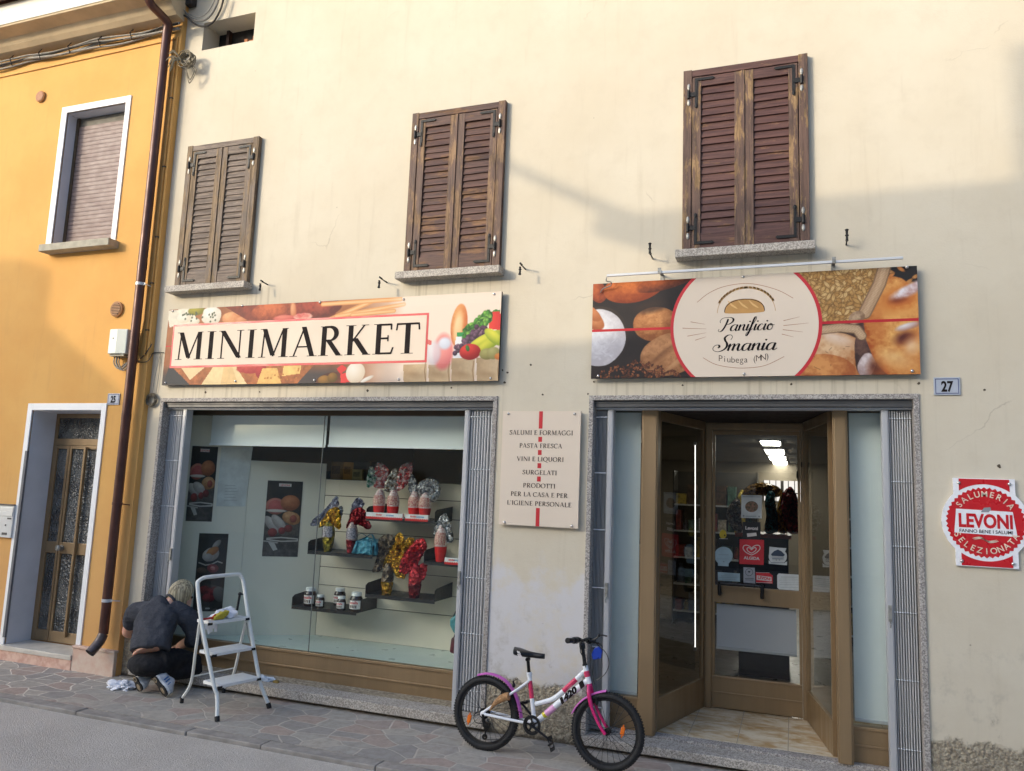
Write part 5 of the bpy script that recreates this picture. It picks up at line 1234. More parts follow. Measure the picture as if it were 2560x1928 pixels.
# rolled spare wire high on the conduit
cc = W(*zz7(1070,850), -.12); cl = thing('wire_coil', 'tangled bundle of spare wire tied to the conduit under the cornice', 'wire coil', cc)
mb = MB(); R = random.Random(9)
for k in range(16):
    a0 = R.uniform(0,6.28); rr = R.uniform(.06,.10); cx_, cz_ = cc.x+R.uniform(-.02,.03), cc.z+R.uniform(-.02,.02); tl_ = R.uniform(-.5,.5)
    mb.tube([(cx_+rr*cos(t)*(.9), -.10+.03*sin(t+a0)+tl_*.04*cos(t), cz_+rr*.85*sin(t)+tl_*.03*cos(t)) for t in np.linspace(0, 2*pi, 18, endpoint=False)], .004, 5, closed=True)
for k in range(14):
    an = R.uniform(pi*.75, pi*1.35); L = R.uniform(.1,.2); mb.tube(cr([(cc.x-.05, -.12, cc.z-.01), (cc.x-.05+cos(an)*L*.5, -.15, cc.z+sin(an)*L*.5+.02), (cc.x-.05+cos(an)*L, -.14, cc.z+sin(an)*L-.03)],4), .004, 5)
for k in range(5):
    rr = R.uniform(.03,.07); mb.tube(cr([(cc.x+.03,-.1,cc.z-.06),(cc.x+.05+rr,-.09,cc.z-.12),(cc.x+.04,-.08,cc.z-.14-rr*1.5),(cc.x-.0,-.09,cc.z-.11)],6), .003, 5)
mb.build('strands', M('old grey wire', S(126,116,94), .7, var=.3, vs=30), cl, smooth=True)
# cable run between meter box and sign, and the neat coil on the corner of the stone
z27 = zm(300,700,200/476.)
ccp = W(*z27(184,712), -.03)
c2_ = thing('wire_coil', 'neat ring of coiled wire hung by the corner of the shop window stone', 'wire coil', ccp)
mb = MB()
for k in range(9):
    rr = .050+R.uniform(-.012,.012); mb.tube([(ccp.x+R.uniform(-.003,.003)+rr*cos(t), -.02-.004*(k % 4)+.004*sin(3*t+k), ccp.z+rr*sin(t)) for t in np.linspace(0, 2*pi, 24, endpoint=False)], .0035, 5, closed=True)
mb.build('coil', M('old grey wire', S(112,104,88), .7, var=.3, vs=30), c2_, smooth=True)
mb = MB(); top = W(*z27(243,432), -.01)
mb.tube(cr([(ccp.x,-.02,ccp.z+.05),(avg(ccp.x,top.x)-.01,-.02,avg(ccp.z,top.z)),(top.x,-.012,top.z)],5), .0025, 5)
mb.tube(cr([(top.x,-.012,top.z),(top.x+.005,-.012,top.z-.25),(top.x-.01,-.012,ccp.z+.02)],5), .0025, 5); mb.build('lead', mCable, c2_, smooth=True)
wr = thing('wall_cable', 'thin cable sagging along the wall from the downpipe to the long sign', 'cable', (BX, OY, 2.75))
mb = MB(); pts = [W(*z27(x, y), yy) for x, y, yy in ((60,470,OY-.04),(110,488,OY-.012),(160,485,OY-.012),(185,455,-.07),(196,437,-.01),(230,432,-.01),(262,433,-.01))]
mb.tube(cr(pts,5), .004, 6); pts = [W(*z27(x, y), yy) for x, y, yy in ((122,470,OY-.012),(150,440,OY-.012),(175,405,OY-.012),(190,380,-.062))]; mb.tube(cr(pts,5), .0045, 6); mb.build('cable', mCableD, wr, smooth=True)
# ================================================================ shop interior
zi = zm(700,1100,500/1811.); z66 = zm(400,980,.3617); zZ1 = zm(440,1280,.2401)
mLamp = emit('ceiling lamp panel', (1., .96, .84), 10.)
mTube = emit('fluorescent tube', (1., .97, .9), .9)
mb = MB(); X0r, X1r, Y0r, Y1r, ZC = -6.4, 1.9, .41, 11.2, 2.5
mb.quad((X0r,Y1r,0),(X1r,Y1r,0),(X1r,Y1r,ZC),(X0r,Y1r,ZC)); mb.quad((X0r,Y0r,0),(X0r,Y1r,0),(X0r,Y1r,ZC),(X0r,Y0r,ZC)); mb.quad((X1r,Y0r,0),(X1r,Y1r,0),(X1r,Y1r,ZC),(X1r,Y0r,ZC)); mb.quad((X0r,Y0r,ZC),(X1r,Y0r,ZC),(X1r,Y1r,ZC),(X0r,Y1r,ZC))
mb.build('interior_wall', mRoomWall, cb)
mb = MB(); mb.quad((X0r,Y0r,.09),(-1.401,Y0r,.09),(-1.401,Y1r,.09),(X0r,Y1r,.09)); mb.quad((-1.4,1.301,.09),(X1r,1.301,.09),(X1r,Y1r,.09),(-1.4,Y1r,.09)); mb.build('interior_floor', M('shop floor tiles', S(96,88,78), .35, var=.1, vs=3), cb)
for k, (xa, ya, xb, yb_) in enumerate(((1055,235,1150,248),(1110,325,1245,358),(1140,380,1270,420),(1165,425,1280,455),(1190,458,1290,485))):
    p1, p2 = WG(*Dt(xa,ya), ZC-.02), WG(*Dt(xb,yb_), ZC-.02); xc_ = (xa+xb)/2; p1, p2 = WG(*Dt(xc_-6,ya), ZC-.02), WG(*Dt(xc_+6,yb_), ZC-.02); xm_ = avg(p1.x,p2.x); p1.y += .0; p2.y += (p1.y-p2.y)*.28
    p3 = WG(*Dt((xa+xb)/2,(ya+yb_)/2), ZC-.02); w_ = abs(WX(*Dt(xb,(ya+yb_)/2), p3.x).x-p3.x)
    hw = abs((WG(*Dt(xb,(ya+yb_)/2),ZC-.02)-WG(*Dt(xa,(ya+yb_)/2),ZC-.02)).x)/2*.85
    t = thing('ceiling_lamp', 'rectangular lit ceiling lamp, %s of the row seen through the door' % ('nearest and half hidden','second','third','fourth','farthest')[k], 'ceiling lamp', (p3.x, p3.y, ZC), 'ceiling lamps in the shop')
    mb = MB(); mb.box(p3.x-hw, p3.x+hw, min(p1.y,p2.y), max(p1.y,p2.y), ZC-.03, ZC-.02); mb.build('diffuser', mLamp, t)
    mb = MB(); mb.box(p3.x-hw-.02, p3.x+hw+.02, min(p1.y,p2.y)-.02, max(p1.y,p2.y)+.02, ZC-.019, ZC-.001); mb.build('housing', mWhite, t)
# ---- window display carcass
A_, B_ = Vector((-5.41,.345,0)), Vector((-4.335,1.05,0)); sn = Vector((B_.y-A_.y, -(B_.x-A_.x), 0)).normalized()   # towards the viewer
ds = thing('window_display', 'white window display with a splayed side panel and slatted back board', 'shop display', (-3.7, .7, .3))
mb = MB(); js = (WP(*z66(600,800), A_, sn)-A_).length*0+ (Vector((WP(*z66(598,800), A_, sn).x, WP(*z66(598,800), A_, sn).y, 0))-A_).length
ed = (B_-A_).normalized(); LL = (B_-A_).length
mb.obox(A_+Vector((0,0,.3)), ed*(js-.002), -sn*.02, Vector((0,0,2.05))); mb.obox(A_+ed*js+Vector((0,0,.3)), ed*(LL-js), -sn*.02, Vector((0,0,1.64))); mb.build('side_panel', mPanelW, ds)
mb = MB(); gs = [.3]+[.605+.171*i for i in range(7)]+[1.79]
for a, b in zip(gs[:-1], gs[1:]): mb.box(-4.33, -2.19, 1.05, 1.07, a+.0035, b-.0035)
mb.build('slat_board', mSlat, ds)
mb = MB(); mb.box(-4.33, -2.19, 1.0705, 1.09, .3, 1.789); mb.build('board_back', mDark, ds)
mb = MB(); mb.add([(-5.405,.3715,.302),(-2.191,.3715,.302),(-2.191,1.049,.302),(-4.345,1.049,.302)], [(0,1,2,3)]); mb.add([(-5.41,.371,.28),(-2.19,.371,.28),(-2.19,1.05,.28),(-5.41,1.05,.28)], [(0,1,2,3)]); mb.build('display_floor', mDispFloor, ds)
mb = MB(); mb.box(-2.185,-2.165,.38,1.05,.3,2.35); mb.build('end_panel', mPanelW, ds)
# things on top of / behind the back board
def carton(pxa, pxb, y, col, lab):
    a, b = W(*z66(*pxa), y), W(*z66(*pxb), y); x0, x1 = sorted((a.x,b.x)); z0 = 1.793; z1 = max(a.z,b.z)
    t = thing('carton', lab, 'carton', ((x0+x1)/2, y+.1, z0), 'cartons standing on the back board'); m_ = M('card '+lab[:12], col, .8, var=.12, vs=14)
    mb = MB(); mb.box(x0, x1, y, y+.16, z0, z1); mb.build('box', m_, t, bevel=.003)
    mb = MB(); mb.box(x0+(x1-x0)*.1, x1-(x1-x0)*.25, y-.001, y-.0003, z0+(z1-z0)*.3, z0+(z1-z0)*.75); mb.build('print', M('print '+lab[:12], tuple(c*.55 for c in col), .7, var=.3, vs=40), t)
carton((1185,480),(1262,605),1.11,S(122,92,52),'small brown carton on the left of the back board'); carton((1268,485),(1330,605),1.115,S(164,122,64),'ochre carton second on the back board'); carton((1334,480),(1452,605),1.12,S(70,64,50),'wide dark olive carton on the back board'); carton((1330,535),(1395,605),1.08,S(150,140,96),'low pale carton in front of the dark olive one')
carton((1116,545),(1160,605),1.12,S(58,54,46),'dark little carton at the left end of the board')
mb = MB(); mb.box(-4.6,-1.5,3.4,3.42,.1,2.499); mb.build('partition', M('far partition', S(226,206,166), .9, var=.08, vs=1), cb)
mb = MB(); mb.box(-2.75,-1.6,3.38,3.399,1.2,2.35); mb.build('picture_panel', M('dim brown panel', S(80,70,56), .8, var=.4, vs=3), cb)
# ---- black shelves
def shelf(x0, x1, z, lab):
    t = thing('display_shelf', lab, 'shelf', (avg(x0,x1), 1.05, z), 'black metal shelves on the back board')
    mb = MB(); mb.box(x0, x1, .684, 1.048, z-.012, z); mb.box(x0, x1, .684, .688, z-.03, z-.0125); mb.build('tray', mTopBlack, t)
    for xx in (x0, x1-.004):
        mb = MB(); mb.prism([(.684,z+.0005),(.684,z+.075),(.72,z+.095),(1.048,z+.12),(1.048,z+.0005)], lambda u,v_,d: (d,u,v_), xx, xx+.004); mb.build('side_plate', mTopBlack, t)
shelf(-4.365,-3.68,.62,'lowest black shelf carrying the chocolate spread jars'); shelf(-3.601,-2.915,.785,'black shelf with the brown and red foil eggs'); shelf(-4.235,-3.55,1.125,'black shelf with the turquoise cake parcel'); shelf(-3.64,-2.95,1.46,'top black shelf with four white and red eggs'); shelf(-3.04,-2.36,1.11,'black shelf at the right edge behind the gate')
# ---- jars
mChoc = M('chocolate spread', S(48,28,22), .15, var=.05); mLid = M('white plastic lid', S(236,236,232), .4, var=.03); mLab = M('white jar label', S(236,232,226), .5)
def jar(h, r):
    t = thing('jar', '', 'jar', (0,0,0), 'jars of chocolate spread on the lowest shelf'); mb = MB()
    mb.lathe([(r*.86,0),(r*.97,.004),(r,h*.12),(r*.97,h*.3),(r*.97,h*.5),(r*1.0,h*.62),(r*.95,h*.7),(r*.78,h*.78),(r*.76,h*.82)], (0,0,0), (0,0,1), 20); mb.build('glass_body', mChoc, t, smooth=True)
    mb = MB(); mb.lathe([(r*.80,h*.82),(r*.80,h*.985),(r*.74,h)], (0,0,0), (0,0,1), 20); mb.build('lid', mLid, t, smooth=True)
    mb = MB(); n = 14; R_ = r*1.012; a0, a1 = rad(200), rad(340)
    v = []; 
    for i in range(n+1): an = a0+(a1-a0)*i/n; v += [(R_*cos(an),R_*sin(an),h*.16),(R_*cos(an),R_*sin(an),h*.6)]
    mb.add(v, [(2*i,2*i+2,2*i+3,2*i+1) for i in range(n)]); lb = mb.build('label', mLab, t, smooth=True)
    mb = MB(); R2 = r*1.018
    def cyl(a, b): an = rad(270)+a/R2; return (R2*cos(an), R2*sin(an), b)
    vf = bfont('nutella', h*.21, 1., bold=.0008); put_text(mb, vf, lambda a, b: cyl(a, h*.42+b)); mb.build('red_name', mRed, lb)
    mb = MB()
    for i in range(5):
        a = -r*.7+i*r*.28; mb.add([cyl(a,h*.2), cyl(a+r*.2,h*.2), cyl(a+r*.2,h*.36), cyl(a,h*.36)], [(0,1,2,3)])
    mb.build('picture', M('jar picture', S(92,64,44), .5, var=.5, vs=200), lb); return t
J1 = jar(.125, .044)
spots = [((270,1484),.165,.760,'large jar of chocolate spread at the left of the lowest shelf'),((362,1503),.116,.715,'small jar beside the left large jar on the lowest shelf'),((538,1462),.16,.93,'jar at the back, half hidden behind a small jar'),((553,1524),.122,.705,'small jar in the middle front of the lowest shelf'),((686,1538),.168,.715,'jar nearest the right end of the lowest shelf')]
for k, (pq, h, y, lab) in enumerate(spots):
    o = J1 if k == 0 else copytree(J1, (0,0,0), lab); o['label'] = lab; p = W(*zi(*pq), y); o.location = (p.x, y, .6205); s__ = h/.125; o.scale = (s__*.98, s__*.98, s__)
J1['group'] = 'jars of chocolate spread on the lowest shelf'
# ---- foil wrapped easter eggs
def fan(mb, o, pts, thick, seed, m=0, folds=9):
    """crumpled sheet fanned between outline points (front view x,z offsets) around neck o"""
    R = random.Random(seed); n = len(pts); rings = 11; v = []; f = []
    P = cr([Vector((a, 0, b)) for a, b in pts], 6, True); n = len(P); c = Vector((avg(*[p.x for p in P]), 0, avg(*[p.z for p in P])))
    for side in (-1, 1):
        b = len(v)
        for i in range(rings+1):
            t = i/rings
            for k, p in enumerate(P):
                q = c+(p-c)*t; bul = math.sqrt(max(0, 1-t*t))*thick; w_ = mnoise.noise(Vector((q.x*22+seed, q.z*22, side*3.1)))*.5+abs(mnoise.noise(Vector((q.x*38, q.z*38+seed, side))))*.6
                ry = .5*sin(k*folds*2*pi/n+seed+side)*t; v.append((o[0]+q.x+R.uniform(-.003,.003), o[1]+side*bul*(.45+1.3*w_+.35*ry+R.uniform(-.22,.22))+.02*ry, o[2]+q.z+R.uniform(-.003,.003)))
        for i in range(rings):
            for k in range(n): f.append((b+i*n+k, b+i*n+(k+1) % n, b+(i+1)*n+(k+1) % n, b+(i+1)*n+k))
    return mb.add(v, f, m)
def egg(name, lab, base, h, r, cup, body, fans, grp, yb=None, band=None, tilt=0):
    t = thing(name, lab, 'easter egg', base, grp); x, y, z = base
    mb = MB(); mb.lathe([(r*.62,0),(r*.66,h*.02),(r*.9,h*.28),(r*.96,h*.42)], base, (tilt,0,1), 18); 
    if cup[1]:
        for i in range(18): a = 2*pi*i/18; mb.tube([(x+r*.68*cos(a),y+r*.68*sin(a),z),(x+r*.97*cos(a),y+r*.97*sin(a),z+h*.4)], r*.07, 4)
    mb.build('cup', cup[0], t, smooth=True)
    mb = MB(); mb.lathe([(r*.90,h*.36),(r,h*.5),(r*1.0,h*.6),(r*.88,h*.76),(r*.62,h*.9),(r*.35,h)], base, (tilt,0,1), 20); mb.build('body', body, t, smooth=True)
    if band:
        mb = MB(); n = 12; v = []
        for i in range(n+1):
            a = rad(205)+rad(130)*i/n
            for hh, rr in ((.46,1.01),(.62,1.03),(.80,.88)): v.append((x+r*rr*cos(a)+tilt*h*hh, y+r*rr*sin(a), z+h*hh))
        mb.add(v, [(3*i+j,3*i+3+j,3*i+4+j,3*i+1+j) for i in range(n) for j in (0,1)]); mb.build('label_band', band, t, smooth=True)
    for k, (pts, th, m_) in enumerate(fans):
        mb = MB(); fan(mb, (x, y+.012*k, z), pts, th, k*5+int(abs(x)*97), 0); mb.build('foil_fan', m_, t)
    return t
fGold = foil('gold foil', S(226,180,60), .25, .85, S(150,104,20)); fGreenGold = foil('olive gold foil', S(164,146,50), .3, .7, S(92,80,26)); fNavy = foil('navy silver foil', S(40,42,74), .3, .5, S(150,152,170)); fRed = foil('dark red foil', S(156,36,44), .25, .7, S(90,18,24)); fPink = foil('bright red foil', S(222,64,70), .25, .6, S(150,30,36)); fBrown = foil('brown black foil', S(48,38,34), .3, .5, S(120,104,84)); fSilver = foil('silver printed foil', S(206,208,210), .22, .7, S(116,110,112)); fRedS = foil('red silver foil', S(190,50,54), .25, .6, S(196,192,190)); fGreen = foil('green foil', S(40,110,84), .3, .6, S(180,190,186)); fClear = foil('clear film', S(176,180,178), .12, .6, S(90,92,92))
mKRed = M('bright red wrapper', S(206,38,36), .35, var=.08, vs=30); mKWhite = M('white egg wrapper', S(230,224,218), .35, var=.1, vs=60, col2=S(170,120,120)); mKPic = M('picture band', S(214,190,170), .4, var=.6, vs=90, col2=S(150,40,60))
mLabDark = M('dark label', S(44,40,60), .35, var=.3, vs=120, col2=S(190,184,190))
def base_at(px, y, z): p = W(*zi(*px), y); return (p.x, y, z)
def FN(px0, y, b, *pts):
    o = []
    for q in pts: p = W(*zi(*q), y); o.append((p.x-b[0], p.z-b[2]))
    return o
b = base_at((432,1000), .72, 1.1255); EG = 'foil wrapped easter eggs in the shop window'
egg('easter_egg','gold and navy foil egg at the left of the turquoise parcel shelf',b,.29,.056,(fGreenGold,0),fGreenGold,[(FN(0,.72,b,(350,790),(440,640),(520,610),(548,700),(540,810),(470,760),(430,760)),.035,fGold),(FN(0,.74,b,(290,780),(300,730),(420,620),(515,510),(530,600),(440,670),(370,760)),.02,fNavy),(FN(0,.75,b,(520,640),(560,595),(572,650),(545,720)),.012,fSilver)],EG,band=mLabDark)
b = base_at((645,992), .73, 1.1255)
egg('easter_egg','dark red foil egg half behind the turquoise parcel',b,.285,.055,(fRed,0),M('cream egg print', S(206,184,166), .35, var=.3, vs=80, col2=S(80,60,90)),[(FN(0,.73,b,(605,800),(640,670),(700,610),(770,640),(790,700),(825,790),(790,810),(740,780),(690,770)),.035,fRed),(FN(0,.74,b,(640,660),(660,570),(710,520),(760,570),(740,620),(690,640)),.022,fNavy)],EG,band=mLabDark)
b = base_at((965,1395), .74, .7855)
egg('easter_egg','brown black foil egg in a ribbed gold cup',b,.275,.054,(fGold,1),fBrown,[(FN(0,.74,b,(840,1190),(880,1060),(900,900),(980,850),(1045,900),(1010,980),(950,1080),(915,1180)),.032,fBrown),(FN(0,.78,b,(950,1150),(980,1020),(1040,900),(1100,840),(1140,900),(1120,1000),(1140,1060),(1150,1240),(1080,1240),(1020,1180)),.04,fGold),(FN(0,.73,b,(832,1190),(845,1155),(880,1150),(870,1195)),.012,fGold)],EG)
b = base_at((1215,1420), .72, .7855)
egg('easter_egg','bright red foil egg in a ribbed dark red cup',b,.29,.058,(fRed,1),fPink,[(FN(0,.72,b,(1082,1180),(1110,1060),(1200,940),(1290,890),(1330,960),(1280,1060),(1230,1150),(1150,1210),(1100,1205)),.045,fPink),(FN(0,.74,b,(1240,1150),(1330,1110),(1330,1200),(1300,1270),(1240,1230)),.02,fPink),(FN(0,.80,b,(1120,1000),(1180,890),(1240,890),(1220,960),(1150,1050)),.03,fGold)],EG)
KG = 'white and red picture eggs in the shop window'
def kegg(px, y, z, lab, h, fans):
    b = base_at(px, y, z); return egg('picture_egg', lab, b, h*1.36, .057, (mKRed,0), mKWhite, [(FN(0,yy,b,*pts),th,m_) for pts,yy,th,m_ in fans], KG, band=mKPic)
kegg((895,640),.735,1.4605,'picture egg with silver, red and green wrap, leftmost on the top shelf',.185,[(((790,425),(800,300),(830,240),(880,300),(860,400)),.74,.03,fGreen),(((840,300),(900,210),(990,280),(960,400),(930,440),(860,430),(830,380)),.75,.035,fRedS),(((860,250),(920,200),(990,270),(940,300)),.78,.02,fSilver)])
kegg((1020,650),.73,1.4605,'leaning picture egg with brown and silver wrap, second on the top shelf',.185,[(((945,440),(980,330),(1040,260),(1080,300),(1060,400),(1030,460),(970,470)),.735,.03,foil('brown silver foil', S(120,92,70), .25, .6, S(206,206,200))),(((1050,460),(1060,330),(1110,230),(1200,210),(1190,330),(1130,430)),.75,.035,fRedS),(((940,450),(950,380),(1010,350),(1030,420),(990,440)),.72,.015,fGold)])
kegg((1212,668),.75,1.4605,'picture egg partly hidden, third on the top shelf',.18,[(((1165,430),(1180,330),(1210,320),(1260,420),(1240,480),(1190,500)),.755,.028,fSilver)])
kegg((1310,672),.72,1.4605,'picture egg with a wide silver film wrap, rightmost on the top shelf',.18,[(((1255,480),(1270,390),(1340,345),(1420,370),(1455,470),(1400,560),(1330,540)),.725,.045,fSilver),(((1310,470),(1350,400),(1400,410),(1390,480),(1340,500)),.69,.02,fRedS)])
kegg((1450,1092),.72,1.1105,'picture egg with a pointed silver wrap at the right edge of the window',.23,[(((1400,870),(1405,780),(1460,690),(1500,665),(1540,740),(1570,900),(1530,930),(1480,900)),.725,.03,fSilver),(((1430,860),(1440,780),(1500,740),(1530,800),(1520,880),(1470,900)),.695,.02,fRedS),(((1480,880),(1500,830),(1540,850),(1530,920)),.685,.015,fGold)])
mTray = M('tray white card', S(232,230,228), .5); 
def ptray(pa, pb_, z, lab, cut=None):
    a, b = W(*zi(*pa), .68), W(*zi(*pb_), .68); x0, x1 = a.x, b.x
    t = thing('egg_tray', lab, 'display tray', (avg(x0,x1), .69, z), 'white and red card trays under the eggs'); mb = MB(); mb.box(x0, x1, .672, .70, z+.001, z+.045); mb.build('card', mTray, t)
    mb = MB(); n = max(4, int((x1-x0)/.02)); pts = [(x0,z-.012),(x1,z-.012)]
    for i in range(2*n, -1, -1): pts.append((x0+(x1-x0)*i/(2*n), z+(.012 if i % 2 else .004)))
    mb.add([(u, .6712, v_) for u, v_ in pts], [tuple(range(len(pts)))]); mb.build('red_scallop', mKRed, t)
    w_ = x1-x0
    if w_ > .1:
        mb = MB(); put_text(mb, bfont('kinder', .024, 1, bold=.0008), lambda u, v_: (x0+w_*.36+u, .6711, z+.020+v_)); mb.build('name', mKRed, t)
        mb = MB(); put_text(mb, bfont('sorpresa', .022, 1, bold=.0008), lambda u, v_: (x0+w_*.66+u, .6711, z+.020+v_)); mb.build('word', M('blue letters', S(60,150,200), .5), t)
ptray((785,650),(1115,660), 1.4605, 'white tray with scalloped red edge under the left pair of picture eggs'); ptray((1137,675),(1345,690), 1.4605, 'white tray with scalloped red edge under the right pair of picture eggs'); ptray((1495,1050),(1680,1060), 1.1105, 'white and red tray cut by the gate at the right edge')
# ---- turquoise cake parcel
p = W(*zi(765,1038), .72); mTq = foil('turquoise paper', S(72,150,170), .45, .15, S(52,120,140)); t = thing('cake_parcel', 'turquoise wrapped cake parcel tied with ribbon on the middle shelf', 'parcel', (p.x,.76,1.1255))
x0, x1 = W(*zi(645,1020), .72).x, W(*zi(885,1030), .72).x; mb = MB(); zb = 1.1255
mb.add([(x0,.70,zb),(x1,.70,zb),(x1,.90,zb),(x0,.90,zb),(x0+.04,.71,zb+.115),(x1-.02,.71,zb+.11),(x1-.03,.88,zb+.12),(x0+.05,.88,zb+.125),(avg(x0,x1)-.02,.79,zb+.15)], [(0,1,2,3),(0,1,5,4),(1,2,6,5),(2,3,7,6),(3,0,4,7),(4,5,8),(5,6,8),(6,7,8),(7,4,8)])
mb.build('paper', mTq, t, bevel=.012)
mb = MB(); mb.tube([(x0+.055,.695,zb+.002),(x0+.07,.703,zb+.118),(avg(x0,x1)-.02,.788,zb+.153)], .006, 6, flat=.3); mb.tube([(x1-.06,.695,zb+.002),(x1-.06,.70,zb+.115),(avg(x0,x1)-.02,.788,zb+.153)], .006, 6, flat=.3)
for s__ in (-1,1): mb.tube(cr([(avg(x0,x1)-.02,.78,zb+.152),(avg(x0,x1)-.02+s__*.05,.77,zb+.18),(avg(x0,x1)-.02+s__*.09,.75,zb+.15),(avg(x0,x1)-.02+s__*.12,.74,zb+.11)],5), .009, 6, flat=.3)
mb.build('ribbon', M('teal ribbon', S(48,120,140), .35), t, smooth=True)
# ---- bags at the right edge
k7 = zm(700,1400,.31689)
def bag(px, y, col, lab):
    P_ = [W(*k7(*q), y) for q in px]; t = thing('bag', lab, 'bag', P_[-1]); mb = MB(); mb.prism([(q.x,q.z) for q in P_], lambda u,v_,d: (u,d,v_), y, y+.12); mb.build('body', M('bag '+lab[:6], col, .5, var=.3, vs=30, bump=.4), t, bevel=.02)
    mb = MB(); q = P_[0]; mb.tube(cr([(q.x+.0,y+.06,q.z-.02),(q.x+.05,y+.05,q.z+.07),(q.x+.10,y+.06,q.z)],5), .006, 6); mb.build('strap', mInk, t, smooth=True)
bag([(1335,465),(1385,430),(1470,440),(1470,600),(1370,590),(1335,520)], .55, S(80,160,166), 'teal bag showing at the right edge behind the gate'); bag([(1345,612),(1470,612),(1470,770),(1330,735)], .55, S(96,24,36), 'dark red bag hanging at the right edge behind the gate')
# ---- posters on the splayed panel
def poster(px, lab, kind, cols=80):
    off = sn*.004; P_ = [WP(*q, A_+off, sn) for q in px]   # TL TR BR BL
    o = P_[3]; 
    def uv(p): d = p-A_; return (d.dot(ed), p.z)
    us = [uv(p) for p in P_]; u0, u1 = avg(us[0][0],us[3][0]), avg(us[1][0],us[2][0]); v1, v0 = avg(us[0][1],us[1][1]), avg(us[2][1],us[3][1]); w_, h_ = u1-u0, v1-v0
    org = A_+off+ed*u0+Vector((0,0,v0)); fn = lambda x, y: tuple(org+ed*x+Vector((0,0,y)))
    t = thing('poster', lab, 'poster', org, 'posters on the splayed side panel')
    p = Paint(w_, h_, cols, int(cols*h_/w_), (38,36,36)); p.c *= (.75+.5*p.n1)[..., None]
    E = lambda x, y, rx, ry, *a, **k: p.ell(x*w_, y*h_, rx*w_, ry*h_, *a, **k)
    if kind == 0:
        p.poly([(0,0),(w_,0),(w_,.5*h_),(0,.45*h_)], (92,86,82), tex=.6)
        E(.27,.66,.28,.11,-8,(220,140,124),(150,84,70)); E(.27,.655,.2,.085,-8,(206,110,104),(170,80,80),tex=.3); E(.3,.6,.3,.02,0,(226,220,210),(196,190,180)); E(.68,.71,.27,.105,0,(206,134,90),(130,72,44),tex=.3)
        E(.72,.51,.26,.085,-14,(222,176,128),(150,98,60),wob=.4,tex=.5); E(.8,.5,.1,.05,0,(190,100,84),(120,60,50)); 
        for x, y, an in ((.2,.42,-48),(.4,.44,-48)): E(x,y,.3,.06,an,(214,208,202),(150,142,138),tex=.3)
        E(.24,.315,.13,.055,0,(170,76,76),(120,50,50)); E(.5,.34,.1,.045,0,(170,70,74),(110,44,48),tex=.4); E(.68,.37,.12,.05,0,(150,64,66),(90,40,42),tex=.4)
        p.line([(.1*w_,.235*h_),(.5*w_,.25*h_),(.96*w_,.235*h_),(.96*w_,.21*h_),(.5*w_,.2*h_),(.1*w_,.22*h_)], .012, (206,202,196)); p.poly([(.12*w_,.2*h_),(.3*w_,.19*h_),(.42*w_,.09*h_),(.3*w_,.075*h_)], (200,196,190)); p.line([(.02*w_,.2*h_),(.4*w_,.18*h_)], .014, (180,176,170))
        p.poly([(.33*w_,.925*h_),(.68*w_,.925*h_),(.68*w_,.965*h_),(.33*w_,.965*h_)], (228,226,222))
    else:
        p.poly([(0,0),(w_,0),(w_,.3*h_),(0,.4*h_)], (70,66,64), tex=.6)
        E(.62,.86,.2,.035,52,(176,172,166),(120,116,110)); E(.45,.73,.3,.09,30,(216,206,196),(150,140,134),wob=.3,tex=.3); E(.5,.77,.24,.05,34,(206,140,80),(150,90,50),wob=.3); E(.36,.69,.16,.05,10,(196,190,186),(150,146,142)); p.line([(.08*w_,.62*h_),(.3*w_,.59*h_),(.5*w_,.6*h_),(.7*w_,.64*h_),(.86*w_,.62*h_)], .012, (186,178,170))
        E(.56,.55,.2,.055,-6,(168,80,84),(110,44,50),tex=.6); E(.55,.55,.1,.03,-20,(226,180,170),(180,100,96),tex=.6,wob=.6); E(.2,.52,.18,.04,-8,(110,90,76),(70,58,52))
        for x, y, r_ in ((.36,.27,.2),(.72,.25,.24),(.5,.17,.2)): E(x,y,r_,r_*.27,-10,(150,60,64),(74,30,34),tex=.8,wob=.3)
        E(.85,.22,.2,.1,20,(120,116,112),(90,86,84)); p.poly([(.42*w_,.028*h_),(.58*w_,.028*h_),(.58*w_,.045*h_),(.42*w_,.045*h_)], (200,198,194))
    p.mesh('sheet', mPoster, t, fn)
    if kind == 0:
        mb = MB(); q0 = sn*.0012; put_text(mb, bfont('LEVONI', h_*.036, 1., bold=.0004), lambda a, b: tuple(org+q0+ed*(w_*.505+a)+Vector((0,0,h_*.932+b)))); mb.build('name', mRed, t)
poster([z66(222,375),z66(385,378),z66(375,900),z66(178,890)], 'dark poster of hams and salami, uppermost by the left gate', 0); poster([z66(745,612),z66(990,620),z66(950,1138),z66(705,1138)], 'dark poster of hams and salami in the middle of the side panel', 0)
poster([zZ1(250,212),zZ1(555,238),zZ1(470,1050),zZ1(165,1020)], 'dark poster of cured meat behind the top of the ladder', 1)
P_ = [WP(*z66(*q), A_+sn*.006, sn) for q in ((425,385),(642,380),(588,792),(388,790))]
t = thing('notice_sheet', 'large pale paper notice between the upper poster and the middle poster', 'notice', P_[3]); mb = MB(); mb.add([P_[0],P_[1],P_[2],P_[3]]+[q-sn*.001 for q in P_], [(0,1,2,3),(7,6,5,4),(0,4,5,1),(1,5,6,2),(2,6,7,3),(3,7,4,0)]); mb.build('sheet', M('notice paper', S(214,218,214), .8), t)
mb = MB()
for k in range(6): a = P_[3].lerp(P_[0], .1+.05*k)+(P_[2]-P_[3])*.25+sn*.001; b = P_[3].lerp(P_[0], .1+.05*k)+(P_[2]-P_[3])*(.7-.05*(k % 3))+sn*.001; mb.quad(a, b, b+Vector((0,0,.004)), a+Vector((0,0,.004)))
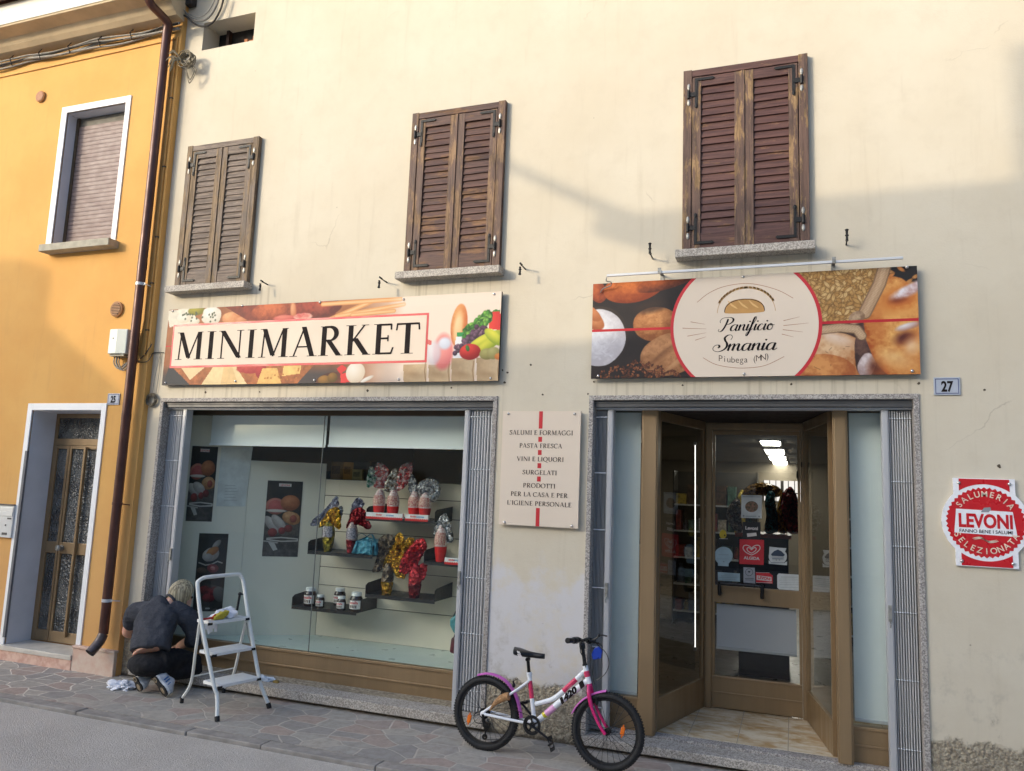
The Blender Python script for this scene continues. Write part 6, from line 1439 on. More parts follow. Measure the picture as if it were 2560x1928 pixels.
mb.build('printed_lines', M('grey print', S(168,172,170), .8), t)
a, b = WP(*z66(752,525), A_+sn*.005, sn), WP(*z66(968,612), A_+sn*.005, sn)
# ================================================================ seen through the door
mb = MB(); xw0, xw1 = W(*Dt(1130,585), 11.18).x, W(*Dt(1375,585), 11.18).x; zw1, zw0 = W(*Dt(1250,585), 11.18).z, W(*Dt(1250,720), 11.18).z
mb.box(xw0, xw1, 11.16, 11.18, zw0, zw1); bwn = mb.build('rear_window', emit('bright rear window', (1., .93, .88), .42), cb)
mb = MB()
for i in range(7): x = xw0+(xw1-xw0)*i/6; mb.box(x-(.03 if i == 3 else .008), x+(.03 if i == 3 else .008), 11.13, 11.15, zw0, zw1)
mb.box(xw0, xw1, 11.131, 11.151, zw0+(zw1-zw0)*.4-.01, zw0+(zw1-zw0)*.4+.01); mb.build('bars', mDark, bwn)
def unit(x0, x1, y, z1, shelves, lab, seed):
    t = thing('shelf_unit', lab, 'shelving', (avg(x0,x1), y, .09)); mb = MB(); mb.box(x0, x1, y+.36, y+.38, .09, z1); mb.box(x0, x0+.02, y, y+.36, .09, z1); mb.box(x1-.02, x1, y, y+.36, .09, z1); mb.build('carcass', M('dark shelf unit', S(60,56,50), .6), t)
    R = random.Random(seed); cols = [S(206,196,180),S(150,60,54),S(196,170,70),S(80,110,96),S(120,130,150),S(90,70,56),S(210,206,200)]; gm = [M('goods %d' % i, c, .5, var=.5, vs=25, col2=tuple(v*.35 for v in c)) for i, c in enumerate(cols)] if not GM else GM
    if not GM: GM.extend(gm)
    for i in range(shelves):
        z = .25+i*(z1-.35)/shelves; mb = MB(); mb.box(x0+.0205, x1-.0205, y, y+.359, z-.02, z); mb.build('shelf', mRail, t)
        x = x0+.04
        while x < x1-.1:
            w_ = R.uniform(.07,.16); h = R.uniform(.12,.27); mb = MB()
            if R.random() < .5: mb.box(x, x+w_-.01, y+.03, y+.25, z+.0005, z+h)
            else: mb.lathe([(w_*.42,0),(w_*.45,h*.6),(w_*.3,h*.8),(w_*.18,h*.85),(w_*.18,h)], (x+w_/2,y+.12,z+.0005), (0,0,1), 10)
            mb.build('product', R.choice(GM), t); x += w_+.005
GM = []
unit(-3.2,-1.75,4.6,2.0,5,'dim shelf unit with packets seen through the left vestibule glass',3); unit(-1.55,-.45,5.2,2.1,5,'dim shelf unit with bottles at the back behind the door',4); unit(.55,1.7,4.4,2.0,5,'dim shelf unit with packets behind the right vestibule glass',6)
# big wrapped eggs on a red counter behind the door
ZD = zm(1720,1180,.19212)
ct = [W(*ZD(610,790), 2.4), W(*ZD(1345,880), 2.4)]
t = thing('counter', 'dark red fronted counter behind the door glass', 'counter', (avg(ct[0].x,ct[1].x),2.5,.09)); mb = MB(); mb.box(ct[0].x, ct[1].x, 2.4, 3.0, ct[1].z, ct[0].z); mb.build('red_fascia', M('dark red fascia', S(130,30,40), .5), t)
mb = MB(); mb.box(ct[0].x+.03, ct[1].x-.03, 2.45, 3.0, .09, ct[1].z-.001); mb.build('counter_body', mDark, t)
def bigwrap(pts, y, col, col2, lab, th=.1):
    P0 = [W(*ZD(*q), y) for q in pts]; c = Vector((avg(*[q.x for q in P0]), y, ct[0].z)); t = thing('wrapped_egg', lab, 'easter egg', c, 'large wrapped eggs behind the door'); mb = MB(); fan(mb, (c.x,y,0), [(q.x-c.x, q.z) for q in P0], th, int(pts[0][0])); mb.build('wrapping', foil('wrap '+lab[:9], tuple(min(1,c*1.8) for c in col), .25, .15, col2), t, smooth=True, sharp=25)
bigwrap([(700,790),(560,720),(500,560),(540,430),(640,340),(690,420),(700,600)],2.5,S(150,140,132),S(90,60,56),'clear film wrapped egg at the left behind the door',.12)
bigwrap([(700,330),(760,200),(960,140),(1180,200),(1230,300),(1100,330),(900,300)],2.9,S(150,112,50),S(90,66,30),'yellowish gold wrapped egg at the back behind the door',.15)
bigwrap([(1000,780),(1020,560),(1000,400),(1040,260),(1120,260),(1140,420),(1170,600),(1160,780)],2.6,S(40,110,120),S(20,60,70),'tall teal wrapped egg behind the door',.12)
bigwrap([(1180,780),(1150,560),(1180,380),(1220,260),(1240,420),(1280,600),(1290,780)],2.65,S(190,150,50),S(110,60,30),'slim gold wrapped egg between the teal and the dark red one',.1)
bigwrap([(1300,780),(1210,440),(1250,260),(1340,195),(1420,330),(1470,620),(1460,780)],2.5,S(130,30,36),S(70,14,20),'dark red wrapped egg at the right behind the door',.14)
p1, p0 = W(1738,1113,2.0), W(1738,1618,2.0); t = thing('tube_lamp', 'lit vertical tube lamp behind the left vestibule glass', 'lamp', p0); mb = MB(); mb.tube([p0,p1], .0045, 10); mb.build('tube', mTube, t, smooth=True)
mb = MB(); mb.tube([p0-Vector((0,0,.03)),p0], .016, 10); mb.tube([p1,p1+Vector((0,0,.03))], .016, 10); mb.build('cap', mRail, t)
# ================================================================ stickers on the door
SYD = DY+.0235
def SU(x, y): p = W(*ZD(x, y), SYD); return (p.x, p.z)
def stk(name, lab, pts, mat, extra=(), cat='sticker'):
    P0 = [SU(*q) for q in pts]; t = thing(name, lab, cat, (avg(*[q[0] for q in P0]), SYD, min(q[1] for q in P0)), 'stickers on the door glass')
    mb = MB(); mb.prism(P0, lambda u,v_,d: (u,d,v_), SYD, SYD+.001); mb.build('sheet', mat, t)
    for k, (nm, m_, fn_) in enumerate(extra):
        mb = MB(); fn_(mb, SYD-.0006*(k+1)); mb.build(nm, m_, t)
def circ(x, y, rx, ry=None, a0=0, a1=360, n=28): return [(x+rx*cos(rad(a0+(a1-a0)*i/n)), y-(ry or rx)*sin(rad(a0+(a1-a0)*i/n))) for i in range(n)]
def flat(pts): return lambda mb, y: mb.add([(a, y, b) for a, b in (SU(*q) for q in pts)], [tuple(range(len(pts)))])
def bars(lst): return lambda mb, y: [mb.add([(a, y, b) for a, b in (SU(*q) for q in ((x0,y0),(x1,y0+2),(x1,y0+t_),(x0,y0+t_-2)))], [(0,1,2,3)]) for x0, x1, y0, t_ in lst]
def word_at(s_, x, y, hpx, sx=1., bold=.0005, rot=0):
    def f_(mb, yy):
        o = SU(x, y); h = abs(SU(x, y-hpx)[1]-o[1])*1.38; put_text(mb, bfont(s_, h, sx, bold=bold), lambda a, b: (o[0]+a*cos(rad(rot))-b*sin(rad(rot)), yy, o[1]+a*sin(rad(rot))+b*cos(rad(rot))))
    return f_
def curve_(pts, w_): 
    def f_(mb, yy):
        v, f = ribbon([(p.x, p.y) for p in cr([Vector(SU(*q)+(0,)) for q in pts], 6)], lambda th, t_: w_); mb.add([(a, yy, b) for a, b in v], f)
    return f_
mPap = M('white sticker paper', S(206,212,212), .5); mStBlue = M('pale blue sticker', S(168,192,200), .5); mStGrey = M('grey sticker', S(164,168,176), .5); mStBlk = M('black sticker', S(34,34,36), .5); mStW = M('white sticker print', S(220,214,210), .5); mStRed = M('red sticker', S(206,44,54), .45); mGreyT = M('grey small print', S(140,150,156), .6)
stk('sticker','white sheet with a round food picture, topmost on the door glass',[(695,300),(963,308),(960,605),(692,598)],mPap,[('round_picture',M('food picture', S(150,110,90), .5, var=.6, vs=70, col2=S(60,70,50)),flat(circ(828,452,84,72))),('printed_lines',mGreyT,bars([(710,945,318,12),(750,890,572,10),(712,735,560,24),(915,935,570,22)]))],'notice')
stk('sticker','black card with white lettering above the red heart sticker',[(712,650),(945,655),(942,880),(708,875)],mStBlk,[('name',mStW,word_at('Levoni',828,752,44,1.,.0012)),('label',mStW,flat([(765,800),(888,790),(895,832),(772,846)]))])
stk('sticker','red square ice cream sticker with a white heart',[(672,876),(990,886),(985,1212),(670,1196)],mStRed,[('heart',mStW,lambda mb, y: [curve_(q, .006)(mb, y-.0001*i) for i, q in enumerate(([(828,1082),(760,1050),(718,1000),(730,960),(770,955),(810,975),(828,1000)],[(828,1082),(890,1050),(936,1000),(926,960),(886,955),(846,975),(828,1000)],[(826,1058),(780,1030),(768,1000),(785,985),(806,992),(826,1015)],[(826,1058),(872,1030),(888,1000),(872,985),(850,992),(826,1015)]))]),('name',mStW,word_at('ALGIDA',828,1140,38,1.05,.001))])
stk('sticker','small yellow egg shaped sticker at the left of the door glass',circ(455,812,46,58),M('yellow sticker', S(200,176,40), .5),[('leaf',M('dark mark', S(70,60,20), .5),flat(circ(478,826,10,13))),('underline',mStW,bars([(405,520,866,8)]))])
stk('sticker','pale blue round sticker with a tab below',[(390,1190)]+circ(462,1090,120,116,230,-50,26)+[(530,1190),(528,1230),(390,1222)],mStBlue,[('printed_lines',mGreyT,bars([(420,505,1000,6),(395,530,1075,7),(380,540,1130,5),(455,475,1160,16)]))])
stk('sticker','white crest sticker with a village under a dark hill',[(1060,972),(1165,985),(1282,992),(1262,1040)]+circ(1168,1100,120,108,25,-60,10)+[(1290,1165),(1288,1215),(1052,1196),(1050,1150)]+circ(1168,1100,118,108,230,155,8),mPap,[('hill',M('dark blue print', S(50,66,88), .5),flat([(1080,1070),(1120,1030),(1170,1010),(1220,1035),(1262,1080),(1240,1100),(1090,1092)])),('houses',M('mid blue print', S(110,124,140), .5),bars([(1090,1250,1104,10),(1095,1245,1124,14)])),('print',mGreyT,bars([(1075,1265,1176,12),(1140,1160,1140,14),(1180,1200,1140,14)]))])
stk('sticker','pale blue rectangular sticker left of the handle',[(388,1302),(675,1322),(676,1430),(390,1412)],mStBlue,[('printed_lines',mGreyT,bars([(470,600,1328,6),(430,640,1350,7),(410,655,1372,6),(440,620,1394,6)]))])
stk('sticker','grey upright sticker with a ringed emblem',[(722,1240),(868,1248),(876,1452),(722,1440)],mStGrey,[('ring',mStBlk,lambda mb, y: curve_(circ(796,1305,48,46)+[circ(796,1305,48,46)[0]], .003)(mb, y)),('emblem',mStBlk,flat([(780,1288),(795,1294),(812,1288),(808,1304),(796,1312),(784,1304)])),('printed_lines',mStBlk,bars([(740,855,1382,8),(745,850,1402,8)]))])
stk('sticker','small red and white butcher sticker above the handle',[(880,1302),(1062,1318),(1104,1350),(1102,1454),(885,1440)],mStRed,[('band',mStW,flat([(895,1345),(1085,1368),(1088,1425),(892,1405)])),('name',mStRed,word_at('LEVONI',990,1400,36,.95,.001,-5)),('edge',mStW,bars([(885,1095,1438,8),(885,1060,1308,6)]))])
stk('sticker','white rounded notice at the right of the door glass',[(1180,1322),(1450,1338),(1474,1360),(1476,1530),(1455,1548),(1185,1528),(1162,1505),(1160,1345)],mPap,[('printed_lines',mGreyT,bars([(1210,1430,1365,7),(1190,1450,1392,5),(1190,1450,1415,5),(1195,1445,1440,5),(1190,1440,1465,5),(1200,1430,1500,5)]))],'notice')
# ================================================================ step ladder
ZL = zm(260,1420,440/1833.)
fb, fc, fa, fd = WG(*ZL(1180,1600)), WG(*ZL(1722,1462)), WG(*ZL(808,1408)), WG(*ZL(1245,1300))
le = (fc-fb).normalized(); lh = Vector((-le.y, le.x, 0)); lh = lh if lh.dot(fa-fb) > 0 else -lh
LT = rad(20.); lv = lh*sin(LT)+Vector((0,0,1))*cos(LT); ln = le.cross(lv)
def LP(x, y): return WP(*ZL(x, y), fb, ln)
mLad = M('white ladder enamel', S(232,234,228), .35, .0, .04, 12); mRub = M('black rubber', S(26,26,27), .6, var=.15); mTread = M('white ribbed tread', S(238,238,234), .5, var=.04, vs=30)
ld = thing('step_ladder', 'white three step folding ladder in front of the shop window', 'step ladder', (avg(fb.x,fc.x,fa.x), avg(fb.y,fc.y), 0))
base = [LP(*q) for q in ((1178,1560),(1178,1330),(1140,1200),(1080,900),(1015,560),(985,330),(975,190),(985,140),(1030,108),(1110,92),(1250,78),(1380,68),(1420,82),(1448,130),(1462,200),(1500,480),(1560,830),(1615,1140),(1660,1290),(1712,1420))]
def ldir(p): return p
mb = MB(); path = cr([base[0],base[1],base[2],base[4],base[6],base[7],base[8],base[9],base[11],base[12],base[13],base[14],base[15],base[17],base[18],base[19]], 5)
mb.tube(path, .0150, 12, m=0); mb.build('front_frame', mLad, ld, smooth=True)
for q0, q1 in ((base[0], fb), (base[19], fc)):
    d = (q1-q0).normalized(); mb = MB(); mb.tube([q0-d*.01, Vector((q1.x,q1.y,.001))], .0185, 12); mb.build('rubber_foot', mRub, ld, smooth=True, sharp=40)
# rear legs meet the rails at the top step
hl, hr = LP(1005,520), LP(1490,505)
rl1 = WP(*ZL(880,1210), fa, (fd-fa).normalized()) if 0 else None
for f0, h0, kn in ((fa, hl, .17), (fd, hr, .17)):
    top = h0-Vector((0,0,0)); mid = f0+(top-f0)*.3+Vector((0,0,.0)); dirn = (top-f0); k1 = f0+Vector((dirn.x*.05, dirn.y*.05, .17)); k1 = Vector((f0.x+(top.x-f0.x)*.42*.5+.03, f0.y+(top.y-f0.y)*.1, .17))
    mb = MB(); mb.tube(cr([f0+Vector((0,0,.035)), k1, k1+(top-k1)*.5, top], 6), .0115, 10); mb.build('rear_leg', mLad, ld, smooth=True)
    mb = MB(); mb.tube([f0+Vector((0,0,.045)), f0+Vector((0,0,.001))], .0150, 10); mb.build('rubber_foot', mRub, ld, smooth=True)
def rung(z0): return None
ra_ = fa+(hl-fa)*.33; rd_ = fd+(hr-fd)*.33
lg_ = lambda f0, top: (lambda k1: k1+(top-k1)*(.05/(top.z-.17)))(Vector((f0.x+(top.x-f0.x)*.21+.03, f0.y+(top.y-f0.y)*.1, .17)))
mb = MB(); mb.tube([lg_(fa, hl), lg_(fd, hr)], .006, 8); mb.build('rear_brace', mLad, ld, smooth=True)
for (xl, yl), (xr_, yr_), dep in (((1085,592),(1500,535),.17),((1125,922),(1560,845),.19),((1180,1250),(1615,1160),.21)):
    L_, R_ = LP(xl-14, yl), LP(xr_-4, yr_)
    ax = (R_-L_); zt = avg(L_.z, R_.z); L_ = Vector((L_.x,L_.y,zt)); R_ = Vector((R_.x,R_.y,zt)); ax = R_-L_; bk = Vector((lh.x,lh.y,0)).normalized()*dep
    st = thing if 0 else None
    mb = MB(); o0 = L_+ax*.04-bk*.12; mb.obox(o0, ax*.92, bk, Vector((0,0,.022)))
    for i in range(8): mb.obox(o0+ax*.02+bk*(.06+i*.112)+Vector((0,0,.0221)), ax*.88, bk*.05, Vector((0,0,.002)))
    sp = mb.build('step', mTread, ld, bevel=.004)
    mb = MB()
    for e in (0, 1):
        q = L_ if e == 0 else R_; mb.obox(q+ax*(-.005 if e == 0 else -.095)-bk*.13+Vector((0,0,-.004)), ax*.10, bk*.05, Vector((0,0,.018)))
    mb.build('black_clip', mRub, sp)
for h0, f0 in ((hl, fa), (hr, fd)):
    lo = h0+(f0-h0)*.62; s2 = LP(1090,960) if h0 is hl else LP(1570,860)
    mb = MB(); mb.tube([h0-Vector((0,0,.05)), (h0+s2)/2+(lo-s2)*.12-Vector((0,0,.0)), s2+lh*.02], .0045, 6); mb.build('stay', M('ladder stay steel', S(180,178,170), .4, .5), ld, smooth=True)
mb = MB(); kp = LP(1440,275); mb.ell(kp-lh*-.03, .016, .016, .014, 12, 8); mb.tube([kp+lh*.03, LP(1478,280)], .006, 8); mb.tube([kp+lh*.03, kp+lh*.05-Vector((0,0,.13))], .0095, 10); mb.build('knob', mRub, ld, smooth=True)
# ---------------------------------------------------------------- cloths and tools
def crumple(name, c, rx, ry, rz, seed, mat, lab, cat, flat=.4, sharp=1.):
    R = Vector((seed*3.1, seed*1.7, seed)); mb = MB(); seg, rings = 40, 26
    v = []; f = []
    for i in range(rings+1):
        th = pi*i/rings
        for k in range(seg):
            d = Vector((sin(th)*cos(2*pi*k/seg), sin(th)*sin(2*pi*k/seg), cos(th)))
            n = mnoise.fractal(d*1.6+R, 1., 2., 3); m = abs(mnoise.noise(d*3.2+R*1.3)); m2 = abs(mnoise.noise(d*7+R*.7))
            r = 1+.55*n*sharp-.55*m*sharp-.22*m2
            p = Vector((d.x*rx*r, d.y*ry*r, d.z*rz*r))
            if p.z < -rz*flat: p.z = -rz*flat+(p.z+rz*flat)*.05
            v.append(Vector(c)+p+Vector((0,0,rz*flat)))
    for i in range(rings):
        for k in range(seg): f.append((i*seg+k, (i+1)*seg+k, (i+1)*seg+(k+1) % seg, i*seg+(k+1) % seg))
    mb.add(v, f); return tag(mb.build(name, mat, smooth=True, base=Vector(c), sharp=70), lab, cat)
mCloth = M('white cotton rag', S(232,234,240), .9, var=.05, vs=20, bump=.2, bs=60)
p = WG(*ZL(150,1262)); crumple('cloth', (p.x, p.y+.03, .0), .125, .085, .055, 3, mCloth, 'crumpled white cloth on the pavement beside the kneeling person', 'cloth', .25)
L1 = LP(1230,545); tz = avg(LP(1085,592).z, LP(1500,535).z)+.024
pc = Vector((L1.x-.05, L1.y+.04, tz)); crumple('rag', (pc.x+.0, pc.y+.06, tz), .075, .115, .06, 8, mCloth, 'white rag draped over the top step of the ladder', 'rag', .3)
mb = MB(); R = random.Random(2)   # hanging end of the rag under the step
for k in range(5):
    yy = pc.y-.02+k*.028; mb.tube(cr([(pc.x-.085,yy,tz+.004),(pc.x-.115,yy+.004,tz-.02),(pc.x-.115,yy+R.uniform(-.01,.01),tz-.06),(pc.x-.11,yy+R.uniform(-.012,.012),tz-.09-R.uniform(0,.05))],5), [.018]*16, 8, flat=.4)
hg = mb.build('hanging_end', mCloth, bpy.data.objects['rag'], smooth=True); hg.location = -Vector(bpy.data.objects['rag'].location)
mSp = M('yellow sponge cloth', S(186,170,60), .9, var=.12, vs=60, bump=.3)
sp = LP(1225,520); sc0 = Vector((sp.x-.015, sp.y-.02, tz))
sq = thing('window_wiper', 'yellow padded window wiper with a red handle on the top step of the ladder', 'window wiper', sc0)
mb = MB(); ay = Vector((le.x,le.y,0)); bx2 = Vector((lh.x,lh.y,0)); mb.prism([(-.055,.0),(.03,.0),(.07,.028),(.085,.062),(.02,.056),(-.04,.028)], lambda u,v_,d: sc0+ay*u+bx2*d+Vector((0,0,v_+.002)), -.03, .03); mb.build('pad', mSp, sq, bevel=.012)
mb = MB(); mb.tube([sc0+ay*(-.05)+Vector((0,0,.02)), sc0+ay*(-.14)+Vector((0,0,.016))], .008, 8); mb.tube([sc0+ay*(-.055)+Vector((0,0,.008)), sc0+ay*(-.03)+Vector((0,0,.042))], .007, 8); mb.build('handle', M('red plastic handle', S(190,40,38), .4), sq, smooth=True)
p = W(*ZL(1660,1110), .1); crumple('pale_cloth', (p.x, .12, .097), .10, .035, .032, 5, M('pale blue striped cloth', S(196,208,222), .9, var=.12, vs=40), 'pale blue cloth lying on the window step behind the ladder', 'cloth', .2)
crumple('sponge', (p.x+.13, .1, .097), .035, .02, .016, 6, M('brown sponge', S(150,128,70), .9, var=.3, vs=60), 'small brownish sponge at the end of the pale blue cloth', 'sponge', .2, .4)
# ================================================================ child's bicycle
ZB = zm(1100,1560,560/2212.)
bA, bB = Vector((-1.962,-.375,0)), Vector((-1.13,-.408,0)); LEAN = rad(4)
bu = (bB-bA).normalized(); nb0 = Vector((-bu.y, bu.x, 0)); bvv = nb0*sin(LEAN)+Vector((0,0,cos(LEAN))); bn = bvv.cross(bu)*-1
if bn.y < 0: bn = -bn                                            # towards the wall
def K(x, y, w_=0.): return WP(*ZB(x, y), bA+bn*w_, bn)
def UVW(a, b, w_=0.): return bA+bu*a+bvv*b+bn*w_
mWhF = M('white bicycle enamel', S(236,238,240), .22, var=.02, vs=4); mPink = M('magenta fork enamel', S(206,36,108), .22, var=.04, vs=5); mMud = M('pink plastic mudguard', S(206,104,186), .4, var=.05, vs=6)
mTyre = M('black tyre rubber', S(30,30,31), .7, var=.2, vs=30); mBlk = M('black bicycle parts', S(24,24,26), .35, .1, .1, 20); mBlkM = M('dark drive steel', S(58,56,54), .35, .8, .3, 60); mSpoke = M('spoke steel', S(70,70,72), .3, .7)
mOrR = M('orange reflector', S(238,120,30), .25, var=.1, vs=120); mPkS = M('pale pink decal', S(236,170,214), .3); mRdS = M('pink red decal', S(220,60,100), .3); mYel = M('yellow decal', S(226,210,40), .3)
bk = thing('bicycle', "child's white bicycle with pink mudguards and fork leaning near the entrance", 'bicycle', (bA+bB)/2)
RA, FA = UVW(-.033,.238), UVW(.822,.241)
def wheel(c, refl, seed):
    R = .2385; r = .0215; rm = R-r; mb = MB(); seg = 64
    mb.tube([c+bu*(rm*cos(t))+bvv*(rm*sin(t)) for t in np.linspace(0, 2*pi, seg, endpoint=False)], r, 14, closed=True)
    for i in range(84):
        t = 2*pi*i/84
        for sd in (-1,1):
            for off, rr in ((.007+.003*(i % 2), .0015),(.0155, -.0035)):
                q = c+(bu*cos(t)+bvv*sin(t))*(R+rr-.004)+bn*(sd*off); e1 = (-bu*sin(t)+bvv*cos(t)); e2 = bu*cos(t)+bvv*sin(t)
                mb.obox(q-e1*.0045-bn*.003, e1*.009, bn*.006, e2*.006)
    wh = mb.build('wheel', mTyre, bk, smooth=True, sharp=40)
    mb = MB(); rr = R-.046
    for a, b, w0, w1 in ((rr-.006,rr+.006,-.012,.012),):
        v = []; f = []
        for i in range(seg):
            t = 2*pi*i/seg; e = bu*cos(t)+bvv*sin(t); v += [c+e*a+bn*w0, c+e*a+bn*w1, c+e*b+bn*(w1+.002), c+e*b+bn*(w0-.002)]
        for i in range(seg):
            j = (i+1) % seg
            for k in range(4): f.append((4*i+k, 4*i+(k+1) % 4, 4*j+(k+1) % 4, 4*j+k))
        mb.add(v, f)
    mb.build('rim', mBlk, wh)
    mb = MB()
    for i in range(28):
        t = 2*pi*i/28+.06; sd = 1 if i % 2 else -1; ht = t+(.9 if (i//2) % 2 else -.9); p0 = c+(bu*cos(ht)+bvv*sin(ht))*.017+bn*(sd*.022); p1 = c+(bu*cos(t)+bvv*sin(t))*(rr-.004); mb.tube([p0,p1], .0013, 5)
        mb.tube([p1, p1+(p0-p1).normalized()*.012], .0024, 5, m=0)
    mb.build('spokes', mSpoke, wh)
    mb = MB(); mb.lathe([(.008,-.05),(.011,-.045),(.011,-.028),(.021,-.026),(.021,-.021),(.012,-.018),(.012,.018),(.021,.021),(.021,.026),(.011,.028),(.011,.05)], c, bn, 14); mb.build('hub', mBlkM, wh, smooth=True)
    q = c+bu*(refl[0])+bvv*(refl[1]); an = refl[2]; e1 = bu*cos(an)+bvv*sin(an); e2 = -bu*sin(an)+bvv*cos(an)
    mb = MB(); mb.prism([(-.011,-.026),(.011,-.026),(.013,-.02),(.013,.02),(.011,.026),(-.011,.026),(-.013,.02),(-.013,-.02)], lambda u,v_,d: q+e1*u+e2*v_+bn*d, -.010, .006); mb.tube([q+e2*.026-bn*.004, q+e2*.04-bn*.004], .006, 6); mb.tube([q-e2*.026-bn*.004, q-e2*.04-bn*.004], .006, 6); mb.build('reflector', mOrR, wh, bevel=.003)
    return wh
kr = lambda x, y, c: ((K(x,y)-c).dot(bu), (K(x,y)-c).dot(bvv))
a_ = kr(290,935,RA); b_ = kr(1805,1060,FA)
wheel(RA, (a_[0],a_[1],rad(-98)+pi/2), 1); wheel(FA, (b_[0],b_[1],rad(80)-pi/2), 2)
# frame
BBp = K(935,985); seatT = K(882,505); hT, hB = K(1432,412), K(1472,590)
mb = MB()
mb.tube([BBp, seatT], .0150, 12)
mb.tube([hT, hB], .0185, 14)
tt = cr([K(945,790),K(1010,775),K(1120,738),K(1220,660),K(1330,560),K(1430,465)], 6); mb.tube(tt, .0155, 12)
dtb = [BBp, K(1080,860), K(1250,715), K(1462,560)]; mb.tube(dtb, .0205, 14)
mb.tube([BBp-bn*.034, BBp+bn*.034], .021, 14)
for sd in (-1,1):
    mb.tube(cr([K(885,560)+bn*(sd*.014), K(780,640)+bn*(sd*.032), K(620,745)+bn*(sd*.042), RA+bn*(sd*.048)+bvv*.012], 5), .0085, 10)
    mb.tube(cr([BBp+bn*(sd*.022), K(780,950)+bn*(sd*.036), RA+bn*(sd*.048)], 5), .0095, 10)
    mb.ell(RA+bn*(sd*.050), .022, .005, .022, 10, 6)
mb.box(0,0,0,0,0,0) if 0 else None
mb.build('frame', mWhF, bk, smooth=True, sharp=60)
def decal(p, q, r, m_, nm, h=1.):
    mb = MB(); mb.tube([p, q], r*1.025, 14); mb.build(nm, m_, bk, smooth=True)
sd_ = (seatT-BBp); decal(BBp+sd_*.52, BBp+sd_*.88, .0152, mRdS, 'decal'); d_ = (dtb[3]-dtb[0]); decal(K(1025,905), K(1048,887), .0208, mYel, 'decal'); decal(K(1050,886), K(1135,815), .0208, mPkS, 'decal'); decal(tt[18], tt[25], .0157, mRdS, 'decal')
decal(hT+(hB-hT)*.30, hT+(hB-hT)*.62, .0187, mRdS, 'decal')
mb = MB(); e1 = d_.normalized(); e2 = bn.cross(e1); e2 = e2 if e2.dot(bvv) > 0 else -e2
vf = bfont('420', .052, 1.35, shear=.25, bold=.003); o_ = K(1290,690)-bn*.0222-e2*.016
put_text(mb, vf, lambda a, b: o_+e1*a+e2*b); 
for x0_, x1_ in ((-.085,-.062),(.082,.118)): mb.add([o_+e1*x0_+e2*-.004, o_+e1*x1_+e2*-.004, o_+e1*(x1_+.012)+e2*.036, o_+e1*(x0_+.012)+e2*.036], [(0,1,2,3)])
mb.build('down_tube_lettering', mInk, bk)
# seat post and saddle
mb = MB(); sp1 = K(868,350); mb.tube([seatT-(sp1-seatT)*.1, sp1], .0115, 12); po = mb.build('seat_post', mBlkM, bk, smooth=True)
mb = MB(); mb.tube([seatT-sd_*.03, seatT+sd_*.06], .0185, 12); mb.tube([seatT+sd_*.02-bn*.03, seatT+sd_*.02+bn*.05], .005, 8); mb.build('seat_clamp', mWhF, bk, smooth=True)
s0, s1 = K(735,285), K(1035,325); sx_ = (s1-s0); L = sx_.length; sx_ = sx_/L; sz_ = bn.cross(sx_); sz_ = sz_ if sz_.dot(bvv) > 0 else -sz_
mb = MB(); v = []; n = 20; seg = 18
for i in range(n+1):
    t = i/n; wd = (.066*(1-min(1,(t/.62))**2)+.0175 if t < .62 else .0175-.004*(t-.62))*min(1,math.sqrt(t*8+.08)); wd *= min(1, math.sqrt((1-t)*9+.05)); th_ = .022+.018*(1-t); top = .020*(1-t)**1.5-.004*sin(pi*t)
    for k in range(seg):
        a = 2*pi*k/seg; v.append(s0+sx_*(t*L)+bn*(wd*cos(a))+sz_*(top+(.020*sin(a) if sin(a) > 0 else th_*sin(a)*(.35+.65*abs(cos(a))))))
f = [(i*seg+k, i*seg+(k+1) % seg, (i+1)*seg+(k+1) % seg, (i+1)*seg+k) for i in range(n) for k in range(seg)]+[tuple(range(seg-1,-1,-1)), tuple(n*seg+k for k in range(seg))]
mb.add(v, f); sa = mb.build('saddle', mBlk, bk, smooth=True)
mb = MB(); oS = s0+sx_*.055+bn*-.0705+sz_*-.001; ax1 = (sx_*.55-sz_*.85).normalized(); put_text(mb, bfont('420', .03, 1.1, bold=.002), lambda a, b: oS-bn*.002*1+ax1*a+(sx_*.8+sz_*.5)*b); mb.build('saddle_lettering', mStW, sa)
mb = MB(); mb.tube([sp1, sp1+(s0-sp1)*0+sz_*.01], .014, 10); mb.tube([sp1-bn*.02, sp1+bn*.02], .012, 10); mb.build('saddle_clamp', mBlkM, sa, smooth=True)
# fork
cr_h = hB-(hT-hB).normalized()*.012
mb = MB(); mb.tube([hB, cr_h-(hT-hB)*.05], .019, 14)
for sd in (-1,1): mb.tube(cr([cr_h+bn*(sd*.012), K(1485,680)+bn*(sd*.035), K(1520,820)+bn*(sd*.046), K(1590,975)+bn*(sd*.05), FA+bn*(sd*.052)-bvv*.008], 6), [.0135]*12+[.0105]*13, 12)
mb.build('fork', mPink, bk, smooth=True)
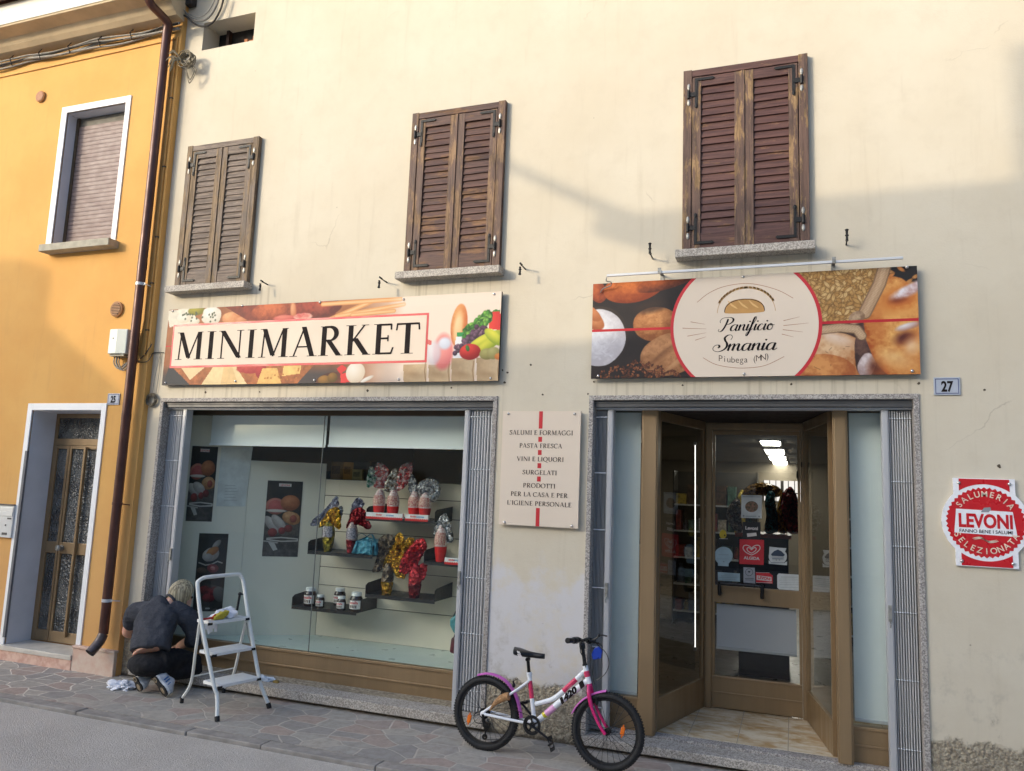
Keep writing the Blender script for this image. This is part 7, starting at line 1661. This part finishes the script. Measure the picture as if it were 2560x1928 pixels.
# stem, bars
st1 = K(1405,215); mb = MB(); mb.tube([hT-(hT-hB)*.0, hT+(hT-hB)*.10], .017, 12); mb.tube([hT, st1], .0125, 12); mb.lathe([(.02,0),(.021,.02),(.016,.05)], st1-(st1-hT).normalized()*.02, (st1-hT), 12); mb.build('stem', mBlk, bk, smooth=True)
bc = K(1420,160); ga = K(1262,165,-.25); gb_ = K(1520,170,.24)
mb = MB(); mb.tube(cr([ga, ga+(bc-ga)*.55+bvv*.012, bc-bn*.03, bc+bn*.03, gb_+(bc-gb_)*.5+bvv*.01, gb_], 6), .0105, 12); hb = mb.build('handlebar', mBlk, bk, smooth=True)
for g0, sgn in ((ga,1),(gb_,1)):
    d = (bc-g0).normalized(); mb = MB(); mb.lathe([(.017,-.006),(.0185,0),(.0165,.012),(.0165,.085),(.021,.088),(.022,.13),(.018,.135)], g0, d, 14); mb.build('grip', mBlk, hb, smooth=True, sharp=50)
    lv_ = g0+d*.15; mb = MB(); mb.tube(cr([lv_-bu*-.0, lv_+bu*.03+bvv*.0, lv_+bu*.055-d*.03-bvv*.01, lv_+bu*.06-d*.10-bvv*.015],5), .0055, 8); mb.tube([lv_-d*.012, lv_+d*.014], .0155, 12); mb.build('brake_lever', mBlk, hb, smooth=True)
lv_ = K(1560,120,.1); mb = MB(); mb.tube(cr([K(1490,170,.1),K(1545,140,.1),K(1580,110,.1),K(1650,122,.1)],5), .0055, 8); mb.ell(K(1570,112,.1), .011, .011, .011, 10, 6); mb.build('brake_lever', mBlk, hb, smooth=True)
mb = MB()
for pts in ([K(1500,200,.05),K(1500,320,.04),K(1505,470,.02),K(1525,600,.0)], [K(1560,180,.08),K(1600,230,.06),K(1590,300,.05),K(1560,340,.03)], [K(1540,190,.02),K(1640,290,-.01),K(1668,400,-.02),K(1625,500,-.02),K(1540,560,-.01)], [K(1400,200,-.03),K(1385,270,-.03),K(1420,340,-.03),K(1440,430,-.03)]): mb.tube(cr(pts,6), .0032, 6)
mb.build('cable', mBlk, bk, smooth=True)
tg = K(1550,290,.04); mb = MB(); mb.prism([(-.025,-.045),(.03,-.03),(.036,.02),(.01,.045),(-.02,.03),(-.036,-.01)], lambda a,b,d: tg+bu*a+bvv*b+bn*d, -.008, .012); mb.build('blue_tag', M('blue plastic tag', S(34,74,190), .35), bk, bevel=.006)
# mudguards
def mudguard(c, pts, nm):
    P0 = cr([K(*q) for q in pts], 6); mb = MB(); v = []; n = len(P0); seg = 6
    for i, p in enumerate(P0):
        t = (P0[min(i+1,n-1)]-P0[max(i-1,0)]).normalized(); nn = bn.cross(t); nn = nn if nn.dot(p-c) > 0 else -nn
        for k in range(seg+1): a = -1+2*k/seg; v.append(p+bn*(a*.026)-nn*(.010*a*a))
        for k in range(seg, -1, -1): a = -1+2*k/seg; v.append(p+bn*(a*.0235)-nn*(.010*a*a+.003))
    m_ = 2*(seg+1); f = [(i*m_+k, i*m_+(k+1) % m_, (i+1)*m_+(k+1) % m_, (i+1)*m_+k) for i in range(n-1) for k in range(m_)]; f += [tuple(range(m_)), tuple((n-1)*m_+k for k in range(m_-1,-1,-1))]
    mb.add(v, f); mb.build('mudguard', mMud, bk, smooth=True, sharp=50)
mudguard(RA, [(378,492),(470,478),(560,496),(650,545),(720,625),(770,720),(800,830),(818,925)], 'r'); mudguard(FA, [(1300,872),(1345,800),(1400,745),(1450,712),(1530,672),(1600,655),(1645,650)], 'f')
# drive train
mb = MB(); RR_ = .054
ring = lambda r0, r1, w0, w1, c: [mb.add([c+(bu*cos(2*pi*i/40)+bvv*sin(2*pi*i/40))*rr+bn*ww for i in range(40) for rr, ww in ((r0,w0),(r1,w0),(r1,w1),(r0,w1))], [(4*i+k, 4*i+(k+1) % 4, 4*((i+1) % 40)+(k+1) % 4, 4*((i+1) % 40)+k) for i in range(40) for k in range(4)])]
cc_ = BBp-bn*.045; ring(.040,.0525,-.003,.003,cc_); ring(.047,.062,-.012,-.006,cc_)
for i in range(5):
    t = 2*pi*i/5+.5; e = bu*cos(t)+bvv*sin(t); e2_ = -bu*sin(t)+bvv*cos(t); mb.obox(cc_+e*.008-e2_*.006-bn*.005, e*.038, e2_*.012, bn*.006)
mb.lathe([(.018,-.012),(.018,.01)], cc_, bn, 14)
cs = mb.build('crankset', mBlk, bk, smooth=True, sharp=40)
near, far = K(1110,1175,-.075), K(815,785,.07)
mb = MB(); mb.tube([BBp-bn*.062, near+bn*.012], [.014,.010], 10, flat=.6); mb.tube([BBp+bn*.055, far-bn*.01], [.014,.010], 10, flat=.6); mb.build('crank_arm', mBlk, cs, smooth=True)
for p, sgn in ((near,-1),(far,1)):
    q = p+bn*(sgn*.03); mb = MB(); mb.tube([p, p+bn*(sgn*.075)], .008, 8)
    fx = (bu*.35-bvv*.94).normalized() if sgn < 0 else (bu*.95+bvv*.3).normalized()
    for o in (-.034,.034): mb.obox(q+fx*(o-.005)-bn*.035-Vector((0,0,.008)), fx*.010, bn*.08, Vector((0,0,.018)))
    for o in (-.035,.036): mb.obox(q+bn*o-fx*.036-Vector((0,0,.007)), fx*.072, bn*.008, Vector((0,0,.016)))
    mb.build('pedal', mBlk, cs, bevel=.002)
mb = MB(); rc = RA-bn*.04
for i, r in enumerate((.036,.031,.026,.022)): ring(.008, r, .010+.004*i-.004, .0115+.004*i-.004, rc-bn*.0)
mb.build('sprocket', mBlkM, bk)
dq = K(395,985,-.05); dq2 = K(442,1115,-.05); dq1 = K(455,1020,-.05)
mb = MB(); mb.tube(cr([RA-bn*.05, K(430,955,-.05), dq1],5), .012, 8); mb.obox(dq1-bu*.022-bn*.01, bu*.045, bn*.03, bvv*.03); mb.tube([dq1, dq2], .008, 8, flat=.6); ring(.006,.019,-.004,.004,dq2); ring(.006,.016,-.004,.004,dq1-bvv*.01); mb.build('derailleur', mBlkM, bk, smooth=True, sharp=40)
mb = MB(); mb.tube(cr([K(430,985,-.05),K(350,970,-.05),K(338,900,-.05),K(390,860,-.05),K(440,870,-.05)],6), .003, 6); mb.build('gear_cable', mBlk, bk, smooth=True)
chn = [RA-bn*.04+bvv*.03, K(700,838,-.045), cc_+bvv*.054-bu*.02]
mb = MB(); mb.tube(chn, .0035, 6, flat=.6); mb.tube([cc_-bvv*.055-bu*.01, K(650,1140,-.045), dq2-bvv*.018], .0035, 6, flat=.6); mb.build('chain', mBlkM, bk, smooth=True)
# brakes
for c_, nm in ((K(745,600),0),(K(630,690),0),(K(1560,770),0)):
    mb = MB(); mb.tube([c_-bn*.035-bvv*.012, c_-bn*.04+bvv*.03], .006, 8); mb.ell(c_-bn*.03, .012, .014, .016, 10, 6); mb.tube([c_-bn*.04+bvv*.03, c_+bn*.03+bvv*.035], .003, 6); mb.build('brake', mBlk, bk, smooth=True)
# paper wrapped roll tucked at the seat stay
pk = [K(492,858,-.055), K(530,800,-.055), K(590,750,-.055), K(640,722,-.055), K(680,715,-.055)]
mb = MB(); pp_ = cr(pk,6); mb.tube(pp_, [.004+.022*min(1,(i/len(pp_))*1.7) for i in range(len(pp_))], 9); tag_o = mb.build('paper_twist', M('brown crinkled paper', S(190,144,98), .8, var=.3, vs=60, bump=.8, bs=90), bk)
# ================================================================ kneeling person
def L_(x, y, yy): return W(*ZL(x, y), yy)
mSkin = M('skin', S(222,172,148), .55, var=.06, vs=30); mSkin.node_tree.nodes['Principled BSDF'].inputs['Subsurface Weight'].default_value = .08
def knit():
    k = N('charcoal sweatshirt'); P = k.pos(); n = k.noise(P, 9, 5, .6); f = k.noise(P, 300, 3)
    c = k.mix(k.rng(n, .3, .7), S(74,76,82), S(58,60,66)); c = k.mix(k.math('MULTIPLY', k.rng(f, .45, .65), .35), c, S(98,101,108))
    k.bump(k.math('ADD', f, k.math('MULTIPLY', k.noise(k.mp(P,(1,1,2.2)), 11, 4, .6, 1.2), 9)), .55, .006); return k.fin(c, .95, 0, .15)
mKnit = knit(); mTrous = M('black trousers', S(20,20,24), .9, var=.25, vs=14, bump=.5, bs=24)
pe = thing('person', 'person kneeling before the shop window in charcoal sweatshirt and black trousers, cleaning', 'person', (-5.0,-.25,0))
def blob(name, parts, mat, vox, parent, disp=0., dscale=.08, smooth_it=4, seed=0):
    """volumes joined into one continuous skin"""
    mb = MB()
    for kind, a in parts:
        if kind == 't': mb.tube(cr(a[0], 5), [a[1][min(int(i/5), len(a[1])-1)]*(1-(i % 5)/5.)+a[1][min(int(i/5)+1, len(a[1])-1)]*((i % 5)/5.) for i in range((len(a[0])-1)*5+1)], 14, flat=a[2] if len(a) > 2 else 1., up=a[3] if len(a) > 3 else None)
        else: 
            c, rx, ry, rz = a[:4]; M3 = a[4] if len(a) > 4 else None
            mb.ell(c, rx, ry, rz, 18, 12, fn=(lambda p: M3 @ p) if M3 else None)
    o = mb.build(name, mat, parent, smooth=True)
    m = o.modifiers.new('r', 'REMESH'); m.mode = 'VOXEL'; m.voxel_size = vox; m.use_smooth_shade = True
    m = o.modifiers.new('s', 'SMOOTH'); m.factor = .5; m.iterations = smooth_it
    if disp:
        tx = bpy.data.textures.new(name, 'CLOUDS'); tx.noise_scale = dscale; tx.noise_depth = 2
        m = o.modifiers.new('d', 'DISPLACE'); m.texture = tx; m.strength = disp; m.mid_level = .5; m.texture_coords = 'GLOBAL'
    return o
hc = L_(805,285,-.02); fwd = Vector((.35,.85,-.38)).normalized(); sidev = Vector((.92,-.38,0)).normalized(); upv = sidev.cross(fwd); upv = upv if upv.z > 0 else -upv
HM = Matrix((sidev, fwd, upv)).transposed()
nk = L_(715,345,-.09)
sL, sR = L_(345,470,-.13), L_(850,500,-.07)
eL, hL = L_(245,655,-.06), L_(360,720,.14); eR, hR = L_(945,735,-.01), L_(775,815,.10)
def fingers(hp, d, sidew):
    out = []; d = d.normalized(); s = sidew.normalized(); dn = Vector((0,0,-1))
    for i, (o, ln) in enumerate(((-.028,.058),(-.0095,.072),(.0095,.068),(.028,.052))):
        b = hp+s*o+d*.035; out.append(('t', ([b, b+d*ln*.45+dn*.006, b+d*ln*.75+dn*.026, b+d*ln*.8+dn*.045], [.0088,.0082,.0076,.0062])))
    b = hp-s*.03-d*.02; out.append(('t', ([b, b-s*.022+d*.02+dn*.008, b-s*.024+d*.045+dn*.02], [.0105,.0095,.0075])))
    return out
body = [('e', (hc+upv*.0, .071, .088, .108, HM)), ('e', (hc+fwd*.075-upv*.045, .046, .04, .05, HM)), ('t', ([hc-upv*.06-fwd*.02, nk, nk+Vector((-.01,-.04,-.06))], [.052,.054,.062])),
 ('e', (hc+fwd*.092-upv*.01, .012, .02, .02, HM)), ('e', (hc+sidev*.073-upv*.01, .01, .018, .028, HM)), ('e', (hc-sidev*.073-upv*.01, .01, .018, .028, HM)),
 ('t', ([L_(475,905,-.325), L_(500,760,-.27), L_(560,560,-.2), L_(640,420,-.13)], [.183,.160,.155,.13], .64, (0,1,.3))),
 ('t', ([sL, eL, eL+(hL-eL)*.5, hL], [.055,.046,.042,.028])), ('t', ([sR, eR, eR+(hR-eR)*.5, hR], [.055,.046,.042,.028]))]
for hp, e_ in ((hL, eL), (hR, eR)):
    d = (hp-e_).normalized(); s = d.cross(Vector((0,0,1))); body.append(('t', ([hp, hp+d*.03, hp+d*.065], [.026,.036,.032], .5, (0,0,1)))); body += fingers(hp+d*.03, d, s)
bo = blob('body', body, mSkin, .0062, pe, smooth_it=3)
mb = MB()
for s in (-1,1): mb.ell(hc+fwd*.083+sidev*(s*.03)+upv*.012, .011, .011, .011, 10, 6)
mb.build('eyes', M('eyes', S(60,50,44), .2), bo, smooth=True)
# sweatshirt
sw = [('t', ([L_(472,872,-.335), L_(490,800,-.31), L_(515,650,-.26), L_(570,500,-.2), L_(630,415,-.145), L_(690,362,-.11)], [.190,.200,.205,.195,.150,.078], .66, (0,1,.3))),
 ('t', ([L_(560,440,-.15), sL, L_(300,545,-.10), L_(272,575,-.085)], [.10,.088,.078,.070])), ('t', ([L_(690,440,-.13), sR, L_(920,620,-.03), eR, eR+(hR-eR)*.30], [.10,.088,.078,.072,.055]))]
swo = blob('sweatshirt', sw, mKnit, .010, pe, disp=.028, dscale=.11, smooth_it=5)
mb = MB(); wc = L_(474,898,-.335); rr = []
e1_ = Vector((1,-.1,.14)).normalized(); e2_ = Vector((0,1,.3)).normalized()
mb.tube([wc+e1_*(.188*cos(t))+e2_*(.125*sin(t)) for t in np.linspace(0, 2*pi, 40, endpoint=False)], .013, 8, closed=True); pass
mb = MB(); nc_ = L_(704,350,-.10); ax_ = (hc-nk).normalized(); x_ = ax_.orthogonal().normalized(); y_ = ax_.cross(x_)
mb.tube([nc_+x_*(.066*cos(t))+y_*(.066*sin(t)) for t in np.linspace(0, 2*pi, 26, endpoint=False)], .011, 8, closed=True); mb.build('collar', mKnit, swo, smooth=True)
# trousers
kR, kL = L_(965,1000,.0), L_(640,1010,.0)
aR, aL = L_(620,1100,-.27), L_(372,1092,-.29)
tr = [('e', (L_(475,1000,-.33), .190,.150,.098)), ('t', ([L_(560,985,-.33), L_(760,965,-.16), kR], [.115,.098,.078])), ('t', ([L_(400,990,-.33), L_(520,990,-.16), kL], [.115,.098,.078])),
 ('t', ([kR+Vector((0,0,-.02)), L_(830,1075,-.13), aR], [.074,.066,.052])), ('t', ([kL+Vector((0,0,-.02)), L_(520,1065,-.13), aL], [.074,.066,.052]))]
blob('trousers', tr, mTrous, .010, pe, disp=.016, dscale=.07)
# hair: cap plus many locks
mHair = None
def hairm():
    k = N('ash blonde hair'); P = k.obj(); oi = k.noise(k.mp(P, (1,1,.06)), 75, 3, .6); c = k.mix(k.rng(oi, .35, .65), S(212,198,162), S(128,114,90)); return k.fin(c, .45, 0, .5)
mHair = hairm()
mb = MB(); R = random.Random(12)
HMh = HM
mb.ell(hc-fwd*.012+upv*.012, .083, .094, .112, 20, 14, fn=lambda p: HM @ p)
def hs(th, ph, r): return HM @ Vector((.083*r*sin(th)*cos(ph), .094*r*sin(th)*sin(ph), .112*r*cos(th)))
for i in range(330):
    ph = R.uniform(pi*.80, pi*2.2); 
    if R.random() < .3: ph = R.uniform(0, 2*pi)
    front = sin(ph) > .35
    L0 = R.uniform(.05,.5); L1 = R.uniform(1.9,2.7) if not front else R.uniform(1.0,1.35)
    pts = [];
    for j in range(6):
        th = L0+(L1-L0)*j/5; r = 1.035+R.uniform(-.01,.02)+(.03*j/5)
        q = hc-fwd*.012+upv*.012+hs(min(th, 1.9), ph+.05*j*R.uniform(-.4,.4), r)
        if th > 1.9: q += Vector((0,0,-.09*(th-1.9)))+fwd*.0
        pts.append(q)
    mb.tube(cr(pts,3), [.0052]*12+[.004]*3+[.0022], 5)
mb.build('hair', mHair, pe, smooth=True)
# shoes
mSole = M('black rubber sole', S(36,33,31), .7, var=.3, vs=60); mUp = M('pale grey trainer', S(198,202,208), .6, var=.12, vs=30); mWS = M('white midsole', S(228,228,226), .5, var=.04); mTanS = M('worn sole patch', S(168,150,122), .8, var=.3, vs=60); mBlu = M('blue trainer trim', S(60,106,160), .5)
def shoe(toe, heel, nrm, blue):
    a = (heel-toe); L = a.length; a = a/L; nrm = (nrm-a*nrm.dot(a)).normalized(); wv = a.cross(nrm)
    def pos(t, u, d): return toe+a*(t*L)+wv*u+nrm*d
    out = [(0,.0),(.02,.022),(.10,.036),(.25,.044),(.38,.043),(.52,.034),(.66,.030),(.80,.034),(.92,.033),(.985,.022),(1,0)]
    poly = out+[(t,-u*.92) for t, u in out[-2:0:-1]]
    mb = MB(); mb.prism([(t,u) for t,u in poly], lambda t,u,d: pos(t,u,d), -.006, .004); so_ = mb.build('sole', mSole, pe, bevel=.002)
    mb = MB(); mb.prism([(t,u*1.04) for t,u in poly], lambda t,u,d: pos(t,u,d), -.026, -.0065); ms = mb.build('midsole', mWS, so_, bevel=.004)
    mb = MB()
    c = pos(.86,0,.0045); mb.tube([c+a*(.017*cos(t))+wv*(.017*sin(t)) for t in np.linspace(0,2*pi,20,endpoint=False)], .006, 6, closed=True, flat=.4, up=nrm)
    c = pos(.3,0,.0045); mb.ell(c, .03,.03,.03, 12, 6, fn=lambda p: a*p.x+wv*p.y*.7+nrm*p.z*.08); mb.build('sole_patch', mTanS, so_, smooth=True)
    mb = MB(); n = 16; seg = 14; v = []
    hts = [.030,.042,.050,.058,.070,.084,.094,.098,.098,.094,.088,.082,.078,.076,.074,.072,.05]
    for i in range(n+1):
        t = .01+.98*i/n; wd = np.interp(t, [q[0] for q in out], [q[1] for q in out])*.98
        for k in range(seg):
            an = pi*k/(seg-1); v.append(pos(t, wd*cos(an), -.024-hts[i]*max(0.,sin(an))**.8))
    f = [(i*seg+k, i*seg+k+1, (i+1)*seg+k+1, (i+1)*seg+k) for i in range(n) for k in range(seg-1)]+[tuple(range(seg)), tuple(n*seg+k for k in range(seg-1,-1,-1))]+[(i*seg, (i+1)*seg, (i+1)*seg+seg-1, i*seg+seg-1) for i in range(n)]
    mb.add(v, f); sh = mb.build('shoe', mUp, pe, smooth=True, sharp=60)
    if blue:
        mb = MB()
        for t in (.35,.5,.62): mb.tube([pos(t,.0405,-.035), pos(t+.03,.036,-.06), pos(t+.05,.024,-.082)], .006, 6)
        mb.build('blue_trim', mBlu, sh, smooth=True)
t1, h1_ = WG(*ZL(385,1285), .016), L_(318,1140,-.40); t2, h2_ = WG(*ZL(655,1335), .016), L_(520,1140,-.40)
shoe(t1, h1_, Vector((-.30,-.95,.1)), False); shoe(t2, h2_, Vector((-.42,-.9,-.1)), True)
# ================================================================ houses across the street (they throw the evening shadows)
K = 1/SUN_DIR.y
def caster(pt, D):
    """point at distance D in front of the wall whose shadow falls at wall point (x,z)"""
    return (pt[0]-.885*D, -D, pt[1]+.33*D)
mFar = M('far house plaster', S(240,226,200), .9, var=.06, vs=1.5); mFarR = M('far roof', S(150,96,74), .85, var=.2)
def block(mb, xa, xb, ya, yb, zt): mb.box(xa, xb, ya, yb, -.05, zt)
D1 = 15.2
h = thing('street_house', 'cream house across the street whose eaves shade the bakery front', 'house', (-2,-D1-3,0))
mb = MB(); c0 = caster((-.82,3.9), D1); mb.box(c0[0], 12, -D1-7, -D1, -.05, caster((0,3.87),D1)[2]-.02); mb.build('wall', mFar, h)
e0 = caster((-1.42,3.70), D1); e1 = caster((.15,3.95), D1)
mb = MB(); mb.add([(e0[0],-D1,e0[2]),(13,-D1,e0[2]),(13,-D1-6,e0[2]),(e0[0],-D1-6,e0[2]), (e0[0],-D1,e0[2]+.14),(13,-D1,e0[2]+.30),(13,-D1-6,e0[2]+.30),(e0[0],-D1-6,e0[2]+.14)], [(0,1,2,3),(4,5,6,7),(0,1,5,4),(1,2,6,5),(2,3,7,6),(3,0,4,7)])
mb.add([(e0[0],-D1-.3,e0[2]+.13),(13,-D1-.3,e0[2]+.20),(13,-D1-3.2,e0[2]+.9),(e0[0]+1.2,-D1-3.2,e0[2]+.9),(13,-D1-6,e0[2]+.2),(e0[0],-D1-6,e0[2]+.13)], [(0,1,2,3),(3,2,4,5),(0,3,5)])
mb.build('roof', mFarR, h)
c1 = caster((1.36,4.77), D1+1); mb = MB(); mb.box(c1[0], c1[0]+1.6, -D1-1.8, -D1-1, 5, c1[2]); mb.build('chimney', mFar, h)
# windows on its street face
mb = MB()
for wx in (-6.5,-4,-1.2,1.6,4.4): mb.box(wx, wx+.9, -D1-.02, -D1+.01, 3.9, 5.4)
for wx in (-6.6,-1,1.8): mb.box(wx, wx+1.1, -D1-.02, -D1+.01, .9, 2.5)
mb.build('window', M('far shutters', S(92,66,52), .7, var=.1), h)
D2 = 15.2
an = thing('low_annex', 'lower plastered annex beside the cream house across the street', 'house', (-12,-D2-2,0))
prof = [(-.82,2.90),(-2.2,2.86),(-2.9,2.62),(-4.3,2.40),(-5.6,2.28)]
pts = [caster(p, D2) for p in prof]
mb = MB(); n = len(pts)
poly = [(p[0],p[2]) for p in pts]; poly = [(poly[0][0]+.0,-.05)]+poly+[(poly[-1][0],-.05)]
mb.prism(poly, lambda u,v_,d: (u,d,v_), -D2-4, -D2); mb.build('wall', mFar, an)
mb = MB(); mb.box(-13.6,-12.5,-D2-.02,-D2+.01,.0,2.2); mb.box(-11.9,-10.6,-D2-.02,-D2+.01,1.0,2.2); mb.build('window', M('far door', S(70,54,46), .6), an)
D3 = 20.
gb = thing('gabled_house', 'gabled house with a chimney further back across the street', 'house', (-24,-D3-3,0))
prof = [(-5.55,2.30),(-6.05,2.66),(-7.08,3.32),(-7.66,3.58),(-7.80,3.56),(-9.2,3.5),(-12.,2.9)]
pts = [caster(p, D3) for p in prof]; poly = [(p[0],p[2]) for p in pts]; poly = [(poly[0][0],-.05)]+poly+[(poly[-1][0],-.05)]
mb = MB(); mb.prism(poly, lambda u,v_,d: (u,d,v_), -D3, -D3+3); mb.build('wall', mFar, gb)
ch = [caster(p, D3-.2) for p in ((-7.08,3.3),(-7.09,3.80),(-7.62,3.86),(-7.66,3.3))]
mb = MB(); mb.prism([(p[0],p[2]) for p in ch], lambda u,v_,d: (u,d,v_), -D3, -D3+.4); mb.build('chimney', mFar, gb)
D4 = 14.9
ca = [caster(p, D4) for p in ((-1.1,3.78),(-1.75,4.13),(-2.4,4.49))]  # unseen pole, shaped to cast the slanting shadow on the cream wall
tag((lambda m: m.build('shadow_pole', mCableD, smooth=True, base=ca[0]))(MB().tube(ca, [.06,.05,.045], 8)), 'dark unseen pole slanting up from the eaves across the street, shaped by its shadow', 'pole')
